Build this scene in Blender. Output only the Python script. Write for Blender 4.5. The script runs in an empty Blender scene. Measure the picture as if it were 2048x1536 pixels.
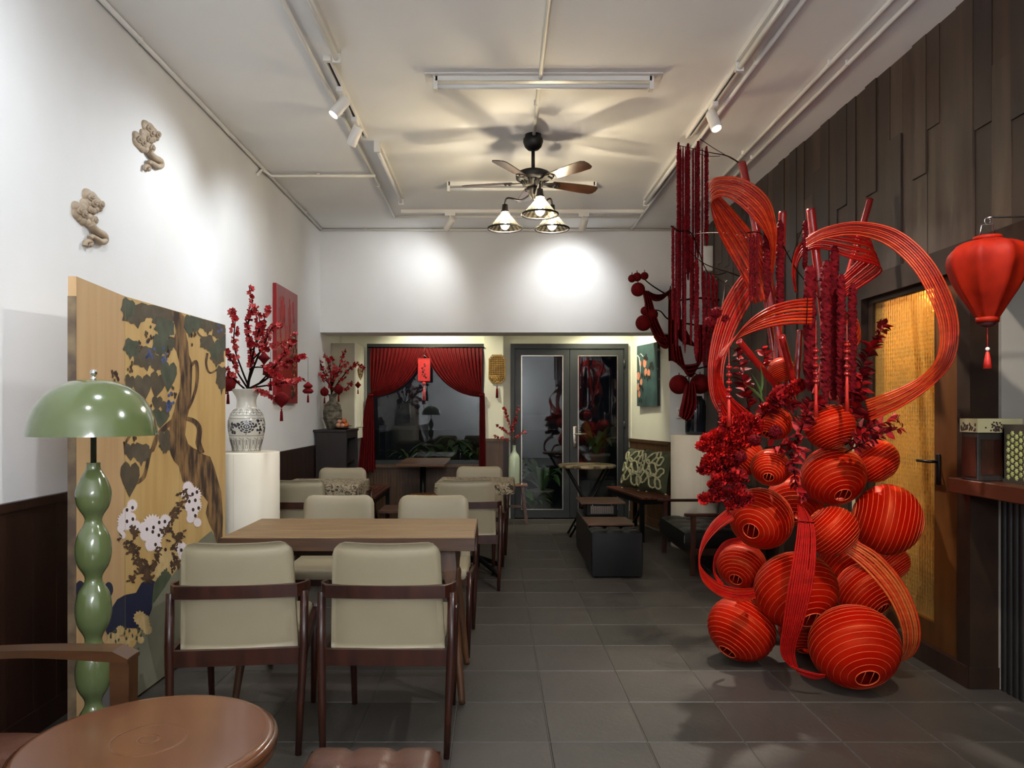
import bpy, bmesh, math, random
from mathutils import Vector, Matrix
R = math.radians; PI = math.pi
scene = bpy.context.scene
COL = scene.collection
rnd = random.Random(7)

# ------------------------------------------------------------------ camera, world, exposure
F, CX, CY, EYE = 1480.0, 990.0, 822.0, 1.32        # focal length in pixels, vanishing point, eye height
cam = bpy.data.cameras.new('camera'); cam.sensor_width = 36.0; cam.sensor_fit = 'HORIZONTAL'
cam.lens = F / 2048 * 36.0
cam.shift_x = (1024 - CX) / 2048; cam.shift_y = (CY - 768) / 2048
cam.clip_start = 0.05; cam.clip_end = 100
camo = bpy.data.objects.new('camera', cam); COL.objects.link(camo)
camo.location = (0, 0, EYE); camo.rotation_euler = (R(90), 0, 0)
scene.camera = camo
vs = scene.view_settings
vs.view_transform = 'Standard'; vs.look = 'None'; vs.gamma = 1.0; vs.use_curve_mapping = False
vs.exposure = 1.2
world = bpy.data.worlds.new('night'); scene.world = world; world.use_nodes = True
world.node_tree.nodes['Background'].inputs[0].default_value = (0.010, 0.013, 0.020, 1)
world.node_tree.nodes['Background'].inputs[1].default_value = 1.0

# room measures (metres)
XL, XR, YB, YD, H = -1.89, 2.26, 8.0, 9.09, 3.29
YF = -2.6

def P(x, y, Y):                                     # photo pixel at depth Y -> world point
    return Vector(((x - CX) / F * Y, Y, EYE + (CY - y) / F * Y))
def onx(x, y, X):                                   # photo pixel on the plane X = const
    Y = X * F / (x - CX)
    return Vector((X, Y, EYE + (CY - y) / F * Y))
def onz(x, y, Z):
    Y = (EYE - Z) * F / (y - CY)
    return Vector(((x - CX) / F * Y, Y, Z))

# ------------------------------------------------------------------ materials
def hexc(h):
    h = h.lstrip('#'); o = []
    for i in (0, 2, 4):
        c = int(h[i:i+2], 16) / 255
        o.append(c / 12.92 if c <= 0.04045 else ((c + 0.055) / 1.055) ** 2.4)
    return (*o, 1.0)
MATS = {}
def mat(name, c1, rough=0.5, metal=0.0, c2=None, scale=4.0, stretch=(1, 1, 1), bump=0.0, bscale=60.0,
        coat=0.0, sheen=0.0, trans=0.0, emit=None, estr=0.0, lo=0.35, hi=0.7, detail=4.0, spec=0.5,
        rough2=None, bstretch=None, transl=0.0, tex='noise'):
    m = bpy.data.materials.new(name); m.use_nodes = True
    nt = m.node_tree; b = nt.nodes['Principled BSDF']
    a = hexc(c1) if isinstance(c1, str) else (*c1, 1)
    b.inputs['Base Color'].default_value = a
    b.inputs['Roughness'].default_value = rough; b.inputs['Metallic'].default_value = metal
    b.inputs['Coat Weight'].default_value = coat; b.inputs['Coat Roughness'].default_value = 0.12
    b.inputs['Sheen Weight'].default_value = sheen
    b.inputs['Transmission Weight'].default_value = trans
    b.inputs['Specular IOR Level'].default_value = spec
    if emit:
        b.inputs['Emission Color'].default_value = hexc(emit); b.inputs['Emission Strength'].default_value = estr
    tc = mp = None
    def coords(st):
        t = nt.nodes.new('ShaderNodeTexCoord'); p = nt.nodes.new('ShaderNodeMapping')
        p.inputs['Scale'].default_value = st; nt.links.new(t.outputs['Object'], p.inputs[0]); return p
    if c2:
        p = coords(stretch)
        if tex == 'noise':
            n = nt.nodes.new('ShaderNodeTexNoise'); n.inputs['Scale'].default_value = scale
            n.inputs['Detail'].default_value = detail; out = n.outputs['Fac']
        else:
            n = nt.nodes.new('ShaderNodeTexVoronoi'); n.inputs['Scale'].default_value = scale
            out = n.outputs['Distance']
        nt.links.new(p.outputs[0], n.inputs['Vector'])
        r = nt.nodes.new('ShaderNodeValToRGB')
        r.color_ramp.elements[0].position = lo; r.color_ramp.elements[1].position = hi
        r.color_ramp.elements[0].color = a
        r.color_ramp.elements[1].color = hexc(c2) if isinstance(c2, str) else (*c2, 1)
        nt.links.new(out, r.inputs[0]); nt.links.new(r.outputs[0], b.inputs['Base Color'])
        if rough2 is not None:
            mr = nt.nodes.new('ShaderNodeMapRange'); mr.inputs[3].default_value = rough; mr.inputs[4].default_value = rough2
            nt.links.new(out, mr.inputs[0]); nt.links.new(mr.outputs[0], b.inputs['Roughness'])
    if bump:
        p = coords(bstretch or stretch)
        n = nt.nodes.new('ShaderNodeTexNoise'); n.inputs['Scale'].default_value = bscale; n.inputs['Detail'].default_value = 3
        nt.links.new(p.outputs[0], n.inputs['Vector'])
        bp = nt.nodes.new('ShaderNodeBump'); bp.inputs['Strength'].default_value = bump; bp.inputs['Distance'].default_value = 0.01
        nt.links.new(n.outputs['Fac'], bp.inputs['Height']); nt.links.new(bp.outputs[0], b.inputs['Normal'])
    if transl:
        t = nt.nodes.new('ShaderNodeBsdfTranslucent'); t.inputs[0].default_value = a
        mx = nt.nodes.new('ShaderNodeMixShader'); mx.inputs[0].default_value = transl
        nt.links.new(b.outputs[0], mx.inputs[1]); nt.links.new(t.outputs[0], mx.inputs[2])
        nt.links.new(mx.outputs[0], nt.nodes['Material Output'].inputs['Surface'])
    MATS[name] = m
    return m
def window_glass(name, tint=(0.93, 0.96, 0.95), ior=1.5, rough=0.0):
    m = bpy.data.materials.new(name); m.use_nodes = True; nt = m.node_tree
    nt.nodes.remove(nt.nodes['Principled BSDF'])
    t = nt.nodes.new('ShaderNodeBsdfTransparent'); t.inputs[0].default_value = (*tint, 1)
    g = nt.nodes.new('ShaderNodeBsdfGlossy'); g.inputs['Roughness'].default_value = rough
    f = nt.nodes.new('ShaderNodeFresnel'); f.inputs[0].default_value = ior
    mx = nt.nodes.new('ShaderNodeMixShader')
    nt.links.new(f.outputs[0], mx.inputs[0]); nt.links.new(t.outputs[0], mx.inputs[1]); nt.links.new(g.outputs[0], mx.inputs[2])
    nt.links.new(mx.outputs[0], nt.nodes['Material Output'].inputs['Surface'])
    MATS[name] = m; return m

WHITE = mat('white plaster', '#dddddc', 0.85, c2='#d4d4d2', scale=1.2, bump=0.05, bscale=90)
CEIL = mat('ceiling paint', '#f0f0ee', 0.9, c2='#e8e8e5', scale=1.0)
CREAM = mat('cream plaster', '#e4e1cf', 0.85, c2='#dad7c2', scale=1.5)
TILE = mat('grey slate tile', '#36322d', 0.38, c2='#423d36', scale=3.0, lo=0.3, hi=0.72, detail=8, bump=0.12, bscale=35, rough2=0.62)
TILE2 = mat('grey slate tile brown', '#38332f', 0.40, c2='#423c37', scale=2.4, detail=8, bump=0.12, bscale=35, rough2=0.6)
TILE3 = mat('grey slate tile dark', '#312e29', 0.38, c2='#3d3832', scale=3.4, detail=8, bump=0.12, bscale=35, rough2=0.6)
GROUT = mat('tile grout', '#48443e', 0.9)
DKWOOD = mat('dark stained wood', '#3a1c12', 0.32, c2='#23100a', scale=6, stretch=(3, 3, 0.6), bump=0.04, bscale=40, coat=0.1, spec=.35)
WALN = mat('walnut wood', '#5b3a24', 0.42, c2='#3c2415', scale=5, stretch=(1, 8, 8), bump=0.05, bscale=30)
OAK = mat('oiled oak', '#85683f', 0.45, c2='#644a2a', scale=4, stretch=(1.2, 14, 14), bump=0.06, bscale=25, detail=6)
TEAK = mat('polished teak', '#8a5a38', 0.26, c2='#6f4429', scale=3, stretch=(2, 9, 2), coat=0.35)
WAINS = mat('wainscot wood', '#573c22', 0.45, c2='#412b17', scale=5, stretch=(9, 9, 0.8), bump=0.06, bscale=25)
WAINSD = mat('dark wainscot wood', '#2e1a11', 0.42, c2='#22120b', scale=3, stretch=(6, 6, 0.5), bump=0.05, bscale=25)
BEIGE = mat('beige leatherette', '#90856b', 0.48, c2='#887d64', scale=3, bump=0.05, bscale=220)
BROWNL = mat('brown leather', '#4e2c1d', 0.38, c2='#3e2116', scale=4, bump=0.10, bscale=130)
BLACKL = mat('black leather', '#060706', 0.42, c2='#0b0c0a', scale=5, bump=0.06, bscale=120, spec=.3)
BLACKM = mat('black metal', '#0c0c0c', 0.42, metal=0.6)
IRON = mat('oil rubbed bronze', '#0e0c0b', 0.5, metal=0.2, c2='#161210', scale=20)
CHROME = mat('chrome', '#c8c8c8', 0.15, metal=1.0)
STEEL = mat('brushed steel', '#a39c8f', 0.3, metal=1.0)
WHITEP = mat('white plastic', '#dcd9d2', 0.45)
WHITEM = mat('white enamel', '#dedbd4', 0.38)
SLOT = mat('dark slot', '#141414', 0.6)
GREEN = mat('sage green lacquer', '#525d39', 0.16, c2='#5c6740', scale=2, coat=0.6)
STEMG = mat('dark olive metal', '#2e3122', 0.35, metal=0.4)
PED = mat('ivory pedestal', '#d8d0bd', 0.6, c2='#cfc6b1', scale=2)
def lines_mat():
    pass
GREYF = mat('dark grey aluminium', '#2b2d2c', 0.45, metal=0.2, c2='#252726', scale=6)
CURT = mat('red velvet', '#5e0406', 0.6, spec=.2, c2='#440204', scale=9, stretch=(6, 1, 1))
LANT = mat('red lantern silk', '#a81002', 0.40, c2='#8c0a01', scale=6, transl=0.12, spec=.4)
_n = LANT.node_tree; _b = _n.nodes['Principled BSDF']; _b.inputs['Anisotropic'].default_value = .85
_b.inputs['Specular Tint'].default_value = (1, .28, .10, 1)
_t = _n.nodes.new('ShaderNodeTangent'); _t.direction_type = 'RADIAL'; _t.axis = 'Z'; _n.links.new(_t.outputs[0], _b.inputs['Tangent'])
LWIRE = mat('lantern wire', '#d65a34', 0.5, spec=.25)
DKRED = mat('dark inside red', '#3a0504', 0.7)
BAMB = mat('red bamboo strip', '#a3220d', 0.42, c2='#891708', scale=7, stretch=(1, 1, 6), spec=.3)
BAMBO = mat('orange red bamboo strip', '#bf3d16', 0.42, c2='#a0290c', scale=7, stretch=(1, 1, 6), spec=.3)
BAMBN = mat('orange bare bamboo strip', '#c25a28', 0.4, c2='#a83f18', scale=7, stretch=(1, 1, 6), spec=.3)
BAMBD = mat('deep red bamboo strip', '#a6100a', 0.6, c2='#8a0c07', scale=7, stretch=(1, 1, 6), spec=.12)
POLE = mat('red lacquered bamboo pole', '#8f1410', 0.22, c2='#77100c', scale=5, coat=0.5)
AMAR = mat('maroon amaranth', '#640a12', 0.85, c2='#42060c', scale=40, spec=.1)
AMAR2 = mat('crimson amaranth', '#64070f', 0.85, c2='#40040a', scale=40, spec=.1)
LEAFR = mat('red leaf', '#8f0a0f', 0.6, spec=.2, c2='#7c080d', scale=9)
LEAFB = mat('bright red petal', '#b5150f', 0.6, spec=.2, c2='#b01010', scale=12)
LEAFD = mat('dark red leaf', '#5e080f', 0.65, spec=.15, c2='#4d070c', scale=9)
LEAFP = mat('rosy leaf', '#9c2526', 0.6, spec=.2, c2='#8f1d22', scale=9)
BEAD = mat('red glazed bead', '#8d0f0c', 0.1, coat=0.6)
TASS = mat('red tassel silk', '#c3220f', 0.55, c2='#9a140b', scale=60, stretch=(8, 8, 1))
VELV = mat('dark red velvet', '#68060a', 0.85, spec=.15, c2='#4a0406', scale=14)
TWIG = mat('dark twig', '#150d0a', 0.9, spec=.0, c2='#20150f', scale=20)
TWIGG = mat('grey twig', '#57473a', 0.8, c2='#3f3228', scale=20)
BLOS = mat('red blossom', '#96171a', 0.6, spec=.2, c2='#6f0d10', scale=30)
BLOSP = mat('pink blossom', '#b8443f', 0.6, c2='#94292a', scale=30)
BUD = mat('pale bud', '#b8ad96', 0.5)
GLASS = window_glass('clear window glass')
# ------------------------------------------------------------------ mesh helpers
class MB:
    def __init__(s):
        s.v = []; s.f = []; s.m = []; s.s = []
    def add(s, vs, fs, mi=0, smooth=False):
        n = len(s.v); s.v += [tuple(v) for v in vs]
        for f in fs:
            s.f.append([i + n for i in f]); s.m.append(mi); s.s.append(smooth)
        return s
    def box(s, x0, x1, y0, y1, z0, z1, mi=0):
        return s.hexa([(x0,y0,z0),(x1,y0,z0),(x1,y1,z0),(x0,y1,z0),(x0,y0,z1),(x1,y0,z1),(x1,y1,z1),(x0,y1,z1)], mi)
    def hexa(s, c, mi=0):
        return s.add(c, [(3,2,1,0),(4,5,6,7),(0,1,5,4),(1,2,6,5),(2,3,7,6),(3,0,4,7)], mi)
    def bar(s, p, q, w, d, w2=None, d2=None, up=(0, 0, 1), mi=0):      # tapered rectangular beam p -> q
        p = Vector(p); q = Vector(q); t = (q - p).normalized(); up = Vector(up)
        if abs(t.dot(up)) > 0.98: up = Vector((0, 1, 0))
        a = t.cross(up).normalized(); b = a.cross(t).normalized()
        w2 = w if w2 is None else w2; d2 = d if d2 is None else d2
        c = []
        for o, W, D in ((p, w, d), (q, w2, d2)):
            c += [o - a*W/2 - b*D/2, o + a*W/2 - b*D/2, o + a*W/2 + b*D/2, o - a*W/2 + b*D/2]
        return s.hexa(c, mi)
    def rbox(s, cx, cy, cz, sx, sy, sz, r=0.01, seg=2, mi=0, mtx=None, smooth=True):
        bm = bmesh.new(); bmesh.ops.create_cube(bm, size=1)
        for v in bm.verts: v.co = Vector((v.co.x*sx, v.co.y*sy, v.co.z*sz))
        bmesh.ops.bevel(bm, geom=bm.edges[:], offset=r, segments=seg, profile=0.5, affect='EDGES')
        bm.verts.index_update()
        o = Vector((cx, cy, cz))
        vs = [(mtx @ v.co if mtx else v.co) + o for v in bm.verts]
        s.add(vs, [[v.index for v in f.verts] for f in bm.faces], mi, smooth); bm.free(); return s
    def tube(s, pts, r, n=8, mi=0, cap=True, smooth=True, flat=None):
        pts = [Vector(p) for p in pts]; k = len(pts)
        rs = r if isinstance(r, (list, tuple)) else [r]*k
        t0 = (pts[1]-pts[0]).normalized()
        a = t0.cross(Vector((0,0,1)) if abs(t0.z) < 0.95 else Vector((1,0,0))).normalized()
        vs = []
        for i, p in enumerate(pts):
            t = (pts[min(i+1,k-1)] - pts[max(i-1,0)]).normalized()
            a = (a - t*a.dot(t)).normalized(); b = t.cross(a)
            for j in range(n):
                an = 2*PI*j/n
                vs.append(p + (a*math.cos(an) + b*math.sin(an))*rs[i])
        fs = [(i*n+j, i*n+(j+1)%n, (i+1)*n+(j+1)%n, (i+1)*n+j) for i in range(k-1) for j in range(n)]
        s.add(vs, fs, mi, smooth)
        if cap:
            b0 = len(s.v) - k*n
            s.f.append([b0+j for j in reversed(range(n))]); s.m.append(mi); s.s.append(False)
            s.f.append([b0+(k-1)*n+j for j in range(n)]); s.m.append(mi); s.s.append(False)
        return s
    def lathe(s, prof, n=24, mi=0, mtx=None, o=(0,0,0), smooth=True, sx=1, sy=1, a0=0, a1=2*PI):
        o = Vector(o); vs = []; full = abs(a1-a0-2*PI) < 1e-6; nn = n if full else n+1
        for (r, z) in prof:
            for j in range(nn):
                an = a0 + (a1-a0)*j/n
                p = Vector((r*math.cos(an)*sx, r*math.sin(an)*sy, z))
                vs.append((mtx @ p if mtx else p) + o)
        fs = []
        for i in range(len(prof)-1):
            for j in range(n):
                j2 = (j+1) % nn if full else j+1
                fs.append((i*nn+j, i*nn+j2, (i+1)*nn+j2, (i+1)*nn+j))
        return s.add(vs, fs, mi, smooth)
    def ball(s, c, r, n=12, k=8, mi=0, sz=1.0, sx=1.0, sy=1.0, mtx=None):
        return s.lathe([(max(1e-4, r*math.sin(PI*i/k)), -r*sz*math.cos(PI*i/k)) for i in range(k+1)], n, mi, mtx, c, True, sx, sy)
    def prism(s, poly, d0, d1, axis='z', mi=0):                         # 2-D outline extruded along an axis
        def pt(a, b, d):
            return {'z': (a, b, d), 'x': (d, a, b), 'y': (a, d, b)}[axis]
        n = len(poly)
        vs = [pt(a, b, d0) for a, b in poly] + [pt(a, b, d1) for a, b in poly]
        fs = [list(reversed(range(n))), list(range(n, 2*n))] + [(i, (i+1)%n, n+(i+1)%n, n+i) for i in range(n)]
        return s.add(vs, fs, mi)
    def grid(s, fn, nu, nv, mi=0, smooth=True):
        vs = [fn(i/nu, j/nv) for i in range(nu+1) for j in range(nv+1)]
        fs = [(i*(nv+1)+j, (i+1)*(nv+1)+j, (i+1)*(nv+1)+j+1, i*(nv+1)+j+1) for i in range(nu) for j in range(nv)]
        return s.add(vs, fs, mi, smooth)
    def mesh(s, name, mats):
        me = bpy.data.meshes.new(name); me.from_pydata(s.v, [], s.f)
        for m in (mats if isinstance(mats, (list, tuple)) else [mats]): me.materials.append(m)
        me.polygons.foreach_set('material_index', s.m); me.polygons.foreach_set('use_smooth', s.s)
        me.update()
        return me
    def build(s, name, mats, parent=None, loc=None):
        o = bpy.data.objects.new(name, s.mesh(name, mats)); COL.objects.link(o)
        if parent: o.parent = parent
        if loc is not None: o.location = loc
        return o
def inst(name, me, parent=None, loc=(0,0,0), rot=None, scale=None, mtx=None):
    o = bpy.data.objects.new(name, me); COL.objects.link(o)
    if parent: o.parent = parent
    if mtx is not None: o.matrix_local = mtx
    else:
        o.location = loc
        if rot is not None: o.rotation_euler = rot
        if scale is not None: o.scale = scale if isinstance(scale, (tuple, list)) else (scale,)*3
    return o
def tag(o, label, cat, group=None, kind=None):
    o['label'] = label; o['category'] = cat
    if group: o['group'] = group
    if kind: o['kind'] = kind
    return o
def thing(name, label, cat, loc=(0,0,0), rz=0.0, group=None):
    o = bpy.data.objects.new(name, None); COL.objects.link(o); o.empty_display_size = 0.05
    o.location = loc; o.rotation_euler = (0, 0, rz)
    return tag(o, label, cat, group)
def struct(o, label=None):
    o['kind'] = 'structure'
    if label: o['label'] = label
    return o
def sroot(name, label=None):
    o = bpy.data.objects.new(name, None); COL.objects.link(o); return struct(o, label)
def copy_tree(o, parent=None):
    c = o.copy(); COL.objects.link(c); c.parent = parent
    for ch in o.children: copy_tree(ch, c)
    return c
def axmtx(z, x=None):                                # rotation whose local z points along z
    z = Vector(z).normalized(); x = Vector(x) if x is not None else (Vector((1,0,0)) if abs(z.x) < 0.9 else Vector((0,1,0)))
    x = (x - z*x.dot(z)).normalized(); y = z.cross(x)
    return Matrix((x, y, z)).transposed()
def spline(pts, n=8):                                # Catmull-Rom through the points
    pts = [Vector(p) for p in pts]; out = []
    for i in range(len(pts)-1):
        p0 = pts[max(i-1,0)]; p1 = pts[i]; p2 = pts[i+1]; p3 = pts[min(i+2,len(pts)-1)]
        for k in range(n):
            t = k/n
            out.append(0.5*((2*p1) + (p2-p0)*t + (2*p0-5*p1+4*p2-p3)*t*t + (3*p1-p0-3*p2+p3)*t**3))
    out.append(pts[-1]); return out
def spot(parent, loc, target, power, angle, blend=0.6, col=(1, .97, .92), r=0.03):
    l = bpy.data.lights.new('lamp_light', 'SPOT'); l.energy = power; l.spot_size = R(angle); l.spot_blend = blend
    l.color = col; l.shadow_soft_size = r
    o = bpy.data.objects.new('lamp_light', l); COL.objects.link(o)
    o.location = loc; d = Vector(target) - Vector(loc); o.rotation_euler = d.to_track_quat('-Z', 'Y').to_euler()
    return o

# ------------------------------------------------------------------ the room shell
# floor: slate tiles, each its own piece, on a grout bed
bed = struct(MB().box(XL-0.1, XR+1.2, YF, YD+0.1, -0.12, -0.004).build('floor', GROUT), 'dark grey slate tile floor')
TW, TD = 0.39, 0.405
tmesh = []
for m in (TILE, TILE2, TILE3):
    tb = MB(); w, d = TW-0.0035, TD-0.0035
    tb.add([(0,0,-.003),(w,0,-.003),(w,d,-.003),(0,d,-.003),(.003,.003,0),(w-.003,.003,0),(w-.003,d-.003,0),(.003,d-.003,0)],
           [(4,5,6,7),(0,1,5,4),(1,2,6,5),(2,3,7,6),(3,0,4,7)])
    tmesh.append(tb.mesh('tile', m))
y = 3.36 - 6*TD
while y < YD + 0.02:
    x = 0.22 - 6*TW
    while x < XR:
        inst('tile', tmesh[rnd.choice((0,0,1,2))], bed, (x, y, -0.001 + rnd.uniform(-.0006, .0006)))
        x += TW
    y += TD
struct(MB().box(XL-.1, XR+1.2, YF, 3.36-6*TD, -0.11, -0.001).build('floor_front', TILE), 'grey slate floor beside the camera')

struct(MB().box(XL-0.15, XR+0.15, YF-.1, YB+0.37, H, H+0.12).build('ceiling', CEIL), 'white painted ceiling')
struct(MB().box(XL-0.15, XL, YF-.1, YD+.1, 0, H).build('wall_left', WHITE), 'white plaster left wall')
struct(MB().box(XL-0.15, XR+0.15, YF-.12, YF, 0, H).build('wall_front', WHITE))
# header wall over the bay and the pier on the right of it
ZB = 2.169
wb = MB(); wb.box(XL, XR+.1, YB, YB+.37, ZB, H); wb.box(1.893, XR+.1, YB, YB+.01, 0, ZB)
struct(wb.build('wall_back', WHITE), 'white plaster header wall over the window bay')
# bay: side wall that splays inwards, rear wall pieces, bay ceiling
bay = MB()
bay.hexa([(1.897,YB+.012,0),(2.05,YB+.012,0),(2.05,YD+.1,0),(1.66,YD+.1,0),(1.897,YB+.012,2.62),(2.05,YB+.012,2.62),(2.05,YD+.1,2.62),(1.66,YD+.1,2.62)])
struct(bay.build('wall_bay_side', CREAM), 'cream side wall of the bay')
br = MB()
WX0, WX1, WZ0, WZ1 = -1.566, -0.135, 0.66, 2.143
DX0, DX1, DZ1 = 0.19, 1.63, 2.143
br.box(XL, WX0, YD, YD+.1, 0, 2.62); br.box(WX0, WX1, YD, YD+.1, 0, WZ0); br.box(WX0, WX1, YD, YD+.1, WZ1, 2.62)
br.box(WX1, DX0, YD, YD+.1, 0, 2.62); br.box(DX0, DX1, YD, YD+.1, DZ1, 2.62); br.box(DX1, 2.0, YD, YD+.1, 0, 2.62)
br.box(-0.135, 0.10, YD-.09, YD, 0, 2.62)
struct(br.build('wall_bay_back', CREAM), 'cream rear wall of the bay with window and door')
struct(MB().box(XL-.1, 2.1, YB+.37, YD+.2, 2.62, 2.72).build('ceiling_bay', CREAM))

# wainscots: beaded strips under a cap rail
def wainscot(name, p, q, h, m, nrm, strip=0.05, label=None):
    p = Vector((*p, 0)); q = Vector((*q, 0)); n = Vector((*nrm, 0)); L = (q-p).length; t = (q-p)/L
    root = sroot(name, label)
    b = MB(); k = max(1, int(L/strip)); s = L/k
    for i in range(k):
        a = p + t*(i*s+.0025); c = p + t*((i+1)*s-.0025)
        b.hexa([a, c, c+n*.014, a+n*.014, a+Vector((0,0,h-.03)), c+Vector((0,0,h-.03)), c+n*.014+Vector((0,0,h-.03)), a+n*.014+Vector((0,0,h-.03))])
    b.hexa([p, q, q+n*.007, p+n*.007, p+Vector((0,0,h-.03)), q+Vector((0,0,h-.03)), q+n*.007+Vector((0,0,h-.03)), p+n*.007+Vector((0,0,h-.03))])
    o = b.build('beaded_strips', m, root); o['kind'] = 'stuff'
    c = MB(); z0 = Vector((0,0,h-.035)); z1 = Vector((0,0,h))
    c.hexa([p+z0, q+z0, q+n*.024+z0, p+n*.024+z0, p+z1, q+z1, q+n*.024+z1, p+n*.024+z1]); c.build('cap_rail', m, root)
    k = MB(); z0 = Vector((0,0,0)); z1 = Vector((0,0,.10))
    k.hexa([p+z0, q+z0, q+n*.02+z0, p+n*.02+z0, p+z1, q+z1, q+n*.02+z1, p+n*.02+z1]); k.build('skirting', m, root)
    return root
WH = 0.965
wainscot('trim_1', (XL, YF), (XL, YD), WH, WAINSD, (1, 0), 0.16, 'dark brown wainscot along the left wall')
wainscot('trim_2', (WX0-.1, YD), (WX1, YD), WZ0, WAINS, (0, -1), 0.035, 'brown beaded wainscot under the window')
wainscot('trim_3', (WX1, YD-.09), (0.10, YD-.09), WH+.02, WAINS, (0, -1), 0.03, 'brown beaded wainscot between window and door')
wainscot('trim_4', (1.665, YD-.02), (1.90, YB), WH+.02, WAINS, (-0.98, -0.2), 0.05, 'brown beaded wainscot on the bay side wall')
wainscot('trim_5', (0.10, YD), (DX0-.02, YD), WH+.02, WAINSD, (0, -1), 0.04, 'narrow wainscot strip beside the door')

# right wall: staggered vertical planks on a dark backing
PL = [mat('plank %d' % i, c, 0.46, c2=c2, scale=3, stretch=(6, 6, 0.5), bump=0.06, bscale=20, detail=6) for i, (c, c2) in enumerate(
      (('#36281f','#2a1f17'), ('#412f24','#34261c'), ('#2d211a','#221813'), ('#48382c','#382b21'), ('#342721','#291e19'), ('#3b2d20','#2c2116')))]
BACKW = mat('dark backing', '#17100c', 0.8)
wr = MB(); wr.box(XR+.012, XR+.14, YF, YB, 2.13, H); wr.box(XR+.012, XR+.14, 4.66, YB, 0, 2.13)
wallr = struct(wr.build('wall_right', BACKW), 'wall of dark staggered vertical wood planks on the right')
pmesh = {}
y = 1.0; PWD = 0.128
while y < YB - .01:
    z1 = H; w = PWD*rnd.choice((1, 1, .86, 1.1)); w = min(w, YB - y)
    zlow = 2.13 if y < 4.66 else 0.0
    z = zlow
    first = True
    while z < H - .01:
        h = rnd.uniform(0.35, 1.25) if first else rnd.uniform(0.7, 1.5)
        if H - z - h < .25: h = H - z
        first = False
        t = rnd.choice((.012, .015, .019, .023))
        b = MB(); b.box(XR+.012-t, XR+.012, y+.0012, y+w-.0012, z+.001, z+h-.001)
        b.build('plank', rnd.choice(PL), wallr)
        z += h
    y += w
# strip of wall right of the doorway / bar: side returns
struct(MB().box(XR, XR+.14, YF, 0.9, 0, H).build('wall_right_front', WHITE))

# ------------------------------------------------------------------ bay window with frame and pane
win = sroot('window_1', 'wide fixed window in a dark grey frame')
f = MB(); fw = .055
f.box(WX0, WX1, YD-.04, YD+.06, WZ1-fw, WZ1); f.box(WX0, WX1, YD-.04, YD+.06, WZ0, WZ0+fw)
f.box(WX0, WX0+fw, YD-.04, YD+.06, WZ0+fw, WZ1-fw); f.box(WX1-fw, WX1, YD-.04, YD+.06, WZ0+fw, WZ1-fw)
f.build('window_frame', GREYF, win)
MB().box(WX0+fw, WX1-fw, YD+.012, YD+.018, WZ0+fw, WZ1-fw).build('pane', GLASS, win)
MB().box(WX0+.02, WX1-.02, YD-.06, YD-.035, WZ0-.03, WZ0+.005).build('window_sill', WAINS, win)

# double glazed door
door = sroot('door_1', 'dark grey double door with tall glass panes')
f = MB(); f.box(DX0, DX1, YD-.05, YD+.05, DZ1-.06, DZ1); f.box(DX0, DX0+.05, YD-.05, YD+.05, 0, DZ1-.06); f.box(DX1-.05, DX1, YD-.05, YD+.05, 0, DZ1-.06)
f.build('door_frame', GREYF, door)
mid = P(1139, 900, YD).x
for k, (a, c, g0, g1) in enumerate(((DX0+.055, mid-.003, 1043, 1125), (mid+.003, DX1-.055, 1156, 1234))):
    ga = P(g0, 900, YD).x; gc = P(g1, 900, YD).x; zt = P(1100, 712, YD).z; zb = P(1100, 1018, YD).z
    l = MB(); l.box(a, ga, YD-.03, YD+.03, .012, DZ1-.065); l.box(gc, c, YD-.03, YD+.03, .012, DZ1-.065)
    l.box(ga, gc, YD-.03, YD+.03, zt, DZ1-.065); l.box(ga, gc, YD-.03, YD+.03, .012, zb)
    lf = l.build('door_leaf', GREYF, door)
    MB().box(ga, gc, YD-.004, YD+.004, zb, zt).build('pane', GLASS, lf)
    bd = MB()
    for x in (ga, gc): bd.box(x-.006, x+.006, YD-.036, YD-.03, zb-.006, zt+.006)
    for z in (zb, zt): bd.box(ga, gc, YD-.036, YD-.03, z-.006, z+.006)
    bd.build('glazing_bead', STEEL, lf)
hx = P(1149, 880, YD).x
h = MB(); h.rbox(hx, YD-.04, P(0, 874, YD).z, .048, .016, .26, .006)
h.tube([(hx, YD-.045, P(0,868,YD).z), (hx, YD-.085, P(0,868,YD).z), (hx+.05, YD-.088, P(0,868,YD).z), (hx+.135, YD-.085, P(0,868,YD).z+.002)], .010, 8)
h.tube([(hx, YD-.048, P(0,884,YD).z), (hx, YD-.062, P(0,884,YD).z)], .014, 10)
h.build('door_handle', STEEL, door)
for z in (.25, 1.1, 1.85):
    hg = MB(); hg.tube([(DX1-.052, YD-.06, z), (DX1-.052, YD-.06, z+.1)], .011, 8); hg.build('hinge', GREYF, door)
# ------------------------------------------------------------------ ceiling: tracks, spots, tubes, conduits
EMIT = mat('lamp face', '#ffffff', 0.5, emit='#fff6e8', estr=14.0)
EMITOFF = mat('unlit lamp face', '#c9c6bf', 0.3)
TUBEG = mat('frosted unlit tube', '#e3e2de', 0.3, c2='#d8d7d2')
def track(name, label, p, q):
    p = Vector(p); q = Vector(q); c = (p+q)/2; d = (q-p); L = d.length
    t = thing(name, label, 'track', (c.x, c.y, H), math.atan2(d.y, d.x))
    r = MB(); r.box(-L/2, L/2, -.019, -.009, -.03, 0); r.box(-L/2, L/2, .009, .019, -.03, 0); r.box(-L/2, L/2, -.009, .009, -.010, 0)
    r.box(-L/2-.03, -L/2, -.021, .021, -.032, 0); r.box(L/2, L/2+.015, -.021, .021, -.032, 0)
    r.build('rail', WHITEM, t)
    MB().box(-L/2, L/2, -.0089, .0089, -.0115, -.0101).build('slot', SLOT, t)
    return t
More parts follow.
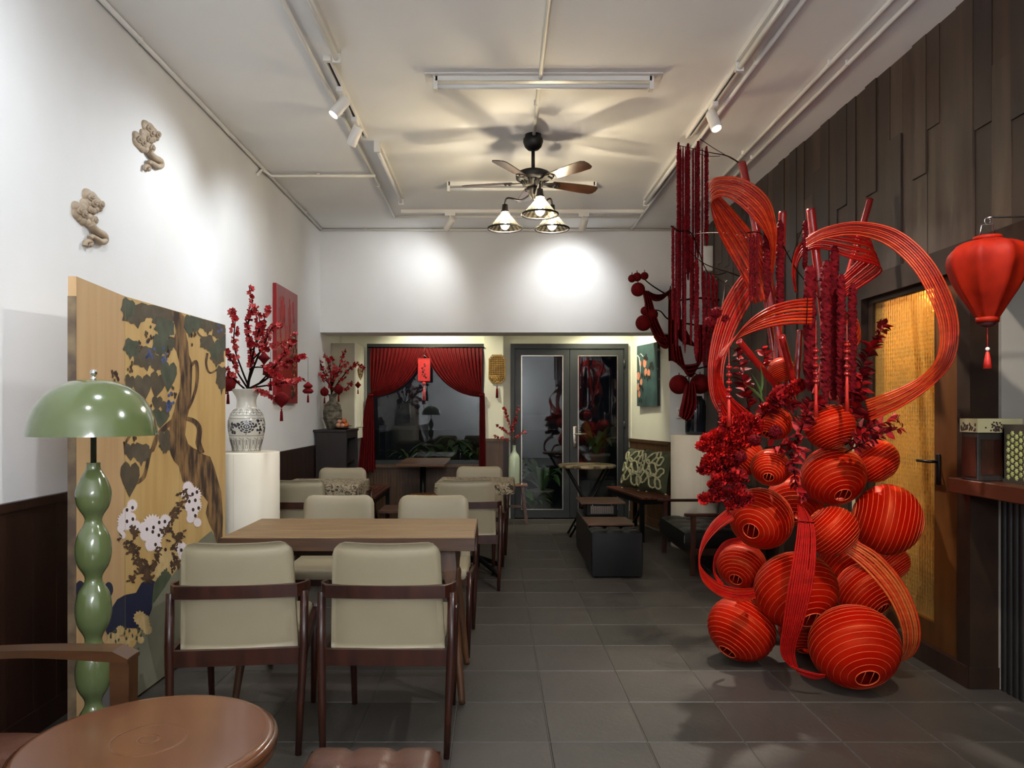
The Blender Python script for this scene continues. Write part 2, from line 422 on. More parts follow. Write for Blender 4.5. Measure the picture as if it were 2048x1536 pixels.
track('lighting_track', 'white lighting track with two lit spotlights above the left tables', (-.93, 4.12, 0), (-.93, 5.26, 0))
track('lighting_track', 'white lighting track with one spotlight above the red installation', (1.38, 4.19, 0), (1.38, 5.26, 0))
track('lighting_track', 'white lighting track running crosswise close to the back wall', (-.89, 7.25, 0), (1.44, 7.25, 0))
def spotlight(label, x, y, target, power, angle, along_x=False, lit=True, col=(1,.97,.93), blend=1.0, group=None):
    t = thing('track_spotlight', label, 'spotlight', (x, y, H-.03), 0, group)
    a = MB(); (a.box(-.05,.05,-.018,.018,-.028,0) if along_x else a.box(-.018,.018,-.05,.05,-.028,0)); a.build('adapter', WHITEM, t)
    pv = Vector((0, 0, -.095)); d = (Vector(target) - (Vector((x, y, H-.03)) + pv)).normalized()
    s = MB(); s.tube([(0,0,-.028), (0,0,-.075), pv], .009, 8); s.rbox(0,0,-.085,.024,.05,.03,.005); s.build('bracket', WHITEM, t)
    mt = axmtx(d)
    b = MB(); b.lathe([(1e-4,-.055),(.030,-.055),(.035,-.050),(.035,.075),(.033,.080),(.030,.080),(.029,.066)], 24, 0, mt, pv)
    b.build('lamp_body', WHITEM, t)
    e = MB(); e.lathe([(1e-4,.068),(.029,.068)], 24, 0, mt, pv, False); e.build('lens', EMIT if lit else EMITOFF, t)
    if lit:
        o = Vector((x, y, H-.03)) + pv + d*.10
        l = spot(None, o, target, power, angle, blend, col); l.parent = t
        l.location = pv + d*.10
    return t
COOL = (.86, .93, 1.0); NEUT = (.96, .98, 1.0); WARM = (1, .86, .66)
spotlight('lit white spotlight, nearer of the two on the left track', -.93, 4.47, (-1.89, 4.05, 1.75), 28, 115, col=COOL)
spotlight('lit white spotlight, farther of the two on the left track', -.93, 4.93, (-1.89, 5.7, 1.5), 30, 115, col=COOL)
spotlight('lit white spotlight tilted towards the red lantern stack', 1.38, 4.68, (1.78, 3.75, .95), 170, 74, col=(1,.92,.80))
spotlight('white spotlight below the back track aimed left, behind the ceiling fan', -.44, 7.25, P(790, 600, 8.0), 14, 112, True, col=NEUT)
spotlight('white spotlight below the back track over the glass door', .87, 7.25, P(1130, 590, 8.0), 18, 104, True, col=NEUT)
# the tracks go on behind the viewer: the same spotlights light the foreground
track('lighting_track', 'white lighting track behind the viewer on the left', (-.93, .7, 0), (-.93, 2.7, 0))
track('lighting_track', 'white lighting track behind the viewer on the right', (1.38, .3, 0), (1.38, 2.7, 0))
spotlight('white spotlight behind the viewer lighting the left wall', -.93, 2.2, (-1.89, 2.45, 1.9), 30, 130, col=COOL)
spotlight('white spotlight behind the viewer lighting the brown armchair', -.93, 1.0, (-.9, 2.4, .4), 20, 100, col=NEUT)
spotlight('white spotlight behind the viewer lighting the front tables', 1.38, 2.3, (-.7, 3.6, .6), 62, 90, col=NEUT)
spotlight('white spotlight behind the viewer lighting the lantern heap', 1.38, 2.0, (1.75, 3.8, .95), 105, 72, col=(1,.93,.82))

def tube_light(label, p, q, plate=False):
    p = Vector(p); q = Vector(q); c = (p+q)/2; d = q-p; L = d.length
    t = thing('tube_light', label, 'tube light', (c.x, c.y, H), math.atan2(d.y, d.x))
    b = MB(); b.box(-L/2, L/2, -.022, .022, -.032, -.006 if plate else 0)
    if plate: b.box(-L/2-.06, L/2+.06, -.055, .055, -.006, 0)
    b.build('housing', WHITEM, t)
    for s in (-1, 1): e = MB(); e.box(s*L/2-.012, s*L/2+.012, -.022, .022, -.082, -.0); e.build('end_cap', WHITEP, t)
    k = MB(); k.tube([(-L/2+.012,0,-.058),(L/2-.012,0,-.058)], .0155, 14); k.build('tube', TUBEG, t)
tube_light('unlit tube light, nearest of the left ceiling row', (-.86, 2.85, 0), (-.86, 4.02, 0))
tube_light('unlit tube light on the left past the two lit spotlights', (-.86, 5.40, 0), (-.86, 6.78, 0))
tube_light('unlit tube light, nearest of the right ceiling row', (1.36, 2.95, 0), (1.36, 4.12, 0))
tube_light('unlit tube light on the right behind the maroon strands', (1.39, 5.50, 0), (1.39, 6.83, 0))
tube_light('unlit crosswise tube light on a base plate in front of the fan', (-.35, 4.36, 0), (.92, 4.36, 0), True)
tube_light('unlit crosswise tube light behind the fan blades', (-.40, 6.38, 0), (.86, 6.38, 0))
def conduit(label, pts, r=.012, clips=(), name='conduit_pipe'):
    t = thing(name, label, 'pipe', pts[0])
    o = Vector(pts[0]); k = MB(); k.tube([Vector(p)-o for p in pts], r, 10); k.build('pipe', WHITEP, t)
    for c in clips:
        a = Vector(c)-o; b = MB(); b.rbox(a.x, a.y, a.z+.003, .03 if len(clips) else .03, .014, .034, .004, 1); b.build('clip', WHITEP, t)
zc = H - .018
conduit('white conduit along the corner of left wall and ceiling', [(XL+.022, 1.0, zc), (XL+.022, 6.0, zc), (XL+.022, 7.96, zc)], .014, [(XL+.022, y, zc) for y in (2.6, 3.9, 5.2, 6.6, 7.3)])
conduit('white conduit from the left wall across to the tube light', [(XL+.015, 5.85, H-.10), (XL+.015, 5.95, H-.03), (XL+.06, 6.06, H-.045), (-.98, 6.06, H-.045)], .012, [(-1.45, 6.06, H-.04)])
conduit('white conduit beside the left track and tubes', [(-1.01, 1.0, zc), (-1.01, 7.42, zc)], .012, [(-1.01, y, zc) for y in (3.2, 4.9, 6.4)])
conduit('white conduit down the ceiling centre to the fan', [(.235, 1.0, zc), (.275, 5.22, zc)], .012, [(.25, 3.3, zc), (.262, 4.7, zc)])
conduit('white conduit beside the right track and tubes', [(1.465, 1.0, zc), (1.465, 7.0, zc), (1.465, 7.94, zc)], .013, [(1.465, y, zc) for y in (3.0, 4.15, 5.0, 6.3)])
conduit('white conduit on the right, inner of the pair by the plank wall', [(1.872, 1.0, zc), (1.90, 7.9, zc)], .013, [(1.88, y, zc) for y in (2.6, 4.15, 5.6, 6.8)])
conduit('white conduit on the right, outer of the pair by the plank wall', [(1.972, 1.0, zc), (2.0, 7.9, zc)], .013, [(1.98, y, zc) for y in (2.6, 4.15, 5.7, 6.9)])
conduit('white conduit crosswise behind the back track', [(-1.03, 7.44, zc), (1.45, 7.44, zc)], .012, [(x, 7.44, zc) for x in (-.7, .0, .55, 1.1)])
conduit('white conduit along the back wall under the ceiling', [(XL+.03, 7.975, zc), (2.2, 7.975, zc)], .013, [(x, 7.975, zc) for x in (-1.4, -.7, 0, .7, 1.3)])

# unseen hanging globes, added behind the viewer as general fill light
GLOBE = mat('glowing fill globe', '#ffffff', 0.5, emit='#f4f7ff', estr=14.0)
for y, lab in ((-.75, 'big paper pendant globe behind the viewer, first of the row'), (-1.5, 'big paper pendant globe behind the viewer, middle of the row'), (-2.2, 'big paper pendant globe behind the viewer, last of the row')):
    t = thing('added_fill_globe', lab, 'pendant lamp', (.12, y, H)); b = MB(); b.tube([(0,0,0),(0,0,-1.1)], .004, 6); b.lathe([(1e-4,0),(.05,0),(.05,-.02),(1e-4,-.025)], 20); b.build('cord', BLACKM, t)
    b = MB(); b.ball((0,0,-1.36), .28, 32, 20); b.build('globe', GLOBE, t)

# ------------------------------------------------------------------ ceiling fan with three lamps
FX, FY = .272, 5.28
BULB = mat('glowing filament', '#ffffff', 0.4, emit='#fff5e6', estr=1050.0)
BENV = bpy.data.materials.new('bulb glass'); BENV.use_nodes = True; _n = BENV.node_tree; _n.nodes.remove(_n.nodes['Principled BSDF'])
_a = _n.nodes.new('ShaderNodeBsdfTransparent'); _e = _n.nodes.new('ShaderNodeEmission'); _e.inputs[0].default_value = (1,.93,.75,1); _e.inputs[1].default_value = 1.6; _s = _n.nodes.new('ShaderNodeAddShader')
_n.links.new(_a.outputs[0], _s.inputs[0]); _n.links.new(_e.outputs[0], _s.inputs[1]); _n.links.new(_s.outputs[0], _n.nodes['Material Output'].inputs['Surface'])
BLADE = mat('dark walnut fan blade', '#2b1a12', 0.25, c2='#3b2418', scale=6, stretch=(1, 7, 7), coat=0.3)
fan = thing('ceiling_fan', 'black ceiling fan with five dark blades and three lit glass shades', 'ceiling fan', (FX, FY, H))
m = MB(); m.lathe([(1e-4,0),(.058,0),(.060,-.02),(.070,-.03),(.072,-.05),(.060,-.085),(.040,-.105),(.018,-.112),(.012,-.115)], 28); m.build('ceiling_mount', IRON, fan)
m = MB(); m.tube([(0,0,-.10),(0,0,-.265)], .013, 12); m.build('downrod', IRON, fan)
m = MB(); m.lathe([(r_, z_-.03) for r_, z_ in [(1e-4,-.222),(.03,-.225),(.09,-.232),(.118,-.245),(.125,-.262),(.122,-.285),(.10,-.298),(.085,-.300),(.072,-.312),(.068,-.335),(.05,-.345),(1e-4,-.345)]], 36); m.build('motor_housing', IRON, fan)
cut = MB()
for k in range(18):
    a = 2*PI*k/18; c = Vector((math.cos(a), math.sin(a), 0))
    cut.tube([c*.087+Vector((0,0,-.329)), c*.080+Vector((0,0,-.342)), c*.070+Vector((0,0,-.36))], .0045, 5)
cut.build('motor_grille', IRON, fan)
blade = MB()
out = [(.15,-.038),(.22,-.045),(.40,-.056),(.49,-.056),(.515,-.040),(.522,0),(.515,.040),(.49,.056),(.40,.056),(.22,.045),(.15,.038)]
blade.prism(out, -.003, .003)
bm_blade = blade.mesh('blade', BLADE)
ir = MB(); ir.prism([(.06,-.012),(.11,-.016),(.15,-.034),(.20,-.030),(.215,0),(.20,.030),(.15,.034),(.11,.016),(.06,.012)], -.008, -.003)
ir.ball((.17,.012,-.010), .010, 8, 5); ir.ball((.17,-.012,-.010), .010, 8, 5); ir.ball((.20,0,-.010), .008, 8, 5)
bm_iron = ir.mesh('blade_iron', IRON)
for k in range(5):
    a = R(24 + 72*k); M4 = Matrix.Translation((0,0,-.335)) @ Matrix.Rotation(a, 4, 'Z') @ Matrix.Rotation(R(-12), 4, 'X')
    b = inst('blade', bm_blade, fan, mtx=M4); inst('blade_iron', bm_iron, b)
m = MB(); m.lathe([(1e-4,-.37),(.045,-.37),(.046,-.40),(.040,-.405),(.035,-.42),(.018,-.45),(.010,-.462),(1e-4,-.465)], 24); m.build('light_hub', IRON, fan)
def ribbed_glass():
    mm = bpy.data.materials.new('ribbed amber glass'); mm.use_nodes = True; nt = mm.node_tree
    nt.nodes.remove(nt.nodes['Principled BSDF'])
    tc = nt.nodes.new('ShaderNodeTexCoord'); sx = nt.nodes.new('ShaderNodeSeparateXYZ'); nt.links.new(tc.outputs['Object'], sx.inputs[0])
    at = nt.nodes.new('ShaderNodeMath'); at.operation = 'ARCTAN2'; nt.links.new(sx.outputs['Y'], at.inputs[0]); nt.links.new(sx.outputs['X'], at.inputs[1])
    mu = nt.nodes.new('ShaderNodeMath'); mu.operation = 'MULTIPLY'; mu.inputs[1].default_value = 18; nt.links.new(at.outputs[0], mu.inputs[0])
    sn = nt.nodes.new('ShaderNodeMath'); sn.operation = 'SINE'; nt.links.new(mu.outputs[0], sn.inputs[0])
    mr = nt.nodes.new('ShaderNodeMapRange'); mr.inputs[1].default_value = -1; mr.inputs[2].default_value = 1
    nt.links.new(sn.outputs[0], mr.inputs[0])
    ra = nt.nodes.new('ShaderNodeValToRGB'); ra.color_ramp.elements[0].color = (.22,.17,.09,1); ra.color_ramp.elements[1].color = (.95,.88,.70,1)
    nt.links.new(mr.outputs[0], ra.inputs[0])
    t = nt.nodes.new('ShaderNodeBsdfTransparent'); nt.links.new(ra.outputs[0], t.inputs[0])
    tl = nt.nodes.new('ShaderNodeBsdfTranslucent'); tl.inputs[0].default_value = (.85,.78,.55,1)
    g = nt.nodes.new('ShaderNodeBsdfGlossy'); g.inputs['Roughness'].default_value = .12
    m1 = nt.nodes.new('ShaderNodeMixShader'); m1.inputs[0].default_value = .035; nt.links.new(t.outputs[0], m1.inputs[1]); nt.links.new(tl.outputs[0], m1.inputs[2])
    m2 = nt.nodes.new('ShaderNodeMixShader'); m2.inputs[0].default_value = .06
    nt.links.new(m1.outputs[0], m2.inputs[1]); nt.links.new(g.outputs[0], m2.inputs[2]); nt.links.new(m2.outputs[0], nt.nodes['Material Output'].inputs['Surface'])
    return mm
SHADE = ribbed_glass()
for (x, yy, z0) in ((1010, 456, 5.40), (1080, 428, 5.06), (1104, 457, 5.40)):
    c = P(x, yy, z0) - Vector((FX, FY, H)); d = Vector((c.x, c.y, 0)); dn = d.normalized()
    zt = c.z + .155
    arm = MB(); arm.tube(spline([(dn.x*.03, dn.y*.03, -.425), (dn.x*.07, dn.y*.07, -.445), (dn.x*.11, dn.y*.11, zt+.03), (d.x*.9, d.y*.9, zt+.06), (d.x, d.y, zt+.025), (d.x, d.y, zt-.01)], 6), .0065, 8)
    ao = arm.build('lamp_arm', IRON, fan)
    b = MB(); b.lathe([(1e-4,.035),(.020,.035),(.022,.0),(.030,-.012),(.033,-.020),(.03,-.02),(1e-4,-.02)], 20); b.build('lamp_socket', IRON, ao, (d.x, d.y, zt-.02))
    g = MB(); g.lathe([(.032,-.03),(.045,-.05),(.100,-.115),(.122,-.135)], 88); g.build('lamp_shade', SHADE, ao, (d.x, d.y, zt-.02))
    q = MB(); q.lathe([(.120,-.132),(.127,-.132),(.129,-.139),(.125,-.145),(.119,-.142),(.120,-.132)], 40); q.build('shade_rim', IRON, ao, (d.x, d.y, zt-.02))
    u = MB(); u.lathe([(.014,-.02),(.016,-.05),(.026,-.075),(.034,-.10),(.034,-.115),(.026,-.135),(.012,-.146),(1e-4,-.148)], 20); u.build('bulb', BENV, ao, (d.x, d.y, zt-.02))
    u = MB(); u.lathe([(1e-4,-.07),(.008,-.072),(.009,-.10),(.008,-.118),(1e-4,-.12)], 12); u.build('filament', BULB, ao, (d.x, d.y, zt-.02))

# bay lamps above the header, out of view, that wash the cream walls
def bay_lamp(label, x, y, power, tgt, ang=120):
    t = thing('ceiling_downlight', label, 'downlight', (x, y, 2.62))
    b = MB(); b.lathe([(.05,-.004),(.07,-.004),(.075,-.012),(.07,-.03),(.05,-.03),(.048,-.006)], 24); b.build('trim_ring', WHITEM, t)
    e = MB(); e.lathe([(1e-4,-.006),(.048,-.006)], 24); e.build('lens', EMIT, t)
    l = spot(t, (0,0,0), (1,0,0), power, ang, .5, (1,.96,.72), .05); l.parent = t; l.location = (0,0,-.04)
    d = Vector(tgt) - Vector((x, y, 2.58)); l.rotation_euler = d.to_track_quat('-Z', 'Y').to_euler()
bay_lamp('round white downlight in the bay above the bench', 1.2, 8.45, 34, (1.45, 8.75, 1.0))
bay_lamp('round white downlight in the bay above the window table', -.75, 8.40, 34, (-.6, 9.2, .9))
# ------------------------------------------------------------------ amber glass door, plank-wall post and bar hatch on the right
BROWNP = mat('orange brown door panel', '#54300f', 0.45, spec=.3, c2='#43250b', scale=3, stretch=(5, 5, .5))
FRAMED = mat('dark door frame', '#20150e', 0.5, spec=.25, c2='#2b1c12', scale=8)
JAMB = mat('pale jamb', '#b7aa8c', 0.6, c2='#a3967a', scale=4)
def amber():
    m = bpy.data.materials.new('amber pattern glass'); m.use_nodes = True; nt = m.node_tree; b = nt.nodes['Principled BSDF']
    b.inputs['Base Color'].default_value = hexc('#e2b765'); b.inputs['Roughness'].default_value = .16
    b.inputs['Transmission Weight'].default_value = .82; b.inputs['IOR'].default_value = 1.25
    tc = nt.nodes.new('ShaderNodeTexCoord'); v = nt.nodes.new('ShaderNodeTexVoronoi'); v.inputs['Scale'].default_value = 42
    v.inputs['Randomness'].default_value = .25
    nt.links.new(tc.outputs['Object'], v.inputs['Vector'])
    bp = nt.nodes.new('ShaderNodeBump'); bp.inputs['Strength'].default_value = .55; bp.inputs['Distance'].default_value = .006
    nt.links.new(v.outputs['Distance'], bp.inputs['Height']); nt.links.new(bp.outputs[0], b.inputs['Normal'])
    return m
AMBER = amber()
d2 = sroot('door_2', 'dark framed door with amber patterned glass in the plank wall')
GY0, GY1 = 3.84, 4.47
f = MB(); f.box(XR-.02, XR+.14, 3.62, 4.66, 2.0, 2.13); f.box(XR-.02, XR+.14, 4.53, 4.60, 0, 2.0)
f.build('door_frame', FRAMED, d2)
MB().box(XR-.012, XR+.10, 4.60, 4.66, 0, 2.0).build('side_jamb', JAMB, d2)
lf = MB(); lf.box(XR+.02, XR+.065, 3.64, GY0, .0, 2.0, 0); lf.box(XR+.02, XR+.065, GY1, 4.53, .0, 2.0, 1); lf.box(XR+.02, XR+.065, GY0, GY1, .0, .22, 0); lf.box(XR+.02, XR+.065, GY0, GY1, 1.97, 2.0, 1)
leaf = lf.build('door_leaf', [BROWNP, FRAMED], d2)
MB().box(XR+.036, XR+.044, GY0, GY1, .22, 1.97).build('pane', AMBER, leaf)
hb = MB(); hb.rbox(XR+.015, 3.80, 1.02, .012, .03, .16, .004); hb.tube([(XR+.01,3.80,1.06),(XR-.035,3.80,1.06),(XR-.035,3.90,1.06)], .008, 8); hb.build('door_handle', BLACKM, leaf)
MB().box(XR-.015, XR+.02, 3.52, 4.53, 0, .10).build('kick_plate', WAINSD, d2)
# room behind the amber glass
MUST = mat('warm plaster', '#d8c48c', 0.8, c2='#cdb87e', scale=2)
bk = MB(); bk.box(4.0, 4.1, 2.6, 6.4, 0, 2.6); bk.box(XR+.14, 4.0, 6.3, 6.4, 0, 2.6); bk.box(XR+.14, 4.1, 3.56, 6.4, 2.5, 2.6); bk.box(2.52, 4.0, 3.56, 3.62, 0, 2.6)
struct(bk.build('wall_back_room', MUST))
struct(MB().box(XR+.14, 4.0, 3.6, 6.3, -.12, 0).build('floor_back_room', TILE))
DKP = mat('brown dado', '#5c3d1c', .6)
struct(MB().box(3.96, 4.0, 3.62, 6.3, 0, 1.62).build('trim_back_room', DKP))
l = thing('globe_lamp', 'warm globe lamp in the room behind the amber glass', 'lamp', (3.3, 5.2, 2.5))
b = MB(); b.tube([(0,0,0),(0,0,-.2)], .006, 6); b.build('cord', BLACKM, l)
BULB2 = mat('warm globe', '#ffffff', .5, emit='#ffd890', estr=85.0)
b = MB(); b.ball((0,0,-.28), .09, 16, 10); b.build('globe', BULB2, l)
# tree-like potted plant behind the glass
pt = thing('potted_tree', 'leafy potted plant behind the amber glass door', 'plant', (3.25, 5.35, 0))
b = MB(); b.lathe([(1e-4,0),(.13,0),(.17,.34),(.155,.34),(.15,.30),(1e-4,.30)], 20); b.build('pot', DKWOOD, pt)
b = MB(); b.tube([(0,0,.3),(.02,.01,.9),(-.01,0,1.5),(.02,.02,1.85)], [.02,.017,.013,.008], 8); b.build('trunk', TWIG, pt)
LEAFG = mat('deep green leaf', '#3a5228', .4, c2='#4a6631', scale=8)
LEAFG2 = mat('mid green leaf', '#5f7d42', .4, c2='#4a6632', scale=8)
def leaf_mesh(name, m, L=.1, W=.04, fold=.012, droop=.02):
    b = MB(); k = 5; vs = []
    for i in range(k+1):
        t = i/k; w = W/2*math.sin(PI*min(.98, t**.8*.97+.02)); z = -droop*t*t
        vs += [(-w, L*t, z+fold*(w/(W/2))), (0, L*t, z), (w, L*t, z+fold*(w/(W/2)))]
    fs = []
    for i in range(k): fs += [(i*3, i*3+1, i*3+4, i*3+3), (i*3+1, i*3+2, i*3+5, i*3+4)]
    b.add(vs, fs, 0, True); return b.mesh(name, m)
def put_leaf(me, parent, p, d, s=1.0, roll=None, name='leaf'):
    d = Vector(d).normalized(); up = Vector((0,0,1)) if abs(d.z) < .93 else Vector((1,0,0))
    z = (up - d*up.dot(d)).normalized(); x = d.cross(z)
    M3 = Matrix((x, d, z)).transposed().to_4x4()
    if roll is None: roll = rnd.uniform(-.9, .9)
    M4 = Matrix.Translation(p) @ M3 @ Matrix.Rotation(roll, 4, 'Y') @ Matrix.Scale(s, 4)
    return inst(name, me, parent, mtx=M4)
lg = leaf_mesh('leaf', LEAFG, .22, .10, .02, .05)
for k in range(60):
    a = rnd.uniform(0, 2*PI); z = rnd.uniform(.85, 1.95); r = rnd.uniform(.02, .16)
    put_leaf(lg, pt, (r*math.cos(a), r*math.sin(a), z), (math.cos(a), math.sin(a), rnd.uniform(-.2, .7)), rnd.uniform(.7, 1.2))

# post and bar hatch
post = MB(); post.box(XR, XR+.135, 3.52, 3.62, 0, 2.13); post.box(XR-.008, XR+.14, 3.512, 3.53, 0, .10)
struct(post.build('trim_6', FRAMED), 'dark post beside the bar hatch')
struct(MB().box(XR+.135, XR+.245, 3.50, 3.62, 0, 2.13).build('wall_hatch_side', mat('grey plaster', '#8b857c', .85)))
RIB = mat('black ribbed board', '#11100e', .5)
hb = MB()
for k in range(64): hb.tube([(XR+.15, 3.49-k*.04, 0), (XR+.15, 3.49-k*.04, .93)], .02, 6, cap=False)
hb.box(XR+.15, XR+.2, .9, 3.51, 0, .93)
o = struct(hb.build('wall_bar_front', RIB), 'black ribbed bar front under the ledge')
LEDGE = mat('red brown ledge wood', '#4c2413', .4, c2='#3a1a0d', scale=4, stretch=(8, 1, 8), bump=.06, bscale=25)
struct(MB().rbox(XR+.10, 2.24, .965, .34, 2.68, .07, .004, 1, smooth=False).build('trim_7', LEDGE), 'red brown wooden ledge of the bar hatch')
struct(MB().box(2.95, 3.0, .9, 3.62, 0, 2.6).build('wall_bar_back', mat('dark bar wall', '#1a1512', .7)))
struct(MB().box(XR+.25, 2.95, 3.52, 3.55, 0, 2.6).build('wall_bar_side', BACKW))
struct(MB().box(XR+.0, 3.0, .85, .92, 0, 2.6).build('wall_bar_end', BACKW))
lt = MB(); lt.box(XR-.02, XR+.14, .9, 3.62, 2.03, 2.13); struct(lt.build('trim_8', FRAMED), 'dark lintel beam over the bar hatch')
struct(MB().box(XR+.14, 3.0, .9, 3.6, 2.5, 2.6).build('ceiling_bar', BACKW))
# things on the ledge
bx = thing('display_box', 'dark wooden box with a pale landscape strip on the ledge', 'box', (2.262, 3.42, 1.0))
b = MB(); b.rbox(0, 0, .11, .14, .12, .22, .004, 1, smooth=False); b.build('body', mat('charred wood', '#1c1613', .5, c2='#2e2620', scale=8, stretch=(6,6,1)), bx)
b = MB(); b.box(-.075, .13, -.065, .062, .222, .285); b.build('printed_strip', mat('pale landscape print', '#b7ae84', .35, c2='#8c855f', scale=5), bx)
b = MB()
TREEP = mat('printed tree', '#3a221c', .5)
for k in range(40):
    u = rnd.gauss(.0, .016); v = .228 + abs(rnd.gauss(0, .02)); b.ball((u+.01, -.0655, min(v,.278)), .0045, 6, 4, sy=.12)
for k in range(34):
    u = rnd.gauss(.0, .03); v = .228 + abs(rnd.gauss(0, .018)); b.ball((-.0755, max(-.05,min(.05,u)), min(v,.278)), .006, 6, 4, sx=.12)
b.build('printed_tree', TREEP, bx)
b = MB(); b.box(-.0735, -.066, -.05, .05, .02, .2); b.box(-.055,.06,-.063,-.058,.03,.19); b.build('front_panel', DKWOOD, bx)
gb = thing('lattice_lantern_box', 'square dark framed box with yellow green lattice face on the ledge', 'lantern box', (2.395, 3.27, 1.0))
LAT = mat('yellow green lattice', '#8f9a55', .45, c2='#b2b37a', scale=30)
fr = MB()
for (x0,x1,z0,z1) in ((-.11,.11,0,.018),(-.11,.11,.242,.26),(-.11,-.092,.018,.242),(.092,.11,.018,.242)):
    fr.box(x0,x1,-.10,.06,z0,z1)
fr.box(-.11,.11,.05,.06,.018,.242)
fr.build('frame', mat('grey brown frame', '#3a332b', .5), gb)
MB().box(-.092,.092,-.080,.05,.018,.242).build('inner_panel', mat('dark olive panel', '#2c3018', .5), gb)
MB().box(-.104,-.098,-.085,.05,.025,.235).build('side_panel', mat('dark olive side', '#3b4020', .5), gb)
lt = MB()
s = .030
for i in range(8):
    for j in range(9):
        cx_ = -.088 + i*s*.87 + (0); cz_ = .024 + j*s + (s/2 if i % 2 else 0)
        if cz_ > .238 or cx_ > .09: continue
        for k in range(6):
            a = R(60*k); e = R(60*k+60); r = s*.50
            lt.bar((cx_+r*math.cos(a), -.088, cz_+r*math.sin(a)), (cx_+r*.25*math.cos(e+.3), -.092, cz_+r*.25*math.sin(e+.3)), .0055, .010, up=(0,1,0))
lt.build('lattice', LAT, gb)
lt = MB()
for i in range(8):
    for j in range(9):
        cy_ = -.08 + i*s*.87; cz_ = .026 + j*s + (s/2 if i % 2 else 0)
        if cz_ > .232 or cy_ > .045: continue
        for k in range(6):
            a = R(60*k); e = R(60*k+60); r = s*.50
            lt.bar((-.104, cy_+r*math.cos(a), cz_+r*math.sin(a)), (-.108, cy_+r*.25*math.cos(e+.3), cz_+r*.25*math.sin(e+.3)), .0055, .010, up=(1,0,0))
lt.build('lattice', LAT, gb)

# hanging silk lantern
c = P(1975, 555, 3.0)
hl = thing('silk_lantern', 'red silk lantern with a tassel hanging in front of the bar hatch', 'lantern', (c.x, c.y, c.z))
k = 3.0/F
SILK = mat('red orange silk', '#961c05', .6, spec=.15, c2='#7c1204', scale=14, transl=.12, bump=.05, bscale=120)
prof = [(20,-82),(24,-76),(38,-52),(54,-26),(66,0),(73,22),(75,36),(72,50),(62,62),(46,70),(26,75)]
n = 16
def silk(u, v):
    t = u*(len(prof)-1); i = min(int(t), len(prof)-2); w = t-i
    r = prof[i][0]*(1-w)+prof[i+1][0]*w; z = prof[i][1]*(1-w)+prof[i+1][1]*w
    a = 2*PI*v; q = (v*8) % 1
    r *= 1 - .13*math.sin(PI*q)
    return (r*k*math.cos(a), r*k*math.sin(a), z*k)
b = MB(); b.grid(silk, 24, 64); b.build('silk_panels', SILK, hl)
b = MB(); b.lathe([(24*k,74*k),(26*k,74*k),(25*k,82*k),(23*k,82*k)], 24); b.lathe([(18*k,-90*k),(20*k,-90*k),(21*k,-80*k),(18*k,-80*k)], 24); b.build('collar', SILK, hl)
b = MB(); b.lathe([(1e-4,-100*k),(10*k,-98*k),(17*k,-90*k),(1e-4,-88*k)], 16); b.build('end_cap', DKRED, hl)
b = MB(); b.tube([(-16*k,0,80*k),(-12*k,0,104*k),(12*k,0,108*k),(16*k,0,80*k)], .0025, 6)
rg = [(6*k*math.cos(a), 0, 113*k+6*k*math.sin(a)) for a in [2*PI*i/14 for i in range(15)]]; b.tube(rg, .002, 6)
b.tube([(0,0,119*k),(.02,0,121*k),(XR-.02-c.x,0,123*k)], .004, 6); b.build('wire_handle', CHROME, hl)
b = MB(); b.tube([(0,0,-98*k),(0,0,-140*k)], .0018, 5); b.build('cord', TASS, hl)
b = MB(); b.ball((0,0,-143*k), 4*k, 8, 6); b.build('bead', WHITEP, hl)
b = MB(); b.lathe([(1e-4,-147*k),(3*k,-149*k),(6*k,-165*k),(8*k,-182*k),(1e-4,-182*k)], 14); b.build('tassel', TASS, hl)

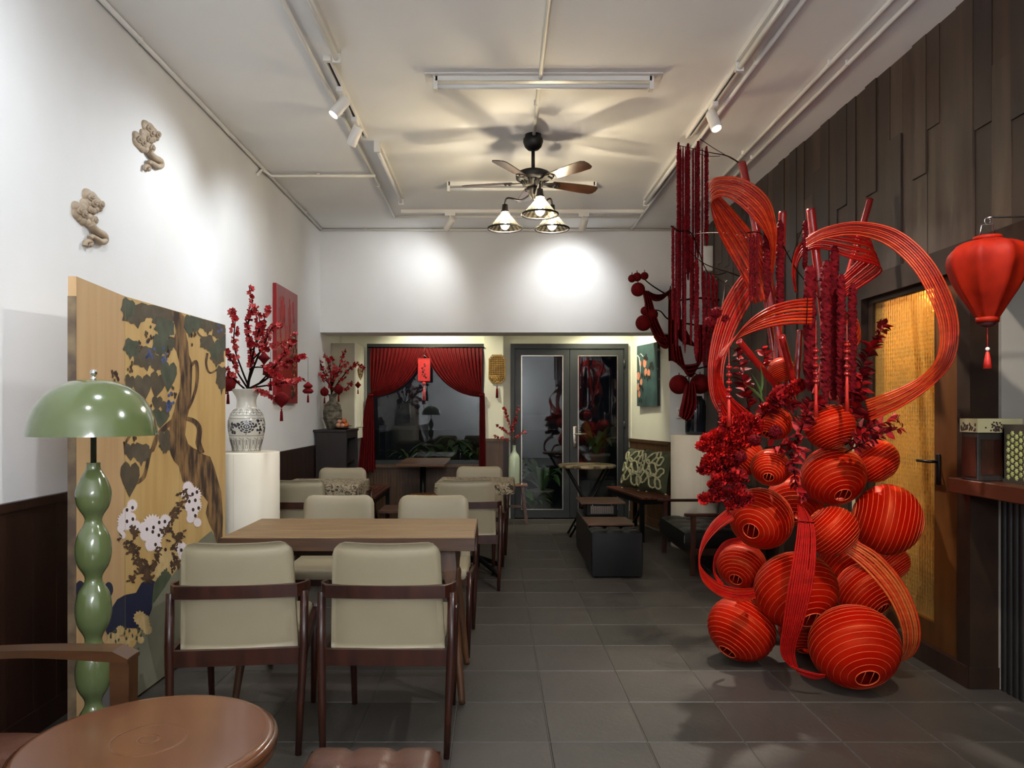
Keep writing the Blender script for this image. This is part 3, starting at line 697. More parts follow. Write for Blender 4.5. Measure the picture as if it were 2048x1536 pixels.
# ------------------------------------------------------------------ dark garden outside the bay
PAVE = mat('dark wet paving', '#1d1f1c', .5, c2='#2a2c28', scale=4)
GARW = mat('garden wall', '#3a3a3d', .85, c2='#2c2c2c', scale=2)
struct(MB().box(-6, 6, YD+.1, 13.0, -.25, -.03).build('floor_patio', PAVE))
gw = MB(); gw.box(-6, 6, 12.8, 13.0, -.1, 3.4); struct(gw.build('wall_garden', GARW), 'grey garden wall in the dark outside')
gd = MB(); gd.box(-6, 6, 12.72, 12.8, -.1, 1.0); struct(gd.build('trim_garden', mat('dark garden dado', '#131512', .8)))
g2 = MB(); g2.box(-.3, 1.1, 12.7, 12.79, 1.25, 2.2); struct(g2.build('window_2', SLOT), 'dark window in the garden wall')
def broadleaf(label, x, y, z, n, L, W, m, arch=.6, seed=0, cat='plant', pot=None, name='broadleaf_plant'):
    r = random.Random(seed); t = thing(name, label, cat, (x, y, z))
    if pot:
        b = MB(); b.lathe([(1e-4,0),(pot*.75,0),(pot,pot*1.7),(pot*1.08,pot*1.7),(pot*1.08,pot*1.9),(pot*.93,pot*1.9),(pot*.9,pot*1.6),(1e-4,pot*1.6)], 20)
        b.build('pot', mat('pale garden pot', '#7d7666', .7), t); z0 = pot*1.6
    else:
        b = MB(); b.lathe([(1e-4,.0),(.10,.0),(.07,.05),(1e-4,.07)], 12); b.build('soil_mound', PAVE, t); z0 = .05
    for k in range(n):
        a = 2*PI*k/n + r.uniform(-.3, .3); l = L*r.uniform(.7, 1.15); lift = r.uniform(.5, 1.2)*arch
        d = Vector((math.cos(a), math.sin(a), 0)); sd = Vector((-d.y, d.x, 0)); b = MB(); K = 8; vs = []
        for i in range(K+1):
            q = i/K; p = d*(l*q) + Vector((0,0,z0 + l*lift*(1.7*q - 1.35*q*q)))
            w = W/2*math.sin(PI*min(.985, .06+.93*q))**.8
            up = Vector((0,0,w*.5))
            vs += [p - sd*w + up, p, p + sd*w + up]
        fs = []
        for i in range(K): fs += [(i*3,i*3+1,i*3+4,i*3+3),(i*3+1,i*3+2,i*3+5,i*3+4)]
        b.add(vs, fs, 0, True); b.build('leaf', m, t)
    return t
broadleaf('strappy spider plant low outside the left of the window', -1.12, 9.62, .50, 14, .34, .035, LEAFG2, .9, 1, pot=.10, name='strappy_plant')
broadleaf('broad leaved plant in the middle outside the window', -.62, 9.82, .58, 10, .46, .17, LEAFG, .95, 2)
broadleaf('second broad leaved plant outside, right of the window table', -.36, 10.02, .58, 9, .5, .20, LEAFG, 1.0, 3)
broadleaf('arching strappy plant outside the right of the window', -.22, 9.58, .50, 13, .42, .06, LEAFG2, 1.0, 4, pot=.10, name='strappy_plant')
broadleaf('dark leafy plant in a pale pot outside the left window edge', -1.42, 9.85, 0, 15, .40, .11, LEAFG, 1.1, 5, pot=.22, name='potted_plant')
broadleaf('leafy plant close behind the left door pane', .62, 9.75, 0, 18, .48, .10, LEAFG2, 1.4, 6, pot=.15, name='potted_plant')
broadleaf('low green plant behind the door panes near the sill', .48, 9.5, 0, 16, .30, .07, LEAFG2, 1.3, 7)
broadleaf('tall dark plant behind the right door pane', 1.38, 10.1, .4, 16, .55, .09, LEAFG2, 1.5, 8, pot=.18, name='potted_plant')
struct(MB().box(-1.8, -.0, 9.3, 10.4, -.05, .60).build('trim_planter', PAVE), 'low planter bed outside the window')
struct(MB().box(1.15, 1.65, 9.85, 10.4, -.05, .4).build('trim_planter_right', PAVE))
ol = thing('outdoor_fill_lamp', 'small garden wall lamp outside in the dark', 'lamp', (-2.6, 11.2, 2.3))  # unseen lamp added to brighten the garden wall and plants
b = MB(); b.ball((0,0,0), .06, 12, 8); b.build('globe', mat('outdoor fill globe', '#ffffff', .5, emit='#dfe8ff', estr=60), ol)
b = MB(); b.tube([(0,0,-.05),(0,0,-2.3)], .02, 8); b.build('post', BLACKM, ol)
# ------------------------------------------------------------------ beige dining chairs
def make_chair():
    t = thing('dining_chair', 'chair', 'chair')
    # rear legs (splayed back), front legs
    for s in (-1, 1):
        b = MB(); b.tube([(s*.236,-.285,0),(s*.243,-.272,.2),(s*.252,-.250,.42),(s*.252,-.235,.62)], [.012,.015,.018,.016], 10); b.build('rear_leg', DKWOOD, t)
    for s in (-1, 1):
        b = MB(); b.tube([(s*.222,.235,0),(s*.228,.228,.25),(s*.232,.222,.455)], [.012,.016,.017], 10); b.build('front_leg', DKWOOD, t)
    # seat frame: aprons
    for s in (-1, 1):
        b = MB(); b.bar((s*.248,-.245,.375),(s*.230,.222,.415),.020,.055); b.build('side_rail', DKWOOD, t)
    b = MB(); b.bar((-.25,-.248,.372),(.25,-.248,.372),.022,.062); b.build('back_rail', DKWOOD, t)
    b = MB(); b.bar((-.232,.222,.408),(.232,.222,.408),.022,.055); b.build('front_rail', DKWOOD, t)
    # curved arm rail wrapping round the back
    def rail(u, v):
        a = u*2-1
        x = .268*math.sin(a*PI/2) if abs(a) < 1 else .268*a
        y = -.268 + .02*(1-math.cos(a*1.4)) + .10*max(0, abs(a)-.80)/.2
        x = .256*min(1, abs(a)*1.14)*(1 if a > 0 else -1)
        return x, y
    b = MB(); N = 28; vs = []
    for i in range(N+1):
        x, y = rail(i/N, 0); e = max(0, abs(i/N*2-1)-.86)/.14
        th = .013; z0 = .604 + .006*e; z1 = .652 - .004*e
        nx = 0 if e < .3 else (1 if i > N/2 else -1)*.7; ny = -1 if e < .3 else -.6
        vs += [(x+nx*th, y+ny*th, z0), (x+nx*th, y+ny*th, z1), (x-nx*th, y-ny*th, z1), (x-nx*th, y-ny*th, z0)]
    fs = [(i*4+j, i*4+(j+1)%4, (i+1)*4+(j+1)%4, (i+1)*4+j) for i in range(N) for j in range(4)] + [(3,2,1,0),(N*4,N*4+1,N*4+2,N*4+3)]
    b.add(vs, fs, 0, False); b.build('arm_rail', DKWOOD, t)
    # upholstered backrest, rounded top, gently dished
    b = MB(); K, Lv = 18, 16
    def back(side):
        def fn(u, v):
            a = u*2-1; z = v
            hw = .223 - .016*z
            x = a*hw
            zz = .395 + .415*v
            ez = max(0, zz - .755)/.055; ea = max(0, abs(a)-.74)/.26
            if ez > 0 and ea > 0:
                q = math.hypot(ez, ea)
                if q > 1: ez /= q; ea /= q; x = math.copysign((.74+.26*ea)*hw, a); zz = .755 + .055*ez
            zz += .008*a*a*v
            edge = max(abs(a), 0)**8*.017 + (max(0, v-.9)/.1)**2*.016
            y = -.215 - .045*v + .018*(a*a)
            return (x, y + side*(.026 - edge*.9), zz)
        return fn
    b.grid(back(-1), K, Lv); b.grid(back(1), K, Lv)
    # stitch the two skins round the rim
    n1 = (K+1)*(Lv+1); rim = [(i, 0) for i in range(K+1)] + [(K, j) for j in range(1, Lv+1)] + [(i, Lv) for i in range(K-1, -1, -1)] + [(0, j) for j in range(Lv-1, -1, -1)]
    ids = [i*(Lv+1)+j for i, j in rim]
    for k in range(len(ids)-1):
        b.f.append([ids[k], ids[k+1], ids[k+1]+n1, ids[k]+n1]); b.m.append(0); b.s.append(True)
    b.build('backrest', BEIGE, t)
    b = MB(); b.rbox(0, .022, .435, .445, .43, .062, .024, 3); b.build('seat', BEIGE, t)
    return t
chair0 = make_chair()
chairs = [
    (-1.02, 3.10, 6, 'beige leatherette chair, back turned to us, left seat at the oak table'),
    (-.415, 3.10, -1, 'beige leatherette chair, back turned to us, right seat at the oak table'),
    (-.935, 4.20, 180, 'beige chair facing us across the oak table, left of the two'),
    (-.368, 4.20, 180, 'beige chair facing us across the oak table, right of the two'),
    (-1.46, 5.68, 0, 'beige chair half hidden by the left ivory pedestal, at the left cloth table'),
    (-.225, 5.70, 3, 'beige chair, back turned to us, tucked under the right cloth covered table'),
    (-1.36, 6.02+.35, 180, 'beige chair facing us behind the left cloth covered table'),
    (-.15, 6.52, 178, 'beige chair facing us behind the right cloth covered table'),
]
for i, (x, y, a, lab) in enumerate(chairs):
    c = chair0 if i == 0 else copy_tree(chair0)
    c.location = (x, y, 0); c.rotation_euler = (0, 0, R(a)); c['label'] = lab; c['group'] = 'beige dining chairs'

# ------------------------------------------------------------------ oak dining table
T0, T1, TY0, TY1, TZ = -1.228, -.092, 3.305, 3.89, .755
tb = thing('dining_table', 'long oak dining table with thick top and splayed turned legs', 'table', ((T0+T1)/2, (TY0+TY1)/2, 0))
hw, hd = (T1-T0)/2, (TY1-TY0)/2
b = MB()
nb = 3
for k in range(nb):
    y0 = -hd + 2*hd*k/nb; b.rbox(0, y0+hd/nb, TZ-.031, 2*hw, 2*hd/nb-.0012, .062, .004, 1, smooth=False)
    b.build('top_plank', OAK, tb); b = MB()
EDGEW = mat('dark table edge wood', '#4c331f', .45, c2='#3a2414', scale=4, stretch=(1.2, 14, 14), bump=.06, bscale=25)
for (x0, x1, y0, y1) in ((-hw-.001, hw+.001, -hd-.0015, -hd+.001), (-hw-.001, hw+.001, hd-.001, hd+.0015), (-hw-.0015, -hw+.001, -hd, hd), (hw-.001, hw+.0015, -hd, hd)):
    b = MB(); b.box(x0, x1, y0, y1, TZ-.060, TZ-.003); b.build('edge_band', EDGEW, tb)
LEGW = mat('aged table leg wood', '#5a3a22', .45, c2='#3a2313', scale=5, stretch=(6, 6, 1))
for sx in (-1, 1):
    for sy in (-1, 1):
        top = Vector((sx*(hw-.13), sy*(hd-.13), TZ-.062)); bot = Vector((sx*(hw-.055), sy*(hd-.03), 0)); d = bot-top
        b = MB(); b.bar(top, top+d*.16, .075, .06, .07, .055); b.bar(top+d*.16, top+d*.24, .066, .052, .045, .04)
        b.tube([top+d*.24, top+d*.26, top+d*.285, top+d*.31, top+d*.33, top+d*.6, top+d*.97, top+d], [.022,.028,.029,.025,.024,.023,.015,.013], 12); b.build('leg', LEGW, tb)
b = MB(); b.bar((-hw+.15, 0, TZ-.10), (hw-.15, 0, TZ-.10), .03, .07); b.bar((-hw+.14, -hd+.13, TZ-.09), (-hw+.14, hd-.13, TZ-.09), .03, .055); b.bar((hw-.14, -hd+.13, TZ-.09), (hw-.14, hd-.13, TZ-.09), .03, .055)
b.build('apron', DKWOOD, tb)

# ------------------------------------------------------------------ cloth covered small tables
def cloth_mat():
    m = bpy.data.materials.new('floral tablecloth'); m.use_nodes = True; nt = m.node_tree; b = nt.nodes['Principled BSDF']
    tc = nt.nodes.new('ShaderNodeTexCoord'); n = nt.nodes.new('ShaderNodeTexNoise'); n.inputs['Scale'].default_value = 24; n.inputs['Detail'].default_value = 2.5
    n.inputs['Distortion'].default_value = 2.2; nt.links.new(tc.outputs['Object'], n.inputs['Vector'])
    r = nt.nodes.new('ShaderNodeValToRGB'); e = r.color_ramp.elements; e[0].position = .40; e[0].color = hexc('#2a2018'); e[1].position = .50; e[1].color = hexc('#94876c')
    x = e.new(.44); x.color = hexc('#5a4a34'); x = e.new(.62); x.color = hexc('#85785f'); x = e.new(.66); x.color = hexc('#54452f')
    nt.links.new(n.outputs['Fac'], r.inputs[0]); nt.links.new(r.outputs[0], b.inputs['Base Color']); b.inputs['Roughness'].default_value = .8
    return m
CLOTH = cloth_mat()
def cafe_table(label, clabel, x, y, w, d, z, rz=0):
    t = thing('cafe_table', label, 'table', (x, y, 0), rz)
    b = MB(); b.rbox(0, 0, z-.018, w, d, .03, .004, 1, smooth=False); b.build('tabletop', WALN, t)
    b = MB(); b.tube([(0,0,.05),(0,0,z-.035)], .03, 14); b.build('column', BLACKM, t)
    b = MB()
    for k in range(4):
        a = R(45+90*k); c = Vector((math.cos(a), math.sin(a), 0))
        b.tube(spline([c*.02+Vector((0,0,.12)), c*.12+Vector((0,0,.085)), c*.24+Vector((0,0,.035)), c*.27+Vector((0,0,.008))], 4), [.02]*12+[.012], 8)
        b.ball(c*.265+Vector((0,0,.012)), .015, 8, 5)
    b.build('cross_foot', BLACKM, t)
    # the cloth, a thing of its own, lies on the table and drops round the edge
    hw, hd, dr = w/2+.008, d/2+.008, .085
    b = MB(); N = 12; ring = []
    for (x0,y0,x1,y1) in ((-1,-1,1,-1),(1,-1,1,1),(1,1,-1,1),(-1,1,-1,-1)):
        for k in range(N): q = k/N; ring.append((x0+(x1-x0)*q, y0+(y1-y0)*q))
    n = len(ring); r = random.Random(int(abs(x)*100)); vs = []
    for lev, (s, zz) in enumerate(((.93, z+.003), (.985, z+.003), (1.0, z-.006), (1.008, z-.04), (1.014, z-dr))):
        for i, (a, c) in enumerate(ring):
            wv = (.007*math.sin(i*1.9)+.004*math.sin(i*.7+x*9))*(lev/4)**1.5
            vs.append((a*hw*s + a*wv, c*hd*s + c*wv, zz - (.006*math.sin(i*.9) if lev == 4 else 0)))
    fs = [(l*n+i, l*n+(i+1)%n, (l+1)*n+(i+1)%n, (l+1)*n+i) for l in range(4) for i in range(n)] + [tuple(range(n))]
    b.add(vs, [tuple(reversed(f)) if len(f) == 4 else f for f in fs], 0, True)
    o = b.build('tablecloth', CLOTH, None, (x, y, 0)); o.rotation_euler = (0,0,rz); tag(o, clabel, 'tablecloth', 'floral tablecloths')
cafe_table('small pedestal table under a floral cloth, left, by the pedestal', 'brown and cream floral cloth on the left small table', -1.36, 5.93, .60, .52, .752)
cafe_table('small pedestal table under a floral cloth, right, by the aisle', 'brown and cream floral cloth on the right small table', -.155, 6.06, .60, .54, .752, R(-2))

# ------------------------------------------------------------------ window bar table, benches and stools in the bay
wt = thing('window_table', 'rectangular brown table on a black leg below the window', 'table', (-.805, 8.47, 0))
b = MB(); b.rbox(0,0,.735,.53,1.02,.035,.006,1,smooth=False); b.build('tabletop', mat('varnished brown top', '#5b3c1f', .3, c2='#54371d', scale=4, stretch=(8,1,8), coat=.3), wt)
b = MB(); b.tube([(0,-.2,.04),(0,-.2,.718)], .035, 12); b.box(-.2,.2,-.42,.02,0,.03); b.build('column', BLACKM, wt)
SLAT = mat('red brown bench slat', '#5c2b18', .35, c2='#421c0f', scale=4, stretch=(8,1,8), coat=.2)
def slat_bench(label, x, y, rz, w, L, z, n=6):
    t = thing('slatted_bench', label, 'bench', (x, y, 0), rz)
    s = w/n
    for k in range(n):
        b = MB(); b.rbox(-w/2+s*(k+.5), 0, z-.011, s-.008, L, .022, .003, 1, smooth=False); b.build('slat', SLAT, t)
    for sx in (-1, 1):
        for sy in (-1, 1):
            b = MB(); b.box(sx*(w/2-.03)-.02, sx*(w/2-.03)+.02, sy*(L/2-.06)-.02, sy*(L/2-.06)+.02, 0, z-.022); b.build('leg', BLACKM, t)
    b = MB()
    for sx in (-1, 1): b.box(sx*(w/2-.03)-.014, sx*(w/2-.03)+.014, -L/2+.05, L/2-.05, z-.075, z-.022)
    for sy in (-1, 1): b.box(-w/2+.03, w/2-.03, sy*(L/2-.06)-.014, sy*(L/2-.06)+.014, z-.075, z-.022)
    b.bar((w/2-.03,-L/2+.06,z-.09),(w/2-.03,-L/2+.35,.12),.025,.025); b.bar((-w/2+.03,-L/2+.06,z-.09),(-w/2+.03,-L/2+.35,.12),.025,.025)
    b.build('frame', BLACKM, t); return t
slat_bench('red brown slatted bench beside the dark cabinet and window', -1.375, 8.02, 0, .34, 1.12, .455)
slat_bench('red brown slatted bench with two cushions along the right bay wall', 1.545, 7.98, R(9), .36, 1.16, .455)
st = thing('round_stool', 'round wooden stool under the window table', 'stool', (-.76, 7.78, 0))
b = MB(); b.lathe([(1e-4,.45),(.13,.45),(.145,.443),(.147,.43),(.135,.418),(1e-4,.418)], 28); b.build('seat', TEAK, st)
for k in range(4):
    a = R(45+90*k); b = MB(); b.tube([(.09*math.cos(a), .09*math.sin(a), .42), (.14*math.cos(a), .14*math.sin(a), 0)], [.016,.012], 8); b.build('leg', DKWOOD, st)
sq = thing('wooden_stool', 'square brown wooden stool in the aisle before the window', 'stool', (-.93, 7.05, 0))
b = MB(); b.rbox(0,0,.385,.30,.42,.03,.004,1,smooth=False); b.build('seat', WALN, sq)
for sx in (-1,1):
    for sy in (-1,1):
        b = MB(); b.bar((sx*.12,sy*.17,.37),(sx*.125,sy*.18,0),.035,.035); b.build('leg', DKWOOD, sq)
# stool carrying the white bottle
bs = thing('plank_stool', 'small wooden stool with splayed legs carrying the celadon bottle', 'stool', (.245, 8.70, 0))
b = MB(); b.rbox(0,0,.452,.27,.22,.022,.004,1,smooth=False); b.build('seat', TEAK, bs)
for sx in (-1,1):
    for sy in (-1,1):
        b = MB(); b.bar((sx*.075,sy*.07,.442),(sx*.125,sy*.09,0),.035,.025); b.build('leg', WALN, bs)
b = MB(); b.bar((-.09,0,.2),(.09,0,.2),.02,.03); b.build('stretcher', WALN, bs)

# ------------------------------------------------------------------ folding table by the door
ft = thing('folding_table', 'round folding table with crossed black legs by the glass door', 'table', (.975, 7.86, 0))
b = MB(); b.lathe([(1e-4,.752),(.30,.752),(.305,.745),(.305,.728),(.295,.722),(1e-4,.722)], 40); b.build('tabletop', mat('mottled tabletop', '#a3906a', .4, c2='#4a3c28', scale=14, lo=.42, hi=.6, detail=3), ft)
b = MB()
for sy in (-.14, .14):
    b.tube([(-.22, sy, .72), (.19, sy, 0)], .012, 8)
b.tube([(-.22,-.14,.715),(-.22,.14,.715)], .010, 8); b.tube([(.13,-.14,.10),(.13,.14,.10)], .009, 8); b.build('leg_frame', BLACKM, ft)
b = MB()
for sy in (-.12, .12):
    b.tube([(.22, sy, .72), (-.19, sy, 0)], .012, 8)
b.tube([(.22,-.12,.715),(.22,.12,.715)], .010, 8); b.tube([(-.13,-.12,.10),(-.13,.12,.10)], .009, 8); b.build('leg_frame', BLACKM, ft)

# ------------------------------------------------------------------ black ottomans, boards and heater
def tufted_top(b, w, d, z0, z1, nx, ny, crown=.02, dip=.022, mi=0, sides=True, rr=.02):
    NX, NY = nx*6, ny*6
    def fn(u, v):
        x = (u-.5)*w; y = (v-.5)*d
        e = min(u, 1-u)*w; g = min(v, 1-v)*d
        z = z1 - rr*max(0, 1-e/rr)**2*.9 - rr*max(0, 1-g/rr)**2*.9
        fx = abs(((u*nx) % 1)-.5)*2; fy = abs(((v*ny) % 1)-.5)*2
        z -= dip*(max(fx**6, fy**6)*.5 + (fx*fy)**3)*(1 if e > rr*.5 and g > rr*.5 else .2)
        return (x, y, z)
    b.grid(fn, NX, NY, mi)
    if sides:
        for s in (-1, 1):
            b.grid(lambda u, v, s=s: ((u-.5)*w, s*(d/2 + .006*math.sin(PI*v)), z0 + (z1-rr*.95-z0)*v), NX, 4, mi)
            b.grid(lambda u, v, s=s: (s*(w/2 + .006*math.sin(PI*v)), (u-.5)*d, z0 + (z1-rr*.95-z0)*v), NY, 4, mi)
    return b
ot = thing('cube_ottoman', 'black tufted leather cube ottoman, nearest in the aisle', 'ottoman', (.965, 6.05, 0))
b = MB(); tufted_top(b, .395, .40, .012, .372, 3, 3, dip=.04); b.box(-.19,.19,-.19,.19,.01,.03); b.build('body', BLACKL, ot)
for sx in (-1,1):
    for sy in (-1,1): ft_ = MB(); ft_.tube([(sx*.16,sy*.16,0),(sx*.16,sy*.16,.02)], .018, 8); ft_.build('foot', BLACKM, ot)
ot = thing('long_ottoman', 'long black leather ottoman behind the tufted cube', 'ottoman', (.97, 6.74, 0))
b = MB(); tufted_top(b, .36, .86, .012, .372, 3, 6, dip=.01); b.box(-.17,.17,-.42,.42,.01,.03); b.build('body', BLACKL, ot)
for sx in (-1,1):
    for sy in (-1,1): ft_ = MB(); ft_.tube([(sx*.14,sy*.38,0),(sx*.14,sy*.38,.02)], .018, 8); ft_.build('foot', BLACKM, ot)
b = MB(); b.rbox(0,0,.009,.385,.40,.018,.003,1,smooth=False); o = b.build('wooden_board', WALN, None, (.955, 6.29, .374)); tag(o, 'brown wooden board lying just behind the tufted cube top', 'board')
ht = thing('electric_heater', 'black box heater with vertical grille on the long ottoman', 'heater', (.965, 6.80, .372))
b = MB(); b.rbox(0,0,.055,.28,.24,.11,.006,1,smooth=False); b.build('body', BLACKM, ht)
b = MB()
for k in range(22): b.box(-.10+k*.0095, -.10+k*.0095+.004, -.127, -.119, .02, .09)
b.build('grille', STEEL, ht)
b = MB()
for sx in (-1,1): b.tube([(sx*.085,-.125,.098),(sx*.085,-.118,.098)], .006, 8)
b.build('screw', CHROME, ht)
b = MB(); b.rbox(0,0,.009,.405,.42,.018,.003,1,smooth=False); o = b.build('wooden_board', WALN, None, (.97, 6.84, .483)); tag(o, 'brown wooden board lying on top of the black heater', 'board')

# ------------------------------------------------------------------ black low armchair by the right wall
ac = thing('low_sofa', 'low black tufted leather seat with dark wooden arms by the right pedestal', 'sofa', (1.86, 6.42, 0))
w = .98
b = MB(); sub = MB(); tufted_top(sub, .62, w-.08, .20, .355, 3, 4, dip=.02); b.v = [(x-.02, y, z) for x, y, z in sub.v]; b.f = sub.f; b.m = sub.m; b.s = sub.s; b.build('seat', BLACKL, ac)
b = MB(); b.rbox(.28, 0, .50, .11, w-.10, .36, .03, 2, mtx=Matrix.Rotation(R(10),3,'Y')); b.build('backrest', BLACKL, ac)
for s in (-1, 1):
    y = s*w/2
    b = MB(); b.bar((-.28,y,0),(-.27,y,.475),.034,.04); b.build('front_leg', DKWOOD, ac)
    b = MB(); b.bar((.30,y,0),(.26,y,.475),.034,.04); b.build('rear_leg', DKWOOD, ac)
    b = MB(); b.rbox(-.02,y,.487,.64,.05,.024,.006,1,smooth=False); b.build('armrest', DKWOOD, ac)
    b = MB(); b.bar((-.28,y,.19),(.29,y,.19),.026,.05); b.build('side_rail', DKWOOD, ac)
b = MB(); b.bar((-.28,-w/2,.18),(-.28,w/2,.18),.03,.05); b.bar((.28,-w/2,.18),(.28,w/2,.18),.03,.05); b.build('cross_rail', DKWOOD, ac)

# cushions on the bench
CUSH = mat('olive cushion fabric', '#43462f', .85, c2='#35381f', scale=20)
CUSHP = mat('pale appliqued cord', '#b9b690', .8, c2='#8d8b66', scale=30)
def cushion(label, loc, rz, tilt, s=.42, seed=0):
    t = thing('cushion', label, 'cushion', loc, rz)
    M = Matrix.Rotation(tilt, 3, 'X')
    def pt(u, v, side):
        a, c = u*2-1, v*2-1; k = 1 - .10*(a*a*c*c) ; th = .075*max(0, (1-a**4)*(1-c**4))**.6
        px = s/2*a*(1-.07*(1-c*c)*a*a); pz = s/2*c*(1-.07*(1-a*a)*c*c)
        return M @ Vector((px, side*th, pz + s/2))
    b = MB(); b.grid(lambda u, v: pt(u, v, -1), 14, 14); b.grid(lambda u, v: pt(u, v, 1), 14, 14); b.build('body', CUSH, t)
    r = random.Random(seed); b = MB()
    for (cu, cv, rr, rot) in ((.5,.78,.15,.3),(.36,.6,.13,1.2),(.62,.52,.15,2.4),(.35,.32,.14,.4),(.64,.25,.16,1.7),(.5,.42,.10,2.9),(.80,.72,.10,.9),(.22,.78,.09,2),(.84,.45,.11,.5),(.82,.2,.11,1.9),(.70,.88,.09,2.2),(.16,.5,.1,1.1),(.15,.2,.1,.2)):
        pts = []
        for k in range(15):
            a = 2*PI*k/14; q = rr*(1+.35*math.sin(2*a+rot)); u = min(.95, max(.05, cu+q*math.cos(a+rot))); v = min(.95, max(.05, cv+q*math.sin(a+rot)*.8))
            pts.append(pt(u, v, -1) + M @ Vector((0, -.006, 0)))
        b.tube(pts, .011, 6)
    b.build('applique', CUSHP, t)
    for sx in (0.02, .98):
        p = pt(sx, .02, 0); b = MB(); b.lathe([(1e-4,0),(.012,-.005),(.018,-.02),(.022,-.06),(1e-4,-.06)], 10, 0, None, p); b.build('tassel', CUSHP, t)
cushion('olive cushion with pale loop applique, nearer of two on the bench', (1.66, 7.84, .456), R(-62), R(-12), .46, 1)
cushion('olive cushion with pale loop applique, farther of two on the bench', (1.53, 8.14, .456), R(-64), R(-12), .46, 2)

# ------------------------------------------------------------------ foreground: round table, brown armchair, brown stool
rt = thing('round_side_table', 'round brown side table with moulded edge in the lower left corner', 'table', (-.815, 1.74, 0))
TEAKT = mat('glossy brown table top', '#633c24', .26, c2='#57331c', scale=2.2, stretch=(2, 6, 2), coat=.5, detail=5)
b = MB(); b.lathe([(1e-4,.548),(.018,.548),(.0225,.548),(.0235,.5474),(.0245,.548),(.029,.548),(.079,.548),(.083,.548),(.084,.5475),(.085,.548),(.089,.548),(.262,.548),(.272,.548),(.279,.546),(.283,.541),(.286,.538)], 96); b.build('tabletop', TEAKT, rt)
b = MB(); b.lathe([(.284,.541),(.291,.538),(.294,.530),(.291,.523),(.287,.520),(.291,.514),(.290,.506),(.280,.494),(.262,.484),(.24,.478),(1e-4,.476)], 96); b.build('edge_moulding', mat('dark table edge', '#583620', .28, c2='#482a16', scale=5, coat=.4), rt)
b = MB(); b.lathe([(.05,.478),(.035,.44),(.028,.38),(.04,.30),(.045,.25),(.03,.18),(.05,.12),(1e-4,.10)], 24); b.build('column', TEAK, rt)
for k in range(3):
    a = R(30+120*k); c = Vector((math.cos(a), math.sin(a), 0)); b = MB()
    b.tube(spline([c*.03+Vector((0,0,.14)), c*.12+Vector((0,0,.12)), c*.20+Vector((0,0,.04)), c*.25+Vector((0,0,.014))], 4), [.022]*10+[.018,.016,.014], 8); b.build('foot', TEAK, rt)

AW = mat('brown armchair wood', '#452a13', .34, c2='#351e0a', scale=4, stretch=(2, 8, 8), coat=.25)
ar = thing('lounge_armchair', 'brown tufted leather armchair with wooden arms at the lower left edge', 'armchair', (-1.32, 1.78, 0))
for s in (-1, 1):
    y = s*.33
    b = MB(); N = 14; vs = []
    for i in range(N+1):
        q = i/N; x = -.34 + .63*q; zt = .628 + .012*math.sin(q*PI*.9) + .012*q; th = .026 + .010*math.cos(q*2*PI)*.5; w = .026 + .010*q
        zt2 = zt - (.02 if i == N else 0)
        vs += [(x, y-w, zt-th), (x, y+w, zt-th), (x, y+w, zt2), (x, y-w, zt2)]
    b.add(vs, [(i*4+j, i*4+(j+1)%4, (i+1)*4+(j+1)%4, (i+1)*4+j) for i in range(N) for j in range(4)] + [(3,2,1,0),(N*4,N*4+1,N*4+2,N*4+3)]); b.build('armrest', AW, ar)
    b = MB(); b.bar((.262,y,0),(.262,y,.625),.045,.05,.055,.055); b.build('front_leg', AW, ar)
    b = MB(); b.bar((-.36,y,0),(-.31,y,.62),.04,.045); b.build('rear_leg', AW, ar)
    b = MB(); b.bar((-.33,y*.96,.30),(.262,y*.96,.33),.025,.06); b.build('side_rail', AW, ar)
b = MB(); tufted_top(b, .58, .58, .32, .435, 3, 3, dip=.022, rr=.03); o = b.build('seat', BROWNL, ar)
b = MB(); sub = MB(); tufted_top(sub, .56, .60, 0, .11, 3, 3, dip=.02, rr=.03); Mx = Matrix.Rotation(R(72), 3, 'Y')
b.v = [tuple(Mx @ Vector(v) + Vector((-.34, 0, .68))) for v in sub.v]; b.f = sub.f; b.m = sub.m; b.s = sub.s; b.build('backrest', BROWNL, ar)
b = MB(); b.bar((.24,-.32,.32),(.24,.32,.32),.03,.06); b.bar((-.32,-.32,.30),(-.32,.32,.30),.03,.06); b.build('cross_rail', AW, ar)

bs2 = thing('leather_stool', 'brown tufted leather stool cut off at the bottom edge', 'stool', (-.318, 1.80, 0))
b = MB(); tufted_top(b, .345, .36, .33, .43, 3, 3, dip=.014, rr=.022); b.build('seat', BROWNL, bs2)
b = MB(); b.box(-.165,.165,-.17,.17,.29,.33); b.build('frame', DKWOOD, bs2)
for sx in (-1,1):
    for sy in (-1,1):
        b = MB(); b.tube([(sx*.14,sy*.145,.29),(sx*.155,sy*.16,0)], [.02,.014], 10); b.build('leg', DKWOOD, bs2)
# ------------------------------------------------------------------ folding screen with painted tree
SA, SB_, SC, SD = Vector((-1.585, 2.80)), Vector((-1.645, 3.29)), Vector((-1.625, 3.81)), Vector((-1.598, 4.39))
SH = 1.83
GOLD = mat('gold painted wood', '#bf9f66', .5, c2='#b08d55', scale=3, stretch=(4, 4, .6), detail=6)
GOLDP = mat('plain maple panel', '#bf9d70', .5, c2='#b49166', scale=3, stretch=(5, 5, .4), detail=6)
TRUNK = mat('painted bark', '#35241a', .6, c2='#8a683f', scale=11, stretch=(2, 2, .6), lo=.42, hi=.66, detail=8)
PLEAF = [mat('painted leaf %d' % i, c, .6, c2=c2, scale=14, detail=6) for i, (c, c2) in enumerate((('#463d30','#5a503e'), ('#393f30','#4e5241'), ('#524735','#40372a')))]
PWHITE = mat('painted white petal', '#ded3d2', .6); PDOT = mat('painted flower centre', '#33211a', .6)
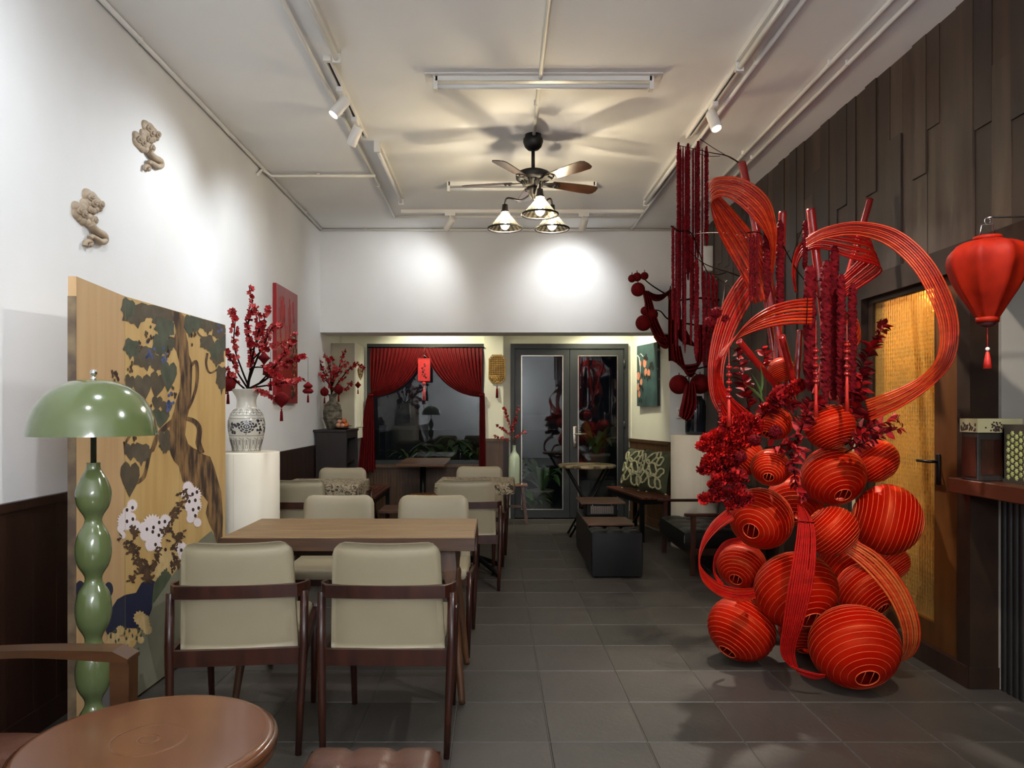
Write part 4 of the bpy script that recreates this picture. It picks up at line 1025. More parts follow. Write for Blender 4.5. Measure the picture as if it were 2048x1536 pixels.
PBROWN = mat('painted brown foliage', '#33231a', .6, c2='#5a4028', scale=20); PBLUE = mat('painted water', '#1b2038', .5, c2='#23283c', scale=6)
PHILL = mat('painted hill', '#6b6a57', .6, c2='#7a7763', scale=5, detail=7); PTAN = mat('painted tan flower', '#b0935f', .6, c2='#c2a877', scale=20)
PIND = mat('painted indigo berry', '#4a5a86', .6, c2='#33406a', scale=25); PMOSS = mat('painted moss', '#39412f', .6, c2='#4a513a', scale=15)
PEDGE = mat('painted panel edge', '#4a3a2c', .55, c2='#7b684c', scale=12)
scr = thing('folding_screen', 'tall gold folding screen painted with a tree, leaves and white flowers', 'folding screen', (SB_.x, SB_.y, 0))
SO = Vector((SB_.x, SB_.y, 0))
panels = []
for k, (a, c, m) in enumerate(((SA, SB_, GOLDP), (SB_, SC, GOLD), (SC, SD, GOLD))):
    t = (c-a).normalized(); n = Vector((t.y, -t.x))          # n points to +X (the room)
    th = .03 if k == 0 else .026
    A3 = Vector((a.x, a.y, 0)); C3 = Vector((c.x, c.y, 0)); N3 = Vector((n.x, n.y, 0)); T3 = Vector((t.x, t.y, 0))
    e = T3*.003
    b = MB(); z0 = Vector((0,0,.012)); z1 = Vector((0,0,SH))
    q = [A3+e-SO, C3-e-SO, C3-e-N3*th-SO, A3+e-N3*th-SO]
    b.hexa([v+z0 for v in q] + [v+z1 for v in q])
    o = b.build('panel', m, scr)
    panels.append((A3, C3, N3, T3, o, CX + F*a.x/a.y, CX + F*c.x/c.y))
    if k == 0:
        b = MB(); q = [A3-T3*.0012-SO, A3+e-SO, A3+e-N3*th-SO, A3-T3*.0012-N3*th-SO]
        b.hexa([v+z0 for v in q] + [v+Vector((0,0,SH-.075)) for v in q]); b.build('painted_edge', PEDGE, o)
def clipx(poly, xa, xb):
    for lim, sgn in ((xa, 1), (xb, -1)):
        out = []
        for i in range(len(poly)):
            p, q = poly[i], poly[(i+1) % len(poly)]
            ip, iq = sgn*(p[0]-lim) >= 0, sgn*(q[0]-lim) >= 0
            if ip: out.append(p)
            if ip != iq:
                w = (lim-p[0])/(q[0]-p[0]); out.append((lim, p[1]+w*(q[1]-p[1])))
        poly = out
        if len(poly) < 3: return []
    return poly
class Print:                                               # flat print on the panels, kept per panel and kind
    def __init__(s): s.mb = {}
    def poly(s, kind, pts, mi, layer):
        for pi, (A, C, N, T, o, xa, xb) in enumerate(panels):
            c = clipx(pts, xa+.3, xb-.3)
            if not c: continue
            vs = []
            for (x, y) in c:
                d = Vector(((x-CX)/F, 1, (CY-y)/F)); O = Vector((0,0,EYE))
                tt = (A-O).dot(N)/d.dot(N); p = O + d*tt
                p.z = min(SH-.002, max(.014, p.z))
                vs.append(p + N*(.0006 + .00022*layer) - SO)
            # closed in the (along, up) plane with the normal to the room
            s.mb.setdefault((pi, kind), MB()).add(vs, [list(range(len(vs)))], mi)
    def stroke(s, kind, pts, ws, mi, layer):
        pts = spline([(x, y, 0) for x, y in pts], 5); n = len(pts); L = []; Rr = []
        for i, p in enumerate(pts):
            t = (pts[min(i+1,n-1)]-pts[max(i-1,0)]).normalized(); q = i/(n-1)*(len(ws)-1); k = min(int(q), len(ws)-2)
            w = ws[k]+(ws[k+1]-ws[k])*(q-k); m = Vector((-t.y, t.x, 0))*w/2; L.append((p+m)[:2]); Rr.append((p-m)[:2])
        for i in range(n-1): s.poly(kind, [L[i], L[i+1], Rr[i+1], Rr[i]], mi, layer)
pr = Print()
zA = lambda L: [(130+x/4.518, 560+y/4.518) for x, y in L]
zB = lambda L: [(130+x/4.518, 880+y/4.518) for x, y in L]
zC = lambda L: [(130+x/5.909, 1180+y/5.909) for x, y in L]
# ground and water
pr.poly('ground', [(384,1098),(400,1080),(422,1062),(446,1095),(446,1300),(345,1345),(274,1400),(230,1432),(236,1360),(252,1310),(270,1290),(290,1245),(300,1218),(330,1170)], 0, 0)
pr.poly('ground', zC([(330,1300),(420,1050),(470,900),(600,780),(700,760),(640,1000),(600,1400),(330,1536)]), 3, 1)
pr.poly('ground', zB([(330,1640),(410,1536),(470,1440),(540,1400),(640,1380),(690,1290),(760,1250),(850,1300),(810,1400),(780,1536),(740,1640),(690,1720),(640,1700),(560,1700),(480,1740),(400,1800)]), 1, 2)
pr.poly('ground', zB([(780,1500),(800,1300),(880,1180),(930,1140),(960,1230),(900,1330),(830,1430)]), 2, 3)
for (cx_, cy_, rx, ry) in ((160, 1195, 13, 34), (217, 1179, 9, 15)):
    pr.poly('ground', [(cx_+rx*math.cos(2*PI*i/18), cy_+ry*math.sin(2*PI*i/18)) for i in range(18)], 1, 1)
# trunk and branches
left = zA([(940,262),(960,330),(990,400),(1000,470),(985,520),(925,505),(935,560),(975,605),(1005,640),(1030,740),(1045,850),(1040,980),(1000,1100),(985,1180),(945,1290),(940,1420)]) + zB([(945,90),(960,140),(985,190),(1025,230),(1040,290),(1060,370),(1120,425),(1200,450),(1260,520),(1290,560),(1270,660),(1300,750),(1340,830),(1385,985)])
right = zA([(1045,262),(1075,330),(1090,480),(1110,560),(1120,680),(1145,745),(1150,800),(1145,900),(1140,1050),(1115,1190),(1095,1290),(1085,1400),(1110,1480),(1160,1520)]) + zB([(1200,90),(1250,130),(1310,150),(1350,250),(1385,380),(1412,470),(1425,700),(1420,980)])
pr.poly('tree', left + right[::-1], 0, 2)
S = 4.518
pr.stroke('tree', zA([(1130,790),(1180,735),(1195,830),(1185,960),(1150,1080),(1110,1170)]), [5, 7, 6, 5], 0, 2)
pr.stroke('tree', zA([(1090,1250),(1165,1275),(1212,1340),(1205,1450)]) + zB([(1205,30),(1235,120)]), [8, 10, 11, 12], 0, 2)
pr.stroke('tree', zA([(975,1270),(890,1345),(830,1420),(790,1530)]) + zB([(765,110),(735,250),(705,340),(645,385)]), [9, 10, 8, 7, 9], 0, 2)
pr.stroke('tree', zA([(1285,660),(1275,760),(1310,840),(1400,790)]), [5, 4, 3], 0, 2)
pr.stroke('tree', zA([(1150,340),(1200,480),(1260,530)]), [4, 3], 0, 4)
pr.stroke('tree', zA([(600,1380),(540,1480)]) + zB([(535,20),(545,130)]), [6, 4, 4], 0, 2)
# leaves
IVY = [(0,1.05),(.22,.66),(.50,.62),(.60,.42),(1.0,.30),(.86,-.06),(.80,-.50),(.46,-.66),(.10,-.56),(-.16,-.60),(-.56,-.70),(-.86,-.42),(-.84,0),(-1.0,.36),(-.58,.46),(-.46,.66),(-.2,.68)]
HRT = [(0,1),(.30,.66),(.62,.30),(.86,-.15),(.80,-.55),(.45,-.80),(.10,-.66),(0,-.52),(-.12,-.68),(-.45,-.82),(-.82,-.52),(-.88,-.12),(-.60,.32),(-.28,.68)]
rl = random.Random(3)
def pleaf(x, y, w, h, z, ivy=True):
    r = rl.uniform(-.25, .25); c, s_ = math.cos(r), math.sin(r)
    pts = z([(x + w*1.12*(a*c-b_*s_), y + h*1.12*(a*s_+b_*c)) for a, b_ in (IVY if ivy else HRT)])
    k = rl.randrange(3)
    pr.poly('leaves', pts, k, 4 + rl.uniform(0, 2))
for (x, y, w, h) in ((640,300,120,120),(570,250,60,110),(780,275,95,80),(880,330,90,130),(900,430,85,110),(860,580,70,120),(720,700,105,110),(600,610,70,100),(690,650,70,80),(830,740,75,90),(930,590,55,80),
                     (1125,400,50,110),(1180,370,60,110),(1290,400,55,90),(1280,560,60,80),(1390,450,60,100),(1425,560,40,110),(1375,690,60,90),(1415,880,50,140)):
    pleaf(x, y, w, h, zA)
for (x, y, w, h) in ((700,970,85,130),(830,940,75,120),(935,860,75,140),(580,930,48,85),(830,1110,50,70),(860,1240,85,90),(915,1150,55,65),(900,1450,55,110),(1355,630,60,100)):
    pleaf(x, y, w, h, zA, False)
for (x, y, w, h, i) in ((590,100,60,80,0),(690,110,75,110,1),(585,340,90,160,0),(900,50,50,70,1)):
    pleaf(x, y, w, h, zB, i)
# berries and twigs
for (x, y, n_) in ((760,650,10),(945,1120,14),(885,680,6),(1395,420,6)):
    for k in range(n_):
        a, c = x+rl.gauss(0,17), y+rl.gauss(0,34)
        pr.poly('leaves', zA([(a+13*math.cos(2*PI*i/7), c+16*math.sin(2*PI*i/7)) for i in range(7)]), 3, 7)
for (x, y, n_) in ((755,500,14),(665,610,6),(575,810,7),(450,840,14),(930,640,7),(1150,490,7),(620,1420,10),(980,1040,7),(780,1170,5)):
    for k in range(n_):
        a, c = x+rl.gauss(0,16), y+rl.gauss(0,32)
        pr.poly('leaves', zA([(a+9*math.cos(2*PI*i/6), c+17*math.sin(2*PI*i/6)) for i in range(6)]), 4, 7)
# white flowers
def daisy(x, y, r, z, mi=0, n=20, sy=1.15, lay=3):
    pts = []
    for i in range(2*n): q = 1.1*r*(1 if i % 2 == 0 else .78); pts.append((x+q*math.cos(PI*i/n), y+q*sy*math.sin(PI*i/n)))
    pr.poly('flowers', z(pts), mi, lay + rl.uniform(0, .8))
for (x, y, r) in ((605,590,48),(555,650,40),(545,735,74),(600,700,40),(790,780,92),(905,730,52),(800,890,72),(770,950,50),(1110,430,50),(1160,500,68),(1170,590,62),(1150,660,50),(1195,745,36),(1050,980,52),(1060,1040,40),(520,860,30),(640,770,40),(720,860,46),(860,830,44),(830,960,40),(1130,710,36),(1120,600,44),(500,800,34),(1085,490,40),(700,790,40)):
    daisy(x, y, r, zB)
for (x, y) in ((607,612),(557,632),(557,735),(610,715),(797,790),(737,806),(845,860),(900,737),(790,830),(1150,490),(1190,470),(1120,555),(1175,545),(1205,615),(1155,630),(1175,685),(1048,995),(848,745),(815,945),(905,990)):
    pr.poly('flowers', zB([(x+13*math.cos(2*PI*i/8), y+18*math.sin(2*PI*i/8)) for i in range(8)]), 1, 5)
# brown foliage
for path, n_, sp in ((((520,870),(600,980),(650,1080),(720,1170),(740,1260)), 60, 38), (((900,830),(960,760),(1000,640),(1050,540),(1090,490)), 46, 28), (((1070,830),(1010,900),(960,980)), 22, 30), (((600,800),(660,850)), 14, 26), (((690,1080),(740,1180),(760,1260)), 40, 34), (((840,960),(820,1100),(790,1180)), 26, 26), (((1000,1000),(1005,1100),(960,1200)), 22, 26), (((560,1290),(640,1220)), 8, 26)):
    for k in range(n_):
        q = rl.random()*(len(path)-1); i = int(q); w = q-i
        x = path[i][0]*(1-w)+path[i+1][0]*w+rl.gauss(0,sp*.7); y = path[i][1]*(1-w)+path[i+1][1]*w+rl.gauss(0,sp*.8); a = rl.uniform(0, 2*PI); L = rl.uniform(18, 40); W = L*.5
        c, s_ = math.cos(a), math.sin(a)
        pr.poly('flowers', zB([(x+L*u*c-W*v*s_, y+L*u*s_+W*v*c) for u, v in ((-1,0),(-.3,.8),(.1,.4),(.4,.8),(1,0),(.4,-.8),(.1,-.4),(-.3,-.8))]), 2, 5 + rl.uniform(0,1))
for (x, y, r) in ((880,330,75),(930,400,70),(970,470,55),(890,590,42),(960,330,30),(780,560,40),(820,500,32),(690,650,60),(730,610,40),(550,560,55),(520,640,50),(570,700,60),(600,560,46),(650,480,55),(620,620,60),(640,740,50)):
    daisy(x, y, r, zC, 3, 12, 1.1, 5)
for (x, y, r) in ((880,1050,60),(940,1060,55),(870,1130,45),(960,1150,45),(830,1190,40)):
    daisy(x, y, r, zB, 3, 10, 1.3, 3)
for k in range(26):
    x, y = rl.uniform(500, 900), rl.uniform(430, 760)
    if y < 900 - x: continue
    pr.poly('flowers', zC([(x+rl.uniform(8,18)*math.cos(2*PI*i/7), y+rl.uniform(14,34)*math.sin(2*PI*i/7)) for i in range(7)]), 4, 7)
for (pi, kind), b in pr.mb.items():
    ms = {'ground': [PHILL, PBLUE, PMOSS, mat('painted bluish ground', '#5c5a60', .6, c2='#6f6a66', scale=6)], 'tree': [TRUNK], 'leaves': PLEAF + [PIND, PBROWN], 'flowers': [PWHITE, PDOT, PBROWN, PTAN, PMOSS]}[kind]
    b.build('painted_'+kind, ms, panels[pi][4])['kind'] = 'stuff'

# ------------------------------------------------------------------ green mushroom floor lamp
LX, LY = (187-CX)/F*2.5, 2.5; k = 2.5/F
lp = thing('floor_lamp', 'sage green floor lamp with dome shade and beaded column', 'floor lamp', (LX, LY, 0))
zz = lambda y: EYE + (CY-y)*k
prof = [(1e-4, 760), (20, 759), (45, 764), (70, 776), (92, 795), (106, 818), (114, 842), (118.5, 866), (119, 871)]
inner = [(117.5, 871), (116, 862), (110, 838), (95, 800), (70, 780), (1e-4, 764)]
b = MB(); b.lathe([(r*k, zz(y)) for r, y in prof[::1]], 64); b.lathe([(r*k, zz(y)) for r, y in [(119,871)] + inner], 64); b.build('lamp_shade', GREEN, lp)
b = MB(); b.lathe([(5*k, zz(760)), (6*k, zz(756)), (3*k, zz(754)), (3*k, zz(752)), (6.5*k, zz(748)), (7*k, zz(744)), (5*k, zz(740)), (1e-4, zz(738.5))], 16); b.build('finial', CHROME, lp)
b = MB(); b.tube([(0,0,zz(932)), (0,0,zz(770))], 5.5*k, 14); b.build('stem', STEMG, lp)
ctrl = [(13,925),(13.5,938),(24,957),(33,985),(29,1012),(15.5,1040),(29,1070),(33.5,1099),(29,1128),(15.5,1157),(29,1187),(33.5,1218),(29,1248),(15.5,1279),(29,1310),(33.5,1343),(29,1374),(15.5,1404),(29,1434),(34,1464),(30,1490),(18,1520),(28,1548),(60,1575),(78,1590),(80,1600),(80,1603.5)]
sp = spline([(r, y, 0) for r, y in ctrl], 6)
b = MB(); b.lathe([(1e-4, zz(925)), (11*k, zz(925))] + [(max(.5, p.x)*k, max(0, zz(p.y))) for p in sp], 40); b.build('column', GREEN, lp)

# ------------------------------------------------------------------ carved cloud plaques on the left wall
CARV = mat('carved pale wood', '#a8967f', .6, c2='#8f7d66', scale=14, bump=.08, bscale=40)
def cloud(label, ox, oy, s):
    px = lambda x, y: onx(ox + x*s, oy + y*s, XL)
    base = px(365, 1100); t = thing('cloud_plaque', label, 'wall ornament', base)
    b = MB()
    for (x, y, r, h) in ((395,860,66,.022),(440,880,60,.026),(480,920,52,.026),(430,925,46,.034),(505,945,40,.034),(505,985,34,.026),(440,1010,40,.02),(275,985,58,.022),(270,1040,52,.022),(310,1030,50,.028),(345,1060,52,.03),(330,1110,48,.024),(385,1140,46,.026),(430,1110,46,.034),(300,1075,50,.02),(400,990,45,.024),(355,945,48,.022),(385,930,44,.026),(340,985,46,.026),(470,1000,36,.022),(395,1080,44,.026)):
        c = px(x, y) - base; ru = abs(px(x+r, y).y - px(x-r, y).y)/2; rv = r*s*(base.y/F)*1.2; ru *= .9
        # low dome on the wall
        for i in range(1):
            K = 5; prof = [(math.cos(PI/2*j/K), math.sin(PI/2*j/K)) for j in range(K)] + [(1e-4, 1)]
            vs = []; n = 20
            for (q, zq) in [(1, -.02/h)] + prof:
                for j in range(n):
                    a = 2*PI*j/n; vs.append(c + Vector((h*zq*.62 + (0 if zq < 0 else .004), ru*q*math.cos(a), rv*q*math.sin(a))))
            b.add(vs, [(l*n+j, l*n+(j+1)%n, (l+1)*n+(j+1)%n, (l+1)*n+j) for l in range(len(prof)) for j in range(n)], 0, True)
    b.build('cloud_body', CARV, t)
    for (x, y, r) in ((430,925,44),(505,945,38),(430,1110,44),(325,1045,40),(275,1005,40),(395,865,40),(385,1000,30)):
        pts = []
        for j in range(26):
            a = j*.48; q = r*(1-j/27); p = px(x+q*math.cos(a)*.8, y+q*math.sin(a)); pts.append(p - base + Vector((.017 + .011*j/26, 0, 0)))
        b = MB(); b.tube(pts, .0062, 6); b.build('scroll', CARV, t)
    tail = [px(x, y) - base + Vector((.016,0,0)) for x, y in ((390,1150),(420,1200),(480,1245),(535,1275),(548,1325),(510,1345),(455,1315),(405,1290),(385,1305))]
    b = MB(); sp = spline(tail, 5); n = len(sp); b.tube(sp, [.021 - .009*i/n for i in range(n)], 10); b.build('tail', CARV, t)
    hk = [px(x, y) - base + Vector((.012,0,0)) for x, y in ((345,1385),(350,1345),(385,1335),(410,1355),(395,1380),(380,1365))]
    b = MB(); b.tube(spline(hk, 4), .011, 8); b.build('curl', CARV, t)
cloud('carved cloud plaque low on the left wall, nearer to us', 100, 230, 1/5.296)
cloud('carved cloud plaque high on the left wall near the ceiling', 228, 115, .86/5.296)

# ------------------------------------------------------------------ red painting on the left wall
REDP = mat('red lacquer painting', '#8f0b0e', .35, c2='#76070a', scale=7, bump=.12, bscale=12)
pa = thing('red_painting', 'tall red textured panel painting on the left wall', 'painting', (XL, 6.62, 1.39))
b = MB(); b.rbox(.018, 0, .51, .034, .67, 1.02, .003, 1, smooth=False); b.build('canvas', REDP, pa)
b = MB(); rl = random.Random(5)
for k in range(26):
    y0 = rl.uniform(-.26, .2); z0 = rl.uniform(.55, .95); pts = [(.0365, y0+i*.012*rl.uniform(.3,1), z0 - i*.05 + rl.uniform(-.008,.008)) for i in range(5)]
    b.tube(pts, .0022, 4)
b.build('light_brushwork', mat('pale red brushwork', '#b0423c', .5), pa)
b = MB()
for k in range(46):
    v = rl.uniform(0, .62); y0 = .16 + .1*v/.62 + rl.gauss(0, .045); y0 = min(.31, y0)
    b.ball((.0365, y0, .05+v), rl.uniform(.012, .028), 7, 4, sx=.12)
b.build('dark_foliage', mat('dark painted foliage', '#2a150f', .5), pa)
b = MB()
for k in range(34):
    v = rl.uniform(.05, .58); y0 = min(.31, .17 + .1*v/.6 + rl.gauss(0, .045)); b.ball((.038, y0, .05+v), rl.uniform(.006, .013), 7, 4, sx=.12)
b.build('gold_flecks', mat('gold painted flecks', '#a9844a', .4), pa)

# ------------------------------------------------------------------ pedestals, vases, plum branches
def pedestal(label, x, y, r, h):
    t = thing('round_pedestal', label, 'pedestal', (x, y, 0))
    b = MB(); b.lathe([(1e-4,h),(r-.004,h),(r,h-.004),(r,.012),(r-.006,0),(1e-4,0)], 64); b.build('drum', PED, t)
    b = MB(); b.box(-.0008,.0008,-r-.0006,-r+.004,.02,h-.01); b.build('seam', mat('pedestal seam %s' % label[:5], '#b9b09c', .7), t)
pedestal('ivory round pedestal on the left carrying the patterned vase', -1.64, 4.86, .218, 1.052)
pedestal('ivory round pedestal on the right carrying the dark fluted vase', 1.945, 7.22, .225, 1.088)

PORC = mat('grey white porcelain', '#c9c4b6', .25, c2='#bcb6a6', scale=5, coat=.4)
INK = mat('blue black glaze', '#25252b', .25, c2='#34343c', scale=12, coat=.3)
VC = P(493, 905, 4.86); k = 4.86/F
vprof = [(26,905),(27,903),(27,898),(31,882),(34.5,866),(35.5,850),(34,838),(29,826),(21,818),(19,812),(18.5,804),(20,796),(24,789),(28.5,782),(29.5,780)]
vz = lambda y: (905-y)*k
vs1 = thing('floral_vase', 'white porcelain vase with dark flower pattern on the left pedestal', 'vase', (VC.x, VC.y, 1.052))
b = MB(); full = spline([(r, y, 0) for r, y in vprof], 4)
b.lathe([(1e-4, 0)] + [(p.x*k, vz(p.y)) for p in full] + [(28*k, vz(779.5)), (22*k, vz(789)), (17*k, vz(797)), (1e-4, vz(812))], 48); b.build('body', PORC, vs1)
def vr(y):
    for i in range(len(full)-1):
        y0, y1 = full[i].y, full[i+1].y
        if y1 <= y <= y0: w = (y0-y)/(y0-y1+1e-9); return full[i].x*(1-w)+full[i+1].x*w
    return full[0].x
def vp(a, y, off=.0012):                                    # a in radians, 0 faces the viewer
    r = vr(y)*k + off; an = -PI/2 + a + .325
    return Vector((r*math.cos(an), r*math.sin(an), vz(y)))
ink = MB(); rl = random.Random(11)
def vline(pts, w=.0016): ink.tube([vp(a, y, .0005) for a, y in pts], w, 5)
for y in (838, 832, 866+6, 872, 826, 902): vline([(2*PI*i/48, y) for i in range(49)], .0011)
for i in range(14):
    a = 2*PI*i/14; w = .20
    vline([(a-w, 876), (a-w, 897), (a-w*.6, 902), (a+w*.6, 902), (a+w, 897), (a+w, 880), (a, 876)], .0013)
    vline([(a-w*.5, 880), (a-w*.4, 897), (a+w*.4, 897), (a+w*.5, 880)], .0010); vline([(a, 880), (a, 890)], .002)
    vline([(a-w, 830), (a-w*.6, 822), (a, 819.5), (a+w*.6, 822), (a+w, 830)], .0013); vline([(a, 822), (a, 829)], .0018)
peony = []
for a0 in (0, 2*PI/3, 4*PI/3):
    for ring, (n_, rr) in enumerate(((1, .0), (5, .13), (8, .27), (11, .40))):
        for i in range(n_):
            a = 2*PI*i/n_ + ring*.4; ca, cy_ = a0 + rr*math.cos(a), 854 + rr*28*math.sin(a); w = .078 if ring else .06
            peony.append([(ca + (w*math.cos(a)*math.cos(u)*.7 - w*1.25*math.sin(a)*math.sin(u)), cy_ + 28*(w*math.sin(a)*math.cos(u)*.7 + w*1.25*math.cos(a)*math.sin(u))) for u in [2*PI*j/9 for j in range(9)]])
    vline([(a0+.02, 860), (a0, 866), (a0-.05, 870)], .002)
petals = MB()
for q in peony: petals.add([vp(a, y) for a, y in q], [tuple(range(9))])
for i in range(190):
    a = rl.uniform(-PI, PI); y = rl.uniform(841, 869)
    if min(abs(((a - a0 + PI) % (2*PI)) - PI) for a0 in (0, 2*PI/3, 4*PI/3)) < .44: continue
    w = rl.uniform(.055, .095); h = rl.uniform(1.7, 3.0); r0 = rl.uniform(0, PI)
    petals.add([vp(a + w*math.cos(r0+2*PI*j/7)*rl.uniform(.75,1.1), y + h*math.sin(r0+2*PI*j/7)) for j in range(7)], [tuple(range(7))])
ink.build('painted_lines', INK, vs1); petals.build('painted_leaves', INK, vs1)['kind'] = 'stuff'

STONE = mat('rough grey stoneware', '#6f6756', .85, c2='#3f392e', scale=22, lo=.4, hi=.62, bump=.5, bscale=45)
V2 = P(665, 858, 7.95); k2 = 7.95/F
vs2 = thing('stoneware_vase', 'rough grey stoneware vase with ridged bands on the dark cabinet', 'vase', (V2.x, V2.y, 1.125))
pf = [(10,0),(11,.5),(14,9),(17,18),(18.5,22),(17.8,24),(18.3,27),(18.6,33),(17.9,36),(18.2,38),(15,48),(10.5,54),(7,57),(6.6,60),(7,66),(9.5,69),(10,70)]
b = MB(); b.lathe([(1e-4,0)] + [(r*k2, z*k2) for r, z in pf] + [(9*k2,70*k2),(6*k2,66*k2),(1e-4,60*k2)], 36); b.build('body', STONE, vs2)
b = MB()
for z, r in ((22,18.8),(37,18.6),(48,15.4)): b.lathe([((r)*k2,(z-1)*k2),((r+.9)*k2,z*k2),(r*k2,(z+1)*k2)], 36)
b.build('ridge_band', STONE, vs2)

def blossom_mesh(m, s=.016):
    b = MB()
    for i in range(5):
        a = 2*PI*i/5; c = Vector((math.cos(a), math.sin(a), .35)); d = Vector((-math.sin(a), math.cos(a), 0))
        p0 = Vector((0,0,-.2))*s; p1 = c*.75*s + d*.55*s; p2 = c*1.15*s + Vector((0,0,.25*s)); p3 = c*.75*s - d*.55*s; pm = c*.6*s - Vector((0,0,.15*s))
        b.add([p0, p1, p2, p3, pm], [(0,3,4),(3,2,4),(2,1,4),(1,0,4)], 0, True)
    b.ball((0,0,.05*s), .28*s, 6, 4)
    return b.mesh('blossom', m)
BL1, BL2 = blossom_mesh(BLOS), blossom_mesh(BLOSP)
BUDM = MB().ball((0,0,0), .005, 6, 5).mesh('bud', BUD)
def plum(name, label, base, stems, dens, seed, wood=TWIG, meshes=(BL1, BL1, BL2), size=1.0, rad=.008, spread=.012, skip=.28):
    """stems: list of (polyline of world points, start radius); blossoms sit along them"""
    r = random.Random(seed); t = thing(name, label, 'branches', base); B = Vector(base)
    for (pts, r0) in stems:
        sp = spline([Vector(p)-B for p in pts], 6); n = len(sp)
        b = MB(); b.tube(sp, [r0*(1-.8*i/(n-1)) + .0008 for i in range(n)], 6); b.build('branch', wood, t)
        L = sum((sp[i+1]-sp[i]).length for i in range(n-1)); cnt = int(L*dens)
        for j in range(cnt):
            q = skip + (1-skip)*(j + r.random())/max(1, cnt)
            if q > .97: continue
            i = min(n-2, int(q*(n-1))); p = sp[i].lerp(sp[i+1], q*(n-1)-i)
            o = Vector((r.gauss(0,1), r.gauss(0,1), r.gauss(0,1))).normalized()
            M4 = Matrix.Translation(p + o*spread*r.uniform(.3, 1.3)) @ axmtx(o + Vector((0,-.5,.2))).to_4x4() @ Matrix.Scale(size*r.uniform(.7, 1.25), 4)
            inst('blossom', r.choice(meshes), t, mtx=M4)
        inst('bud', BUDM, t, sp[-1]); inst('bud', BUDM, t, sp[-3])
    return t
def pst(Y, *pts):                                           # polyline: (px, py, depth offset)
    return [P(x, y, Y + (o[0] if o else 0)) for (x, y, *o) in pts]
Y1 = 4.86
st = [(pst(Y1, (493,800),(497,765),(503,730),(500,690),(496,650,.02),(505,610,.03),(498,572,.04)), .010),
      (pst(Y1, (496,770),(482,735,-.05),(468,690,-.08),(470,640,-.1),(464,620,-.1)), .006),
      (pst(Y1, (494,775),(475,745,.05),(460,715,.08),(447,700,.1)), .006), (pst(Y1, (492,780),(470,760,-.06),(450,735,-.08)), .006),
      (pst(Y1, (498,760),(515,715,.04),(532,680,.06),(545,655,.08),(562,650,.1)), .007), (pst(Y1, (500,740),(510,690,-.06),(520,650,-.08),(512,615,-.08)), .006),
      (pst(Y1, (497,778),(530,760,.06),(560,735,.1),(585,720,.14),(612,712,.16)), .008), (pst(Y1, (500,776),(540,770,-.04),(575,765,-.06),(605,762,-.06)), .006),
      (pst(Y1, (505,720),(525,700,-.1),(550,690,-.14),(575,685,-.16)), .005), (pst(Y1, (520,765),(548,735,0),(575,700,.04),(592,668,.06)), .005),
      (pst(Y1, (494,785),(520,782,-.05),(548,792,-.08)), .005), (pst(Y1, (505,700),(520,672),(528,640),(538,612)), .004), (pst(Y1, (470,755),(455,775,-.05),(448,790,-.06)), .004),
      (pst(Y1, (503,735),(525,735,-.12),(545,745,-.16),(560,758,-.18)), .005), (pst(Y1, (515,715),(525,690,.1),(530,665,.12)), .004)]
plum('plum_branches', 'tall red plum blossom branches in the patterned vase', (VC.x, VC.y, 1.052+vz(812)), st, 62, 21, size=1.12, spread=.014, skip=.34)
Y2 = 7.95
st = [(pst(Y2, (664,800),(662,770),(660,740),(648,705)), .010), (pst(Y2, (663,775),(675,745),(684,715),(688,700)), .007), (pst(Y2, (663,785),(684,755,.05),(702,735,.06),(716,728,.06),(728,740,.04)), .007),
      (pst(Y2, (662,780),(652,755,.04),(645,735,.05),(640,722,.05)), .006), (pst(Y2, (664,790),(690,778),(705,760)), .006), (pst(Y2, (661,770),(650,760),(638,748,-.05)), .005),
      (pst(Y2, (664,770),(668,740,-.08),(662,712,-.1)), .005), (pst(Y2, (664,765),(680,740,-.06),(696,722,-.08)), .005)]
plum('plum_branches', 'small red plum blossom branches in the stoneware vase', (V2.x, V2.y, 1.125+62*k2), st, 46, 22, size=1.25, spread=.016, skip=.2)

# dark fluted vase on the right pedestal
FV = mat('dark blue glass', '#0d141c', .1, coat=.6, c2='#16222e', scale=5)
fv = thing('fluted_vase', 'dark fluted glass vase on the right ivory pedestal', 'vase', (1.955, 7.22, 1.088))
b = MB(); n = 96; pf = [(.062,0),(.092,.002),(.096,.02),(.098,.20),(.098,.28),(.090,.33),(.070,.355),(.062,.37)]
vsl = []
for (r, z) in pf:
    for j in range(n):
        a = 2*PI*j/n; q = r*(1+.035*abs(math.sin(a*12)) if .02 < z < .34 else 1); vsl.append((q*math.cos(a), q*math.sin(a), z))
b.add(vsl, [(l*n+j, l*n+(j+1)%n, (l+1)*n+(j+1)%n, (l+1)*n+j) for l in range(len(pf)-1) for j in range(n)] + [tuple(reversed(range(n)))], 0, True); b.build('body', FV, fv)
b = MB(); b.lathe([(.060,.365),(.064,.368),(.064,.378),(.056,.378),(.055,.30)], 40); b.build('rim', FV, fv)

